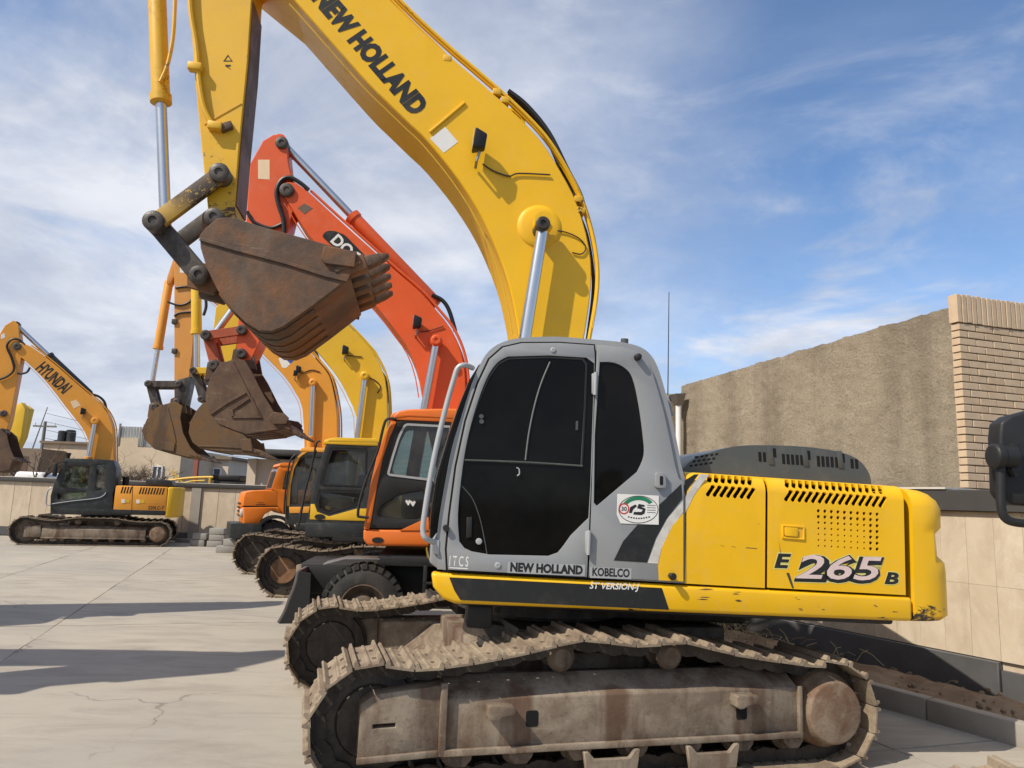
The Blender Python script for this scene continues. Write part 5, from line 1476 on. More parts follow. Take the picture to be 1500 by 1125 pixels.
da = DF.trace([(360, 330), (366, 240), (385, 206), (400, 197), (414, 196), (420, 210), (423, 240), (430, 268), (431, 303), (421, 342), (381, 500), (368, 528), (350, 530), (346, 505)], .2)
darm = obj('arm', MB().prism(da, -.2, .2), M_['orange_red'], do, bevel=.012, seg=1)
obj('arm_sticker', MB().prism(DF.trace([(378, 234), (395, 234), (395, 263), (378, 262)], .2), .2005, .202), M_['cream_sticker'], darm)
pin_(darm, DF.at(420, 278, .3), -.32, .32, .10, M_['pin']); pin_(darm, DF.at(411, 205, .3), -.24, .24, .09, M_['pin'])
for k, dy in enumerate((.22, .26)):
    tubes(darm, 'hose', [xyz(DF.trace([(416, 345), (415, 322), (408, 300), (405, 280), (412, 264), (425, 260), (440, 268), (452, 278)], dy), dy)], .03, M_['hose'])
tubes(darm, 'hose', [xyz(DF.trace([(362, 310), (372, 325), (395, 334), (413, 328)], .23), .23)], .025, M_['hose'])
L = linkage(do, DF, *zp(z8, [(545, 448), (380, 472), (418, 612), (556, 566)]), M_['red_worn'], M_['red_worn'])
db2 = DF.at(342, 452, 0)
hyd(do, 'bucket_cylinder', tuple(Vector(L[1]) + (Vector(db2) - Vector(L[1])) * 3.2), L[1], .08, .05, .6, M_['orange_red'], None, 0, .08)
DS = .52
bs = DF.trace([(404, 660), (445, 600), (500, 585), (555, 584), (590, 640), (640, 740), (690, 822), (740, 832), (770, 880), (705, 905), (560, 925), (505, 905), (440, 880), (398, 830), (378, 770), (384, 715)], DS, z8)
bsh = DF.trace([(770, 890), (690, 912), (560, 925), (505, 905), (440, 880), (398, 830), (378, 770), (384, 715), (404, 660), (445, 600), (500, 585)], DS, z8)
tr_, tt_ = DF.trace([(735, 886), (824, 936)], DS, z8)
rb_ = [DF.trace([(395, 832), (480, 775), (565, 728)], DS, z8), DF.trace([(505, 590), (560, 700), (640, 850)], DS, z8), DF.trace([(500, 850), (495, 810), (590, 750), (635, 850), (500, 852)], DS, z8)]
cu_ = DF.trace([(668, 850), (690, 826), (740, 830), (762, 852), (750, 880), (690, 880)], DS, z8)
bucket(do, bs, bsh, -DS, DS, (tr_, tt_), M_['rust2'], cutter=cu_, n_teeth=5, ears=([tuple(Vector(L[3]) + Vector(d)) for d in ((-.2, -.2), (.15, -.2), (.13, .06), (0, .12), (-.13, .06))], [tuple(Vector(L[2]) + Vector(d)) for d in ((-.15, -.15), (.12, -.2), (.1, .05), (0, .1), (-.1, .06))]), rib=rb_)

# ---------- yellow excavator with a dark cab
YF = Frame(-2.28, 15.16, 6)
ye = thing('crawler_excavator', 'yellow excavator with dark framed cab and yellow door band, behind the orange wheeled machine', 'excavator', YF.M, 'excavators parked in the yard')
for yy, s_ in ((1.12, 1), (-1.12, -1)): far_track(ye, yy, s_, far_shoe, 48, 1.82, -1.75, .42, .93)
ix = YF.at(409, 841, 1.2)
obj('idler_disc', MB().lathe((1.82, 1.20, .45), (0, 1, 0), [(0, .23), (.03, .22)], 24), M_['idler_plate'], ye)
base_works(ye, 1.25, -2.6, 1.0)
CYW = 1.24
yc_ = YF.trace([(488, 748), (490, 690), (510, 590), (530, 500), (556, 400), (585, 305), (605, 292), (830, 294), (860, 330), (860, 752)], CYW, zc)
yw1 = rnd(YF.trace([(562, 500), (586, 405), (614, 322), (786, 322), (782, 508)], CYW, zc), .04)
yw2 = rnd(YF.trace([(546, 575), (558, 524), (770, 530), (760, 572), (728, 600), (602, 638), (548, 614)], CYW, zc), .03)
ycab = pane_cab(ye, YF, CYW, 1.0, yc_, [yw1, yw2], M_['charcoal'], M_['glass'], roof=M_['yellow2'], trim=M_['black'])
obj('door_band', MB().prism(YF.trace([(508, 664), (513, 590), (532, 590), (545, 628), (602, 650), (738, 612), (830, 612), (834, 674)], CYW + .01, zc), CYW - .02, CYW + .01), M_['yellow2'], ycab, bevel=.004)
ec = YF.at(300 + 558 / 3.308, 560 + 652 / 3.308, CYW)
obj('oval_grille', MB().prism([(ec[0] + .095 * math.cos(rad(i * 20)), ec[1] + .05 * math.sin(rad(i * 20))) for i in range(18)], CYW + .011, CYW + .02), M_['black'], ycab)
obj('roof_rim', MB().prism(YF.trace([(592, 290), (602, 272), (640, 267), (830, 272), (850, 295), (830, 292), (605, 288)], CYW + .02, zc), CYW - 1.0, CYW + .02), M_['yellow2'], ycab, bevel=.012)
tubes(ycab, 'handrail', [xyz(YF.trace([(560, 285), (540, 300), (515, 420), (488, 520), (470, 620), (452, 700)], CYW + .04, zc), CYW + .04), xyz(YF.trace([(540, 330), (510, 430), (480, 560), (462, 640)], CYW - .7, zc), CYW - .7)], .018, M_['black'])
obj('floor_box', MB().prism(YF.trace([(486, 680), (834, 688), (834, 755), (484, 748)], CYW + .012, zc), -CYW, CYW + .012), M_['charcoal'], ye, bevel=.015)
obj('curtain', MB().box(.05, .12, CYW - .95, CYW - .08, 1.9, 2.75), M_['hood_grey'], ycab)
obj('engine_hood', MB().box(-2.45, -.70, -1.2, 1.22, 1.17, 2.0), M_['yellow2'], ye, bevel=.06, seg=3)
obj('counterweight', MB().prism([(-2.47, 1.22), (-2.7, 1.1), (-2.85, .7), (-2.85, -.7), (-2.7, -1.1), (-2.47, -1.22)], .95, 2.0, ax='z'), M_['yellow2'], ye, bevel=.06, seg=3)
yb, yu = boom_part(ye, YF, [(567, 660), (568, 600), (564, 553), (549, 520), (538, 506), (515, 481), (493, 460), (450, 420), (414, 388)], [(388, 402), (400, 430), (430, 472), (456, 505), (482, 536), (500, 562), (512, 586), (522, 612), (522, 660)], M_['yellow2'], .30, base=(0, 1.4), tip=[(400, 376), (388, 378), (380, 392)])
yp = YF.at(340 + 520 / 2.679, 180 + 992 / 2.679, .45)
pin_(yb, yp, .27, .48, .085, M_['yellow2'])
for s_ in (1, -1):
    rb = YF.at(523, 640, .40)
    hyd(ye, 'boom_cylinder', tuple(Vector(yp) + (Vector(rb) - Vector(yp)) * 1.9), yp, .08, .05, .45, M_['yellow2'], None, s_ * .40, .085)
work_lamp(yb, YF.at(340 + 446 / 2.679, 180 + 895 / 2.679, .40), .30)
tubes(yb, 'lamp_wire', [xyz(YF.trace([(450, 912), (475, 915), (510, 918)], .315, zb), .315), xyz(YF.trace([(530, 998), (560, 1010), (582, 1035), (570, 1060)], .315, zb), .315)], .01, M_['hose'], n=5)
tubes(yb, 'hose', [xyz(YF.trace([(475, 845), (500, 868), (525, 905), (548, 945), (580, 975), (602, 1020), (606, 1100)], .15, zb), .15)], .045, M_['hose'])
obj('lifting_eye', MB().prism(YF.trace([(440, 835), (470, 845), (480, 870), (455, 860)], .1, zb), .0, .1), M_['yellow2'], yb, bevel=.01)
hyd(ye, 'arm_cylinder', YF.at(486, 448, 0), YF.at(394, 340, 0), .10, .055, .6, M_['yellow2'], None, 0, .09)
ya = YF.trace([(344, 430), (362, 385), (384, 340), (404, 340), (406, 396), (384, 440), (347, 505), (342, 525), (326, 540), (312, 560), (300, 560), (308, 520), (316, 450)], .2)
yarm = obj('arm', MB().prism(ya, -.2, .2), M_['yellow2'], ye, bevel=.012, seg=1)
L = linkage(ye, YF, *zp(z8, [(402, 632), (322, 634), (362, 766), (400, 690)]), M_['yellow2'], M_['pin'])
y_b = YF.at(180 + 338 / 3.126, 340 + 470 / 3.126, 0)
hyd(ye, 'bucket_cylinder', tuple(Vector(L[1]) + (Vector(y_b) - Vector(L[1])) * 2.95), L[1], .10, .06, .66, M_['yellow2'], None, 0, .085)
tubes(yarm, 'hose', [xyz(YF.trace([(300, 425), (302, 448), (298, 462)], .24), .24)], .03, M_['hose'])
YS_ = .58
bs = YF.trace([(366, 782), (338, 815), (308, 870), (301, 918), (318, 962), (355, 990), (440, 1002), (590, 1012), (594, 985), (586, 958), (520, 900), (470, 800), (420, 770)], YS_, z8)
bsh = YF.trace([(594, 1012), (440, 1004), (355, 990), (318, 962), (301, 918), (308, 870), (338, 815), (366, 782), (420, 770)], YS_, z8)
tr_, tt_ = YF.trace([(590, 1000), (668, 1035)], YS_, z8)
bucket(ye, bs, bsh, -YS_, YS_, (tr_, tt_), M_['rust3'], cutter=YF.trace([(540, 950), (585, 945), (596, 1005), (545, 1000)], YS_, z8), n_teeth=5, rib=[YF.trace([(345, 975), (440, 978), (560, 985)], YS_, z8)])

# ---------- amber excavator behind it
HF = Frame(-3.96, 18.77, 6)
am = thing('crawler_excavator', 'amber orange crawler excavator standing between the yellow excavator and the bonneted truck', 'excavator', HF.M, 'excavators parked in the yard')
for yy, s_ in ((1.12, 1), (-1.12, -1)): far_track(am, yy, s_, far_shoe, 48, 1.85, -1.78, .42, .93)
base_works(am, 1.25, -2.6, 1.0)
hc_ = HF.trace([(388, 690), (392, 560), (405, 460), (430, 375), (470, 336), (560, 330), (680, 332), (690, 690)], 1.24, zc)
hw1 = rnd(HF.trace([(415, 592), (420, 500), (440, 410), (470, 366), (640, 366), (640, 592)], 1.24, zc), .04)
hcab = pane_cab(am, HF, 1.24, 1.0, hc_, [hw1], M_['charcoal'], M_['glass'], roof=M_['amber'])
obj('front_post', MB().prism(HF.trace([(396, 600), (398, 540), (412, 450), (436, 375), (474, 338), (500, 336), (462, 362), (432, 420), (416, 500), (410, 600)], 1.25, zc), .3, 1.25), M_['amber'], hcab, bevel=.006)
obj('door_band', MB().prism(HF.trace([(408, 604), (640, 600), (640, 632), (410, 634)], 1.25, zc), 1.2, 1.25), M_['amber'], hcab, bevel=.004)
tubes(hcab, 'handrail', [xyz(HF.trace([(440, 350), (415, 380), (400, 450), (388, 560), (384, 640)], 1.28, zc), 1.28)], .02, M_['black'])
obj('engine_hood', MB().box(-2.45, -.70, -1.2, 1.22, 1.17, 2.0), M_['amber'], am, bevel=.06, seg=3)
obj('counterweight', MB().prism([(-2.47, 1.22), (-2.7, 1.1), (-2.85, .7), (-2.85, -.7), (-2.7, -1.1), (-2.47, -1.22)], .95, 2.0, ax='z'), M_['amber'], am, bevel=.06, seg=3)
hb_, hu = boom_part(am, HF, [(494, 660), (494, 610), (489, 575), (482, 550), (469, 533), (452, 514), (430, 494), (390, 462), (340, 425), (305, 400)], [(282, 412), (300, 432), (340, 466), (375, 508), (396, 530), (418, 553), (433, 576), (443, 600), (446, 660)], M_['amber'], .30, base=(0, 1.4), tip=[(290, 390), (276, 394), (272, 404)])
hp = HF.at(340 + 316 / 2.679, 180 + 1018 / 2.679, .45)
pin_(hb_, hp, .27, .48, .09, M_['amber'])
for s_ in (1, -1):
    rb = HF.at(455, 640, .40)
    hyd(am, 'boom_cylinder', tuple(Vector(hp) + (Vector(rb) - Vector(hp)) * 1.8), hp, .085, .055, .45, M_['amber'], None, s_ * .40, .09)
obj('sticker', MB().prism(HF.trace([(182, 925), (225, 908), (240, 935), (212, 962), (196, 960)], .3, zb), .3005, .303), M_['decal_white'], hb_)
obj('sticker', MB().prism(HF.trace([(200, 916), (222, 908), (240, 934), (228, 945)], .304, zb), .3035, .305), M_['blue'], hb_)
work_lamp(hb_, HF.at(340 + 262 / 2.679, 180 + 970 / 2.679, .40), .30)
work_lamp(hb_, HF.at(340 + 250 / 2.679, 180 + 985 / 2.679, .40), .30, s=.8)
tubes(hb_, 'lamp_wire', [xyz(HF.trace([(270, 985), (310, 970), (345, 978)], .315, zb), .315)], .012, M_['hose'], n=5)
tubes(hb_, 'hose', [xyz(HF.trace([(295, 880), (325, 900), (345, 945), (375, 985), (398, 1040), (404, 1115)], .15, zb), .15)], .05, M_['hose'])
ha = HF.trace([(235, 118), (243, 110), (290, 120), (330, 190), (335, 300), (318, 560), (305, 660), (280, 780), (250, 790), (235, 760)], .22, z8)
harm = obj('arm', MB().prism([tuple(p) for p in ha], -.22, .22), M_['amber_dull'], am, bevel=.012, seg=1)
obj('arm_ear', MB().prism(HF.trace([(236, 108), (204, 200), (198, 232), (215, 240), (236, 200)], .12, z8), -.12, .12), M_['amber_dull'], harm, bevel=.01)
obj('arm_tip', MB().prism(HF.trace([(236, 680), (310, 660), (282, 790), (248, 795), (236, 765)], .225, z8), -.225, .225), M_['pin'], harm, bevel=.01)
obj('arm_label', MB().prism(HF.trace([(261, 150), (280, 150), (280, 186), (261, 186)], .221, z8), .2205, .2225), M_['decal_white'], harm)
L = linkage(am, HF, *zp(z8, [(255, 695), (116, 694), (145, 800), (255, 782)]), M_['pin'], M_['pin'], w=.075)
h_b = HF.at(180 + 152 / 3.126, 340 + 535 / 3.126, 0); h_t = HF.at(180 + 212 / 3.126, 340 + 222 / 3.126, 0)
hyd(am, 'bucket_cylinder', h_t, L[1], .105, .06, .665, M_['amber'], None, 0, .09)
tubes(harm, 'hose', [xyz(HF.trace([(240, 255), (300, 250), (322, 275), (310, 315), (260, 335), (205, 320)], .25, z8), .25), xyz(HF.trace([(235, 385), (260, 370), (330, 365)], .25, z8), .25)], .025, M_['hose'])
for cx_, cy_ in ((237, 410), (237, 545)):
    c = HF.at(180 + cx_ / 3.126, 340 + cy_ / 3.126, .22); obj('pipe_clamp', MB().box(c[0] - .06, c[0] + .06, .1, .27, c[1] - .06, c[1] + .06), M_['pin'], harm, bevel=.01)
HS = .58
bs = HF.trace([(148, 806), (185, 790), (240, 775), (272, 795), (262, 850), (275, 920), (308, 985), (348, 1025), (300, 1030), (215, 1010), (140, 990), (100, 950), (86, 910), (110, 855)], HS, z8)
bsh = HF.trace([(350, 1030), (300, 1034), (215, 1012), (140, 990), (100, 950), (86, 910), (110, 855), (148, 806), (185, 790)], HS, z8)
tr_, tt_ = HF.trace([(325, 1022), (395, 1050)], HS, z8)
bucket(am, bs, bsh, -HS, HS, (tr_, tt_), M_['rust3'], cutter=HF.trace([(175, 960), (240, 965), (235, 1005), (178, 995)], HS, z8), n_teeth=5, rib=[HF.trace([(205, 800), (230, 890), (245, 960)], HS, z8)], ears=([tuple(Vector(L[3]) + Vector(d)) for d in ((-.25, -.25), (.2, -.25), (.16, .08), (0, .16), (-.16, .08))], [tuple(Vector(L[2]) + Vector(d)) for d in ((-.2, -.2), (.15, -.25), (.14, .06), (0, .14), (-.14, .06))]))

# ---------- amber excavator standing apart by the far wall
LF = Frame(-13.26, 25.12, 19)
lo = thing('crawler_excavator', 'amber crawler excavator with charcoal cab standing alone by the far stone wall', 'excavator', LF.M, 'excavators parked in the yard')
l_shoe = shoe_mesh(.2, .58, False)
for yy, s_ in ((1.12, 1), (-1.12, -1)): far_track(lo, yy, s_, l_shoe, 48, 1.88, -1.80, .40, .86, idler=M_['roller'], guard=True)
base_works(lo, 1.28, -1.95, 1.05, 'charcoal')
LY = 1.28
lco = LF.trace([(290, 604), (292, 500), (308, 440), (334, 380), (360, 318), (376, 282), (500, 284), (655, 292), (672, 340), (668, 440), (652, 486), (650, 588), (640, 612)], LY, zl)
lw1 = rnd(LF.trace([(387, 326), (520, 326), (506, 455), (348, 448)], LY, zl), .04)
lw2 = rnd(LF.trace([(560, 318), (608, 316), (605, 460), (552, 468)], LY, zl), .06)
lw3 = rnd(LF.trace([(330, 484), (500, 476), (496, 508), (336, 526)], LY, zl), .03)
obj('floor_box', MB().box(-.9, LF.at(78, 750, LY)[0], -LY, LY - .01, .95, LF.at(78, 752, LY)[1] + .02), M_['charcoal'], lo, bevel=.02)
lcab = pane_cab(lo, LF, LY, 1.0, lco, [lw1, lw2, lw3], M_['charcoal'], M_['glass_dusty'], seat=True)
tubes(lcab, 'door_line', [xyz(LF.trace([(300, 545), (420, 528), (560, 512), (600, 495), (612, 478)], LY + .01, zl), LY + .01)], .015, M_['rail'], n=6)
tubes(lcab, 'handrail', [xyz(LF.trace([(300, 450), (276, 470), (266, 520), (268, 548), (292, 552)], LY + .05, zl), LY + .05)], .022, M_['rail'])
mpos = LF.at(320 / 3.947, 600 + 345 / 3.947, LY + .1)
obj('rear_mirror', MB().box(mpos[0] - .05, mpos[0] + .05, LY, LY + .2, mpos[1] - .22, mpos[1] + .18), M_['black'], lcab, bevel=.03)
tubes(lcab, 'mirror_stay', [[(mpos[0] - .02, LY + .1, mpos[1] + .18), (mpos[0] - .25, LY, mpos[1] + .26)]], .015, M_['black'])
bc = LF.at(395 / 3.947, 600 + 258 / 3.947, .8)
obj('roof_lamp', MB().cyl((bc[0], .8, bc[1] - .15), (bc[0], .8, bc[1] + .04), .04, .09, 12), M_['black'], lcab)
ho = LF.trace([(668, 438), (970, 448), (960, 592), (652, 584)], LY, zl)
lh = obj('engine_hood', MB().prism(ho, -LY, LY), M_['amber'], lo, bevel=.04, seg=2)
for x0, y0, n_ in ((700, 445, 4), (806, 449, 9)):
    for i in range(n_):
        xx = x0 + i * 16.5
        obj('slot', MB().prism(LF.trace([(xx + 8, y0 + i * .6), (xx + 15, y0 + i * .6), (xx + 4, y0 + 38 + i * .6), (xx - 4, y0 + 38 + i * .6)], LY, zl), LY - .02, LY + .004), M_['void'], lh)  # black plates on the hood paint the shade of its slots
for x0, y0 in ((702, 518), (788, 520)):
    obj('latch', MB().prism(LF.trace([(x0, y0), (x0 + 20, y0), (x0 + 20, y0 + 22), (x0, y0 + 22)], LY, zl), LY, LY + .012), M_['decal_white'], lh)
    obj('latch_plate', MB().prism(LF.trace([(x0 + 22, y0 + 2), (x0 + 48, y0 + 2), (x0 + 48, y0 + 20), (x0 + 22, y0 + 20)], LY, zl), LY, LY + .008), M_['yellow2'], lh)
sm = LF.trace([(765, 441), (768, 441), (763, 588), (760, 588)], LY, zl)
obj('door_seam', MB().prism(sm, LY - .01, LY + .003), M_['void'], lh)
a, b = LF.trace([(855, 577), (947, 579)], LY, zl)
text_on('220LC-7', a, b, LY + .004, .11, M_['black'], lh, bold=.02)
a, b = LF.trace([(862, 552), (946, 554)], LY, zl)
text_on('HYUNDAI', a, b, LY + .004, .07, M_['amber_dull'], lh, bold=.01)
lcw = LF.trace([(972, 446), (958, 592), (955, 624)], LY, zl)
x0 = lcw[0][0]
obj('counterweight', MB().prism([(x0, 1.28), (x0 - .18, 1.24), (x0 - .34, .95), (x0 - .40, .5), (x0 - .40, -.5), (x0 - .34, -.95), (x0 - .18, -1.24), (x0, -1.28)], lcw[2][1], lcw[0][1] - .01, ax='z'), M_['yellow2'], lo, bevel=.05, seg=3)
obj('hood_top', MB().prism(LF.trace([(840, 440), (842, 400), (990, 408), (1000, 444)], .9, zl), -.6, .9), M_['charcoal'], lo, bevel=.03)
ex = LF.at(728 / 3.947, 600 + 410 / 3.947, .5)
obj('exhaust', MB().cyl((ex[0], .5, ex[1] - .4), (ex[0], .5, ex[1] + .12), .10, n=14), M_['black'], lo)
lb, lu = boom_part(lo, LF, [(492, 700), (492, 640), (489, 560), (480, 520), (460, 480), (428, 442), (388, 408), (320, 350), (250, 288), (180, 232), (130, 198)], [(88, 244), (120, 272), (180, 330), (240, 402), (285, 462), (325, 512), (356, 552), (376, 590), (388, 630), (392, 700)], M_['amber'], .30, base=(-.05, 1.4), tip=[(100, 185), (80, 186), (68, 205)], z=z0)
a, b = LF.trace([(150, 300), (272, 408)], .3, z0)
text_on('HYUNDAI', a, b, .304, .40, M_['decal_black'], lb, bold=.03)
lp_ = LF.at(412 / 2.961, 440 + 522 / 2.961, .45)
pin_(lb, lp_, .27, .50, .12, M_['amber'])
for s_ in (1, -1):
    rb = LF.at(384 / 2.961, 440 + 680 / 2.961, .40)
    hyd(lo, 'boom_cylinder', tuple(Vector(lp_) + (Vector(rb) - Vector(lp_)) * 1.7), lp_, .10, .07, .42, M_['amber'], None, s_ * .42, .11)
work_lamp(lb, LF.at(362 / 2.961, 440 + 483 / 2.961, .4), .30, s=1.2)
obj('faded_sticker', MB().prism(LF.trace([(305, 440), (330, 430), (350, 455), (320, 470)], .3, z0), .3005, .304), M_['cream_sticker'], lb)
hyd(lo, 'arm_cylinder', LF.at(392 / 2.961, 440 + 410 / 2.961, 0), LF.at(72 / 2.961, 440 + 108 / 2.961, 0), .13, .075, .575, M_['charcoal'], None, 0, .12)
tubes(lb, 'hose', [xyz(LF.trace([(390, 405), (430, 418), (455, 445), (462, 490)], .1, z0), .1)], .04, M_['hose'])
la = LF.trace([(22, 108), (58, 86), (80, 104), (84, 160), (94, 238), (78, 330), (42, 520), (30, 560), (-10, 560), (-40, 420), (-52, 300), (-24, 180)], .22, z0)
larm = obj('arm', MB().prism(la, -.22, .22), M_['amber'], lo, bevel=.012, seg=1)
obj('inner_face_strip', MB().prism(band(LF.trace([(30, 560), (42, 520), (78, 330), (92, 245)], .1, z0), -.03), -.2, .2), M_['pin'], larm)  # dark strip along the arm's inner edge
obj('arm_label', MB().prism(LF.trace([(4, 148), (20, 142), (22, 162), (4, 168)], .22, z0), .2205, .224), M_['decal_white'], larm)
pin_(larm, LF.at(75 / 2.961, 440 + 200 / 2.961, .3), -.36, .36, .12, M_['pin'])
tubes(larm, 'hose', [xyz(LF.trace([(110, 195), (80, 170), (50, 170), (30, 200), (50, 250), (60, 300), (30, 330), (-10, 345)], .27, z0), .27), xyz(LF.trace([(130, 290), (118, 310), (95, 318), (75, 316)], .27, z0), .27)], .035, M_['hose'])
L = linkage(lo, LF, *zp(z0, [(15, 490), (-70, 470), (-75, 560), (15, 570)]), M_['amber'], M_['pin'], w=.09)
hyd(lo, 'bucket_cylinder', LF.at(-62 / 2.961, 440 + 250 / 2.961, 0), L[1], .12, .07, .6, M_['amber'], None, 0, .11)
bs = LF.trace([(-70, 560), (0, 556), (28, 580), (40, 630), (60, 680), (40, 735), (-20, 745), (-90, 720), (-115, 650), (-100, 590)], .6, z0)
bsh = LF.trace([(60, 690), (40, 735), (-20, 745), (-90, 720), (-115, 650), (-100, 590), (-70, 560), (0, 556)], .6, z0)
tr_, tt_ = LF.trace([(55, 685), (92, 700)], .6, z0)
bucket(lo, bs, bsh, -.6, .6, (tr_, tt_), M_['rust2'], n_teeth=5)
# ------------------------------------------------------------------ bonneted truck
TP = depth_at(337, 770, 21.6)
TF = Frame(TP.x, TP.y, 24)
tk = thing('truck', 'orange bonneted truck with round headlight and black bumper, parked behind the amber excavator', 'truck', TF.M)
TYO = 0.0                                        # near side plane of the bonnet
zt = (3.308, 300, 560)
hood = TF.trace([(184, 602), (186, 560), (196, 532), (240, 524), (318, 521), (352, 528), (356, 602)], 0, zt)
bon = obj('bonnet', MB().prism(hood, -1.5, 0), M_['truck_orange'], tk, bevel=.13, seg=4)
low = TF.trace([(184, 604), (360, 602), (372, 640), (330, 618), (290, 640), (262, 690), (186, 688)], 0, zt)
obj('front_wing', MB().prism(low, -1.5, 0.02), M_['truck_orange'], tk, bevel=.08, seg=3)
fx = hood[0][0]
gz0, gz1 = low[-1][1], hood[1][1]
gr = obj('grille', MB().box(fx - .02, fx + .03, -1.25, -.28, gz0 + .25, gz1 - .02), M_['truck_orange'], tk, bevel=.015)
for i in range(3):
    z_g = gz0 + .33 + i * .11
    obj('grille_bar', MB().box(fx + .02, fx + .05, -1.2, -.33, z_g, z_g + .05), M_['black'], gr)
hz_ = TF.at(300 + 162 / 3.308, 560 + 632 / 3.308, 0)[1]
for yy in (-.17, -1.33):
    hl = obj('headlight', MB().lathe((fx - .02, yy, hz_), (1, 0, 0), [(0, .14), (.03, .135), (.04, .12)], 20), M_['rail'], tk)
    obj('lens', MB().lathe((fx + .02, yy, hz_), (1, 0, 0), [(0, .115), (.03, .09), (.04, .03)], 16), M_['lens'], hl)
bz = [TF.at(300 + 110 / 3.308, 560 + y / 3.308, 0)[1] for y in (682, 735, 772)]
obj('bumper', MB().prism([(fx + .28, .06), (fx + .28, -1.56), (fx - .25, -1.62), (fx - .55, -1.62), (fx - .55, .12), (fx - .25, .12)], bz[1] - .12, bz[0], ax='z'), M_['charcoal'], tk, bevel=.05, seg=3)
obj('valance', MB().box(fx - .5, fx + .1, -1.5, 0.02, bz[2] - .05, bz[1] - .13), M_['black'], tk, bevel=.03)
ax_ = TF.at(300 + 342 / 3.308, 560 + 735 / 3.308, 0)
obj('wheel_arch', MB().prism(band([(ax_[0] + .62 * math.cos(rad(a)), .52 + .66 * math.sin(rad(a))) for a in range(20, 175, 12)], .09), -.40, .06), M_['black'], tk, bevel=.01)
for wy in (-.18, -1.32): wheel(tk, ax_[0], wy, .52, .30, 1 if wy > -.5 else -1, 16)
for wy in (-.18, -1.32): wheel(tk, ax_[0] - 3.6, wy, .52, .34, 1 if wy > -.5 else -1, 16)
cb = TF.trace([(352, 600), (352, 530), (322, 518), (355, 418), (368, 404), (520, 404), (524, 640), (380, 640)], 0, zt)
cwin = rnd(TF.trace([(376, 520), (392, 432), (500, 432), (504, 522)], 0, zt), .05)
tc_ = pane_cab(tk, TF, 0.0, 1.5, cb, [cwin], M_['truck_orange'], M_['glass'], roof=M_['truck_orange'])
obj('chassis', MB().box(ax_[0] - 5.2, fx - .3, -1.15, -.35, .55, .80), M_['black'], tk)
obj('load_bed', MB().box(ax_[0] - 5.4, ax_[0] - 2.0, -1.75, .25, 1.0, 1.7), M_['truck_orange'], tk, bevel=.03)
em = TF.trace([(258, 582), (284, 582), (284, 584), (258, 584)], .001, zt)
obj('bonnet_script', MB().prism(em, -.01, .004).prism(TF.trace([(248, 590), (294, 590), (294, 593), (248, 593)], .001, zt), -.01, .004), M_['charcoal'], bon)
obj('bonnet_seam', MB().prism(TF.trace([(184, 600), (356, 600), (356, 603), (184, 604)], .0, zt), -.02, .006), M_['void'], bon)

# ------------------------------------------------------------------ far boundary wall with stone slabs and piers
FY = 27.7
fl, fr_ = depth_at(-140, 786, FY), depth_at(480, 800, FY)
fw = thing('boundary_wall', 'long travertine clad boundary wall with dark coping behind the lone amber excavator', 'wall', Matrix.Translation((fl.x, FY, 0)))
fL = fr_.x - fl.x + 1.5
WT = 1.92
obj('wall_body', MB().box(0, fL, .03, .28, -.05, WT), M_['stone'], fw)
x = 0.0
while x < fL - .2:
    w = 0.62
    obj('stone_slab', MB().box(x, min(fL, x + w) - .012, random.uniform(-.006, .004), .028, .30, WT - .01), M_['stone'], fw)
    x += w
obj('plinth', MB().box(0, fL, -.03, .03, 0, .29), M_['plinth'], fw)
obj('coping', MB().box(0, fL, -.09, .35, WT, WT + .14), M_['coping'], fw, bevel=.01)
obj('coping_edge', MB().box(0, fL, -.10, .36, WT + .145, WT + .165), M_['coping_edge'], fw)
for px in (285, 84):
    q = depth_at(px, 760, FY)
    obj('pier', MB().box(q.x - fl.x - .17, q.x - fl.x + .17, -.07, .02, 0, WT - .002), M_['kerb'], fw)
# kerb line along the far wall
fk = tag(bpy.data.objects.new('kerb', None), kind='structure'); COL.objects.link(fk); fk.matrix_basis = Matrix.Translation((0, 26.9, 0))
for i in range(9):
    q = depth_at(258, 795, 26.9).x
    obj('kerb_stone', MB().box(q + i * .62, q + i * .62 + .60, -.1, .1, -.02, .13), M_['kerb'], fk, bevel=.01)
# ------------------------------------------------------------------ stacked concrete blocks by the wall
def block(px0, py0, px1, py1, Y, d, label):
    a, b = depth_at(px0, py1, Y), depth_at(px1, py0, Y)
    w, h = b.x - a.x, b.z - a.z
    mb = MB().prism([(0, 0), (w, 0), (w, h), (0, h)], -d, 0)
    o = obj('concrete_block', mb, M_['block'], None, Matrix.Translation((a.x, Y + d, max(0.0, a.z))) , bevel=.015)
    return tag(o, label, 'block', 'concrete kerb blocks stacked by the far wall')
B = lambda x0, y0, x1, y1, Y, d, l: block(x0 / 3.947, 600 + y0 / 3.947, x1 / 3.947, 600 + y1 / 3.947, Y, d, l)
G0 = depth_at(290, 798, 25.4)
def stack(x, z, w, h, d, y, label, rz=0.0):
    o = obj('concrete_block', MB().box(0, w, 0, d, 0, h), M_['block'], None, Matrix.Translation((x, y, z)) @ Matrix.Rotation(rz, 4, 'Z'), bevel=.02)
    return tag(o, label, 'block', 'concrete kerb blocks stacked by the far wall')
xb = depth_at(280, 790, 25.2).x
for k, l in enumerate(('lower grey concrete block of the left pile by the far wall', 'upper grey concrete block of the left pile by the far wall')):
    stack(xb + random.uniform(-.04, .04), k * .215, .46, .205, .5, 25.2 + k * .03, l, rad(random.uniform(-3, 3)))
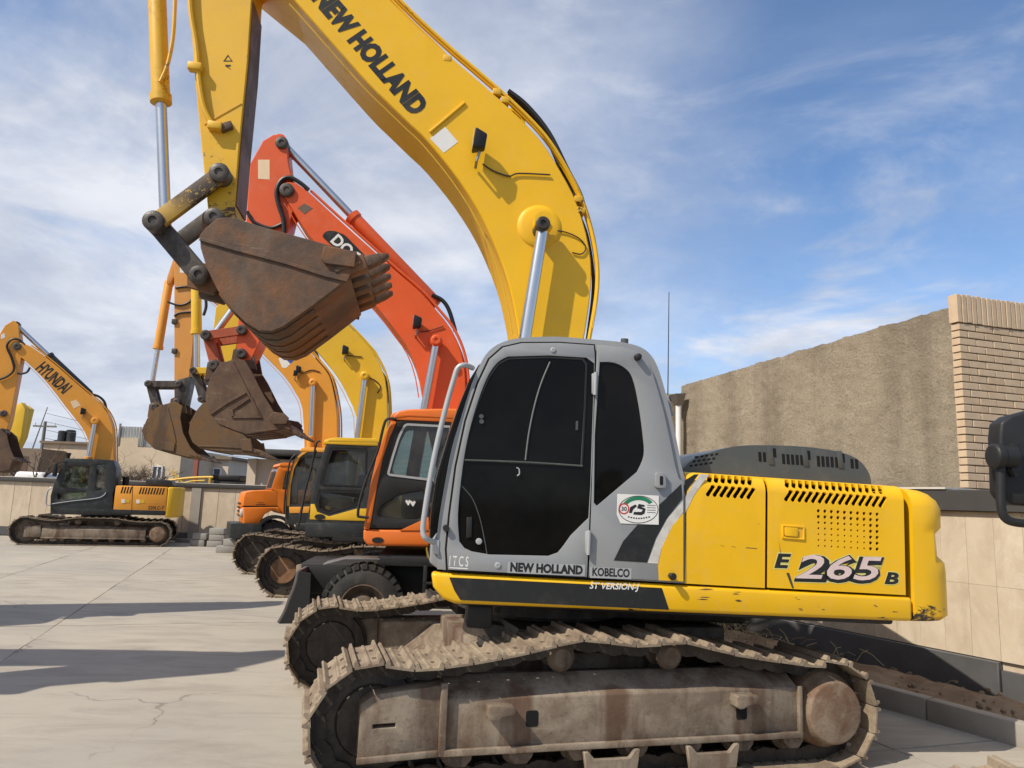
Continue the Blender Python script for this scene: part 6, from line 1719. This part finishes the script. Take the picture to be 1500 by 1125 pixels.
for k, l in enumerate(('lowest grey concrete block of the taller right pile beside the truck', 'middle grey concrete block of the taller right pile beside the truck', 'topmost grey concrete block of the taller right pile beside the truck')):
    stack(xb + .52 + random.uniform(-.05, .05), k * .205, .50, .195, .5, 25.2 + k * .02, l, rad(random.uniform(-4, 4)))
xc = depth_at(315, 812, 22.9).x
stack(xc, 0, .62, .20, .45, 22.9, 'flat concrete block lying in front of the truck bumper', rad(4))
stack(xc + .62, 0.0, .40, .22, .45, 23.0, 'short concrete block lying nearest the truck bumper', rad(-6))
stack(xc + .18, .205, .46, .20, .40, 22.95, 'concrete block resting on the flat one in front of the truck', rad(-3))

# ------------------------------------------------------------------ buildings and things beyond the far wall
def bx(px0, px1, py_top, Y):
    a, b = depth_at(px0, 700, Y), depth_at(px1, 700, Y)
    return a.x, b.x, depth_at((px0 + px1) / 2, py_top, Y).z
def window(parent, x0, x1, y, z0_, z1_):
    w_ = obj('window', MB().prism([(x0 - .06, z0_ - .06), (x1 + .06, z0_ - .06), (x1 + .06, z1_ + .06), (x0 - .06, z1_ + .06)], y - .05, y + .08, holes=[[(x0, z0_), (x1, z0_), (x1, z1_), (x0, z1_)]]), M_['white'], parent)
    obj('pane', MB().box(x0, x1, y + .01, y + .04, z0_, z1_), M_['blue_glass'], w_)
    obj('mullion', MB().box((x0 + x1) / 2 - .03, (x0 + x1) / 2 + .03, y - .03, y + .05, z0_, z1_), M_['white'], w_)
    return w_
# beige house with tanks
Y1 = 38
x0, x1, zt1 = bx(58, 172, 651, Y1)
h1 = thing('flat_roofed_house', 'beige flat roofed house behind the far wall, left of the amber boom', 'house', Matrix.Translation((0, Y1, 0)))
obj('wall', MB().box(x0, x1, 0, 7, 0, zt1), M_['render_beige'], h1)
obj('roof', MB().box(x0 - .15, x1 + .1, -.15, 7.1, zt1 + .003, zt1 + .12), M_['render_brown'], h1)
for i, (px, top_, r_) in enumerate(((90, 632, .22), (97, 630, .24), (103, 634, .22), (83, 645, .32))):
    q = depth_at(px, 650, Y1 + 1.5)
    o = obj('roof_flue', MB().lathe((q.x, Y1 + 1.5 + .3 * (i % 2), zt1 + .12), (0, 0, 1), [(0, r_), (depth_at(px, top_, Y1 + 1.5).z - zt1 - .12, r_), (depth_at(px, top_, Y1 + 1.5).z - zt1 - .08, r_ * .7)], 14), M_['charcoal'])
    tag(o, ('tall dark roof flue on the beige house, left of the pair', 'tallest dark roof flue on the beige house', 'dark roof flue on the beige house, nearest the amber boom', 'squat dark roof tank on the beige house roof')[i], 'flue', 'flues on the beige roof')
# house with the corrugated siding on top
Y2 = 36
x0, x1, zt2 = bx(150, 262, 655, Y2)
h2 = thing('house', 'beige house topped by pale corrugated screen, behind the charcoal cab', 'house', Matrix.Translation((0, Y2, 0)))
xa, _, za = bx(163, 200, 641, Y2)
obj('wall', MB().box(x0, x1, 0, 6, 0, zt2), M_['render_beige'], h2)
obj('parapet', MB().box(xa, bx(163, 196, 641, Y2)[1], 0.02, 5.9, zt2 + .002, za), M_['render_beige'], h2)
sx0, sx1, sz = bx(166, 238, 625, Y2)
n_ = 34
zz0 = depth_at(200, 655, Y2).z
pts = []
for i in range(n_ + 1):
    pts += [(sx0 + (sx1 - sx0) * i / n_, .10 + (.05 if i % 2 else -.05))]
obj('corrugated_screen', MB().prism(pts + [(p[0], p[1] + .03) for p in pts[::-1]], zz0 + .05, sz, ax='z'), M_['sheet'], h2, smooth=False)
for xq in (sx0, (sx0 + sx1) / 2, sx1 - .1): obj('screen_post', MB().box(xq, xq + .08, -.02, .04, zz0 + .03, sz + .12), M_['pole'], h2)
wx0, wx1, wz = bx(224, 236, 684, Y2)
window(h2, wx0, wx1, -.03, depth_at(230, 700, Y2).z, wz)
# small house with a window
Y3 = 40
x0, x1, zt3 = bx(256, 333, 672, Y3)
h3 = thing('house', 'small beige house with white window beyond the far wall, left of the truck', 'house', Matrix.Translation((0, Y3, 0)))
obj('wall', MB().box(x0, x1, 0, 6, 0, zt3), M_['render_cream'], h3)
obj('roof', MB().box(x0 - .1, x1 + .2, -.2, 6.1, zt3 + .003, zt3 + .16), M_['render_brown'], h3)
wx0, wx1, wz = bx(302, 322, 687, Y3)
window(h3, wx0, wx1, -.03, depth_at(312, 697, Y3).z, wz)
obj('side_wall', MB().box(x0 + .02, bx(256, 285, 690, Y3)[1], -1.2, -.03, 0, zt3 - .5), M_['render_beige'], h3)  # lower beige block ahead of the left end
# guard house with oversailing canopy on the right of the far wall
Y4 = 30
x0, x1, zt4 = bx(372, 500, 674, Y4)
gh = thing('guard_house', 'cream guard house with dark oversailing canopy roof behind the truck', 'house', Matrix.Translation((0, Y4, 0)))
obj('wall', MB().box(x0, x1, 0, 5, 0, zt4), M_['render_cream'], gh)
obj('pilaster', MB().box(x0 - .25, x0 + .1, -.15, .3, 0, zt4 - .01), M_['render_cream'], gh)
zc0, zc1 = depth_at(405, 668, Y4).z, depth_at(405, 661, Y4).z
obj('canopy', MB().box(x0 - .5, x1, -1.4, 5.2, zc0, zc1), M_['coping'], gh, bevel=.02)
# dark generator body and yellow frame behind the wall
Y5 = 31.5
x0, x1, zg = bx(313, 352, 700, Y5)
ge = thing('generator', 'dark boxy generator set standing behind the far wall, left of the truck cab', 'generator', Matrix.Translation((0, Y5, 0)))
obj('housing', MB().box(x0, x1 - .15, 0, 1.6, .3, zg - .12), M_['charcoal'], ge, bevel=.03)
obj('cover', MB().box(x0 - .1, x1, -.05, 1.7, zg - .11, zg + .12), M_['black'], ge, bevel=.04)
for i in range(4): obj('louvre', MB().box(x0 + .15 + i * .25, x0 + .32 + i * .25, -.02, .02, zg - .75, zg - .25), M_['hood_grey'], ge)
obj('skid', MB().box(x0, x1, .1, 1.5, 0, .29), M_['black'], ge)
Y6 = 30.5
yf = thing('lifting_frame', 'thin yellow pipe frame of a lifting machine behind the far wall', 'frame', Matrix.Translation((0, Y6, 0)))
def q6(px, py, dy=0.0): v_ = depth_at(px, py, Y6); return (v_.x, dy, v_.z)
tubes(yf, 'top_rail', [[q6(246, 704), q6(280, 700), q6(312, 699)]], .05, M_['yellow2'])
tubes(yf, 'brace', [[q6(250, 716), q6(275, 706), q6(300, 704)], [q6(252, 690), q6(262, 702), q6(275, 712)]], .035, M_['yellow2'])
tubes(yf, 'upright', [[q6(308, 699), (q6(308, 699)[0], 0, 0)], [q6(250, 704), (q6(250, 704)[0], 0, 0)]], .05, M_['yellow2'])
obj('pulley_block', MB().box(q6(303, 0)[0], q6(312, 0)[0], -.1, .1, q6(308, 718)[2], q6(308, 706)[2]), M_['yellow2'], yf, bevel=.03)
rp = depth_at(286, 700, 31)
rpo = thing('red_post', 'faded red steel post rising behind the far wall under the amber bucket', 'post', Matrix.Translation((rp.x, 31, 0)))
obj('shaft', MB().box(-.08, .08, -.08, .08, 0, depth_at(286, 648, 31).z), M_['red_post'], rpo)
obj('cap', MB().box(-.11, .11, -.11, .11, depth_at(286, 648, 31).z + .002, depth_at(286, 646, 31).z), M_['red_post'], rpo)
# low brown shed and white van roofs at the far left
Y7 = 36
x0, x1, z7 = bx(-60, 56, 655, Y7)
sh_ = thing('shed', 'low brown shed with rusty sheets beyond the far wall at the left edge', 'shed', Matrix.Translation((0, Y7, 0)))
obj('wall', MB().box(x0, x1, 0, 4, 0, z7), M_['render_brown'], sh_)
for i in range(7): obj('sheet', MB().box(x0 + i * (x1 - x0) / 7, x0 + (i + .96) * (x1 - x0) / 7, -.06, -.02, .2, z7 - random.uniform(.1, .6)), M_['rust2'] if i % 2 else M_['render_brown'], sh_)
Y8 = 31
x0, x1, z8_ = bx(14, 78, 691, Y8)
vn = thing('parked_van', 'white roof of a van parked just behind the far wall', 'van', Matrix.Translation((0, Y8, 0)))
obj('body', MB().prism([(x0, .5), (x1, .5), (x1 + .1, 1.2), (x1 - .5, z8_), (x0 + .2, z8_), (x0, 1.6)], 0, 1.7), M_['white'], vn, bevel=.12, seg=3)
obj('window', MB().box(x0 + .4, x1 - .8, -.01, .02, 1.35, z8_ - .28), M_['blue_glass'], vn)
for xw in (x0 + .6, x1 - .6): obj('wheel', MB().cyl((xw, .0, .33), (xw, .22, .33), .33, n=18), M_['rubber'], vn)
# yellow boom far away at the left edge
Y9 = 42
fe = thing('crawler_excavator', 'small yellow excavator far behind the wall at the left edge', 'excavator', Matrix.Translation((0, Y9, 0)), 'excavators parked in the yard')
def q9(pts): return [(lambda v_: (v_.x, v_.z))(depth_at(px, py, Y9)) for px, py in pts]
obj('arm', MB().prism(q9([(12, 650), (14, 615), (22, 596), (34, 590), (40, 600), (34, 640), (26, 662), (16, 664)]), -.2, .2), M_['yellow2'], fe, bevel=.02)
obj('boom', MB().prism(q9([(40, 598), (32, 592), (24, 610), (0, 650), (-30, 690), (-60, 720), (-40, 735), (0, 700), (30, 640)]), .25, .65), M_['yellow2'], fe, bevel=.02)
vb = q9([(-45, 728)])[0]
obj('body', MB().box(vb[0] - 2.2, vb[0] + .9, -.8, 1.6, .9, 1.95), M_['yellow2'], fe, bevel=.08)
obj('cab', MB().box(vb[0] + .0, vb[0] + 1.5, -1.0, .1, 1.0, 2.7), M_['charcoal'], fe, bevel=.08)
for yy in (-1.1, 1.3): obj('crawler_track', MB().prism(rnd([(vb[0] - 2.2, 0), (vb[0] + 2.0, 0), (vb[0] + 2.2, .8), (vb[0] - 2.3, .8)], .35), yy - .25, yy + .25), M_['frame'], fe)
# poles and wires
def pole(px, py_top, Y, label, lean=0.0):
    q = depth_at(px, 690, Y)
    t_ = depth_at(px, py_top, Y)
    o = thing('utility_pole', label, 'pole', Matrix.Translation((q.x, Y, 0)), 'utility poles beyond the wall')
    obj('shaft', MB().cyl((0, 0, 0), (lean, 0, t_.z), .14, .09, 10), M_['pole'], o)
    obj('crossarm', MB().box(lean - .7, lean + .7, -.05, .05, t_.z - .35, t_.z - .25), M_['pole'], o)
    for s_ in (-.6, 0, .6): obj('insulator', MB().cyl((lean + s_, 0, t_.z - .25), (lean + s_, 0, t_.z - .08), .04, n=8), M_['white'], o)
    return Vector((q.x + lean, Y, t_.z - .1))
p1 = pole(57, 617, 46, 'grey utility pole standing behind the beige house at the left')
p2 = Vector((depth_at(640, 690, 60).x, 60, depth_at(640, 668, 60).z))
for k, dz in enumerate((0, -.5, -1.0, -1.5)):
    a, b = p1 + Vector((0, 0, dz + .6)), p2 + Vector((0, 0, dz * .8))
    pts = [a.lerp(b, t / 12) - Vector((0, 0, 1.1 * 4 * (t / 12) * (1 - t / 12))) for t in range(13)]
    tag(obj('overhead_wire', MB().tube(pts, .014, 4), M_['hose'], smooth=False), ('topmost', 'second from top', 'third from top', 'lowest')[k] + ' thin overhead wire running from the grey pole past the truck', 'wire', 'overhead wires')
q = depth_at(46, 690, 44)
ms = thing('mast', 'thin leaning mast beside the grey utility pole', 'mast', Matrix.Translation((q.x, 44, 0)))
obj('shaft', MB().cyl((-1.0, 0, 0), (.45, 0, depth_at(58, 596, 44).z), .06, .025, 8), M_['pole'], ms)

# ------------------------------------------------------------------ bare trees
def bare_tree(px, py_top, Y, label, spread=1.0, seed=1, trunks=1, lv=4, name='bare_tree'):
    rg = random.Random(seed)
    q = depth_at(px, 700, Y); H_ = depth_at(px, py_top, Y).z
    t_ = thing(name, label, 'tree' if name == 'bare_tree' else 'shrub', Matrix.Translation((q.x, Y, 0)))
    tm, cm = MB(), MB()
    def grow(p, d, l, r, k):
        e = p + d * l
        mid = p.lerp(e, .5) + Vector((rg.uniform(-1, 1), rg.uniform(-1, 1), rg.uniform(-.3, .3))) * l * .08
        (tm if k == lv else cm).tube([p, mid, e], lambda t, r=r: r * (1 - .4 * t), 5 if k >= lv - 1 else 3)
        if k == 0: return
        for _ in range(rg.choice((2, 3, 3))):
            nd = (d + Vector((rg.gauss(0, .55) * spread, rg.gauss(0, .55) * spread, rg.uniform(-.1, .45)))).normalized()
            grow(p.lerp(e, rg.uniform(.55, 1)), nd, l * rg.uniform(.55, .8), r * .58, k - 1)
    for i in range(trunks):
        a = rg.uniform(0, 6.28)
        d = Vector((math.cos(a) * .45 * (trunks > 1), math.sin(a) * .45 * (trunks > 1), 1)).normalized()
        grow(Vector((rg.uniform(-.3, .3) * (trunks > 1), 0, 0)), d, H_ * .38, .09 if trunks == 1 else .05, lv)
    obj('trunk', tm, M_['twig'], t_, smooth=False); obj('crown', cm, M_['twig'], t_, smooth=False)
    return t_
bare_tree(30, 560, 33, 'tall bare tree behind the far wall at the left edge', 1.0, 3)
bare_tree(48, 632, 31, 'small bare tree behind the far wall beside the white van', 1.1, 5)
bare_tree(188, 652, 31.5, 'dense brown leafless shrub behind the charcoal cab', 1.5, 8, 16, 5, 'bare_shrub')
bare_tree(205, 668, 30.5, 'lower leafless shrub right of the dense brown one', 1.5, 12, 9, 5, 'bare_shrub')
bare_tree(262, 690, 31, 'sprawling leafless shrub beside the yellow pipe frame', 1.6, 21, 4, 4, 'bare_shrub')
bare_tree(10, 655, 30.5, 'leafless bush behind the far wall under the hanging bucket', 1.5, 31, 6, 4, 'bare_shrub')
bare_tree(508, 598, 40, 'pale bare treetop seen between the two yellow booms', 1.2, 17, 1, 5)

# ------------------------------------------------------------------ mirror of a machine standing just outside the frame on the right
MY = 2.55
def qm(px, py, dy=0.0): v_ = depth_at(px, py, MY + dy); return Vector((v_.x, MY + dy, v_.z))
mo = thing('side_mirror', 'black side mirror on a bent tube bracket at the right edge of the photo', 'mirror')
a, b = qm(1466, 612), qm(1468, 742)
ol = [(lambda v_: (v_.x, v_.z))(qm(*p)) for p in ((1465, 640), (1467, 618), (1482, 608), (1520, 598), (1570, 600), (1580, 620), (1582, 720), (1575, 738), (1540, 744), (1482, 740), (1468, 722))]
obj('housing', MB().prism(ol, MY, MY + .075), M_['black'], mo, bevel=.022, seg=3)
obj('glass', MB().prism(shrink(ol, .016), MY + .076, MY + .080), M_['chrome'], mo)
kp = qm(1470, 668, -.05)
obj('knob', MB().lathe(qm(1452, 668, -.02), (1, 0, 0), [(0, .035), (.006, .043), (.03, .043), (.035, .036), (.075, .040), (.085, .03)], 18), M_['black'], mo, bevel=.003)
obj('clamp', MB().prism(rnd([(lambda v_: (v_.x, v_.z))(qm(*p)) for p in ((1476, 650), (1486, 650), (1488, 690), (1480, 700), (1474, 690))], .006), MY - .03, MY), M_['black'], mo, bevel=.004)
obj('bolt', MB().cyl(qm(1484, 668, -.05), qm(1484, 668, -.02), .008, n=8), M_['steel'], mo)
tubes(mo, 'bracket', [[qm(1466, 672, -.02), qm(1466, 720, -.02), qm(1467, 745, -.02), qm(1474, 760, -.02), qm(1492, 766, -.02), qm(1530, 767, -.02), qm(1640, 768, -.02), qm(1760, 770, -.02)]], .0145, M_['black'], n=10)
e_ = qm(1760, 770, -.02)
cp = thing('cab_corner', 'black cab corner post of a machine standing just off the right edge', 'machine', Matrix.Translation((e_.x, e_.y, 0)))
obj('post', MB().box(0.0, .09, -.05, .05, .75, 2.7), M_['black'], cp, bevel=.015)
obj('sill', MB().box(0.0, 1.2, -.1, .5, .70, .95), M_['yellow'], cp, bevel=.03)
obj('track_guard', MB().box(-.02, 1.3, -.3, .4, 0, .69), M_['frame'], cp, bevel=.04)
# track end of that machine, its shoes just cut by the corner of the picture
ce = thing('crawler_track', 'dusty crawler track end cut by the bottom right corner of the photo', 'track')
tp = depth_at(1500, 1226, 2.62)
bl3 = []
for i in range(7):
    a_ = rad(150 - i * 22)
    cc = Vector((tp.x + .36, 2.75, tp.z - .40))
    r_ = .40
    t_ = Vector((math.sin(a_), 0, -math.cos(a_))); n3 = Vector((math.cos(a_), 0, math.sin(a_)))
    p_ = cc + n3 * r_
    put('track_shoe', far_shoe, M_['shoe'], ce, Matrix(((-t_.x, 0, n3.x, p_.x), (0, 1, 0, p_.y + .25), (-t_.z, 0, n3.z, p_.z), (0, 0, 0, 1))))
obj('idler', MB().lathe((tp.x + .36, 2.85, tp.z - .40), (0, 1, 0), [(0, .2), (.0, .36), (.25, .36), (.25, .2)], 28), M_['grease'], ce)
obj('frame', MB().box(tp.x + .36, tp.x + 1.6, 2.86, 3.09, .15, max(.3, tp.z - .35)), M_['frame'], ce, bevel=.02)
obj('belt', MB().box(tp.x + .3, tp.x + 1.6, 2.72, 3.28, .0, .05), M_['shoe'], ce)
# ------------------------------------------------------------------ the machine out of the frame on the left, whose shadow lies on the slabs
for lab, x_, y_, a_ in (('excavator out of the picture that casts the nearer long shadow on the slabs', -10.9, 5.75, -14), ('excavator out of the picture that casts the farther long shadow on the slabs', -12.2, 8.5, 9)):
    of = copy_tree(lo)
    of['label'] = lab
    of.matrix_basis = Matrix.Translation((x_, y_, 0)) @ Matrix.Rotation(rad(a_), 4, 'Z')
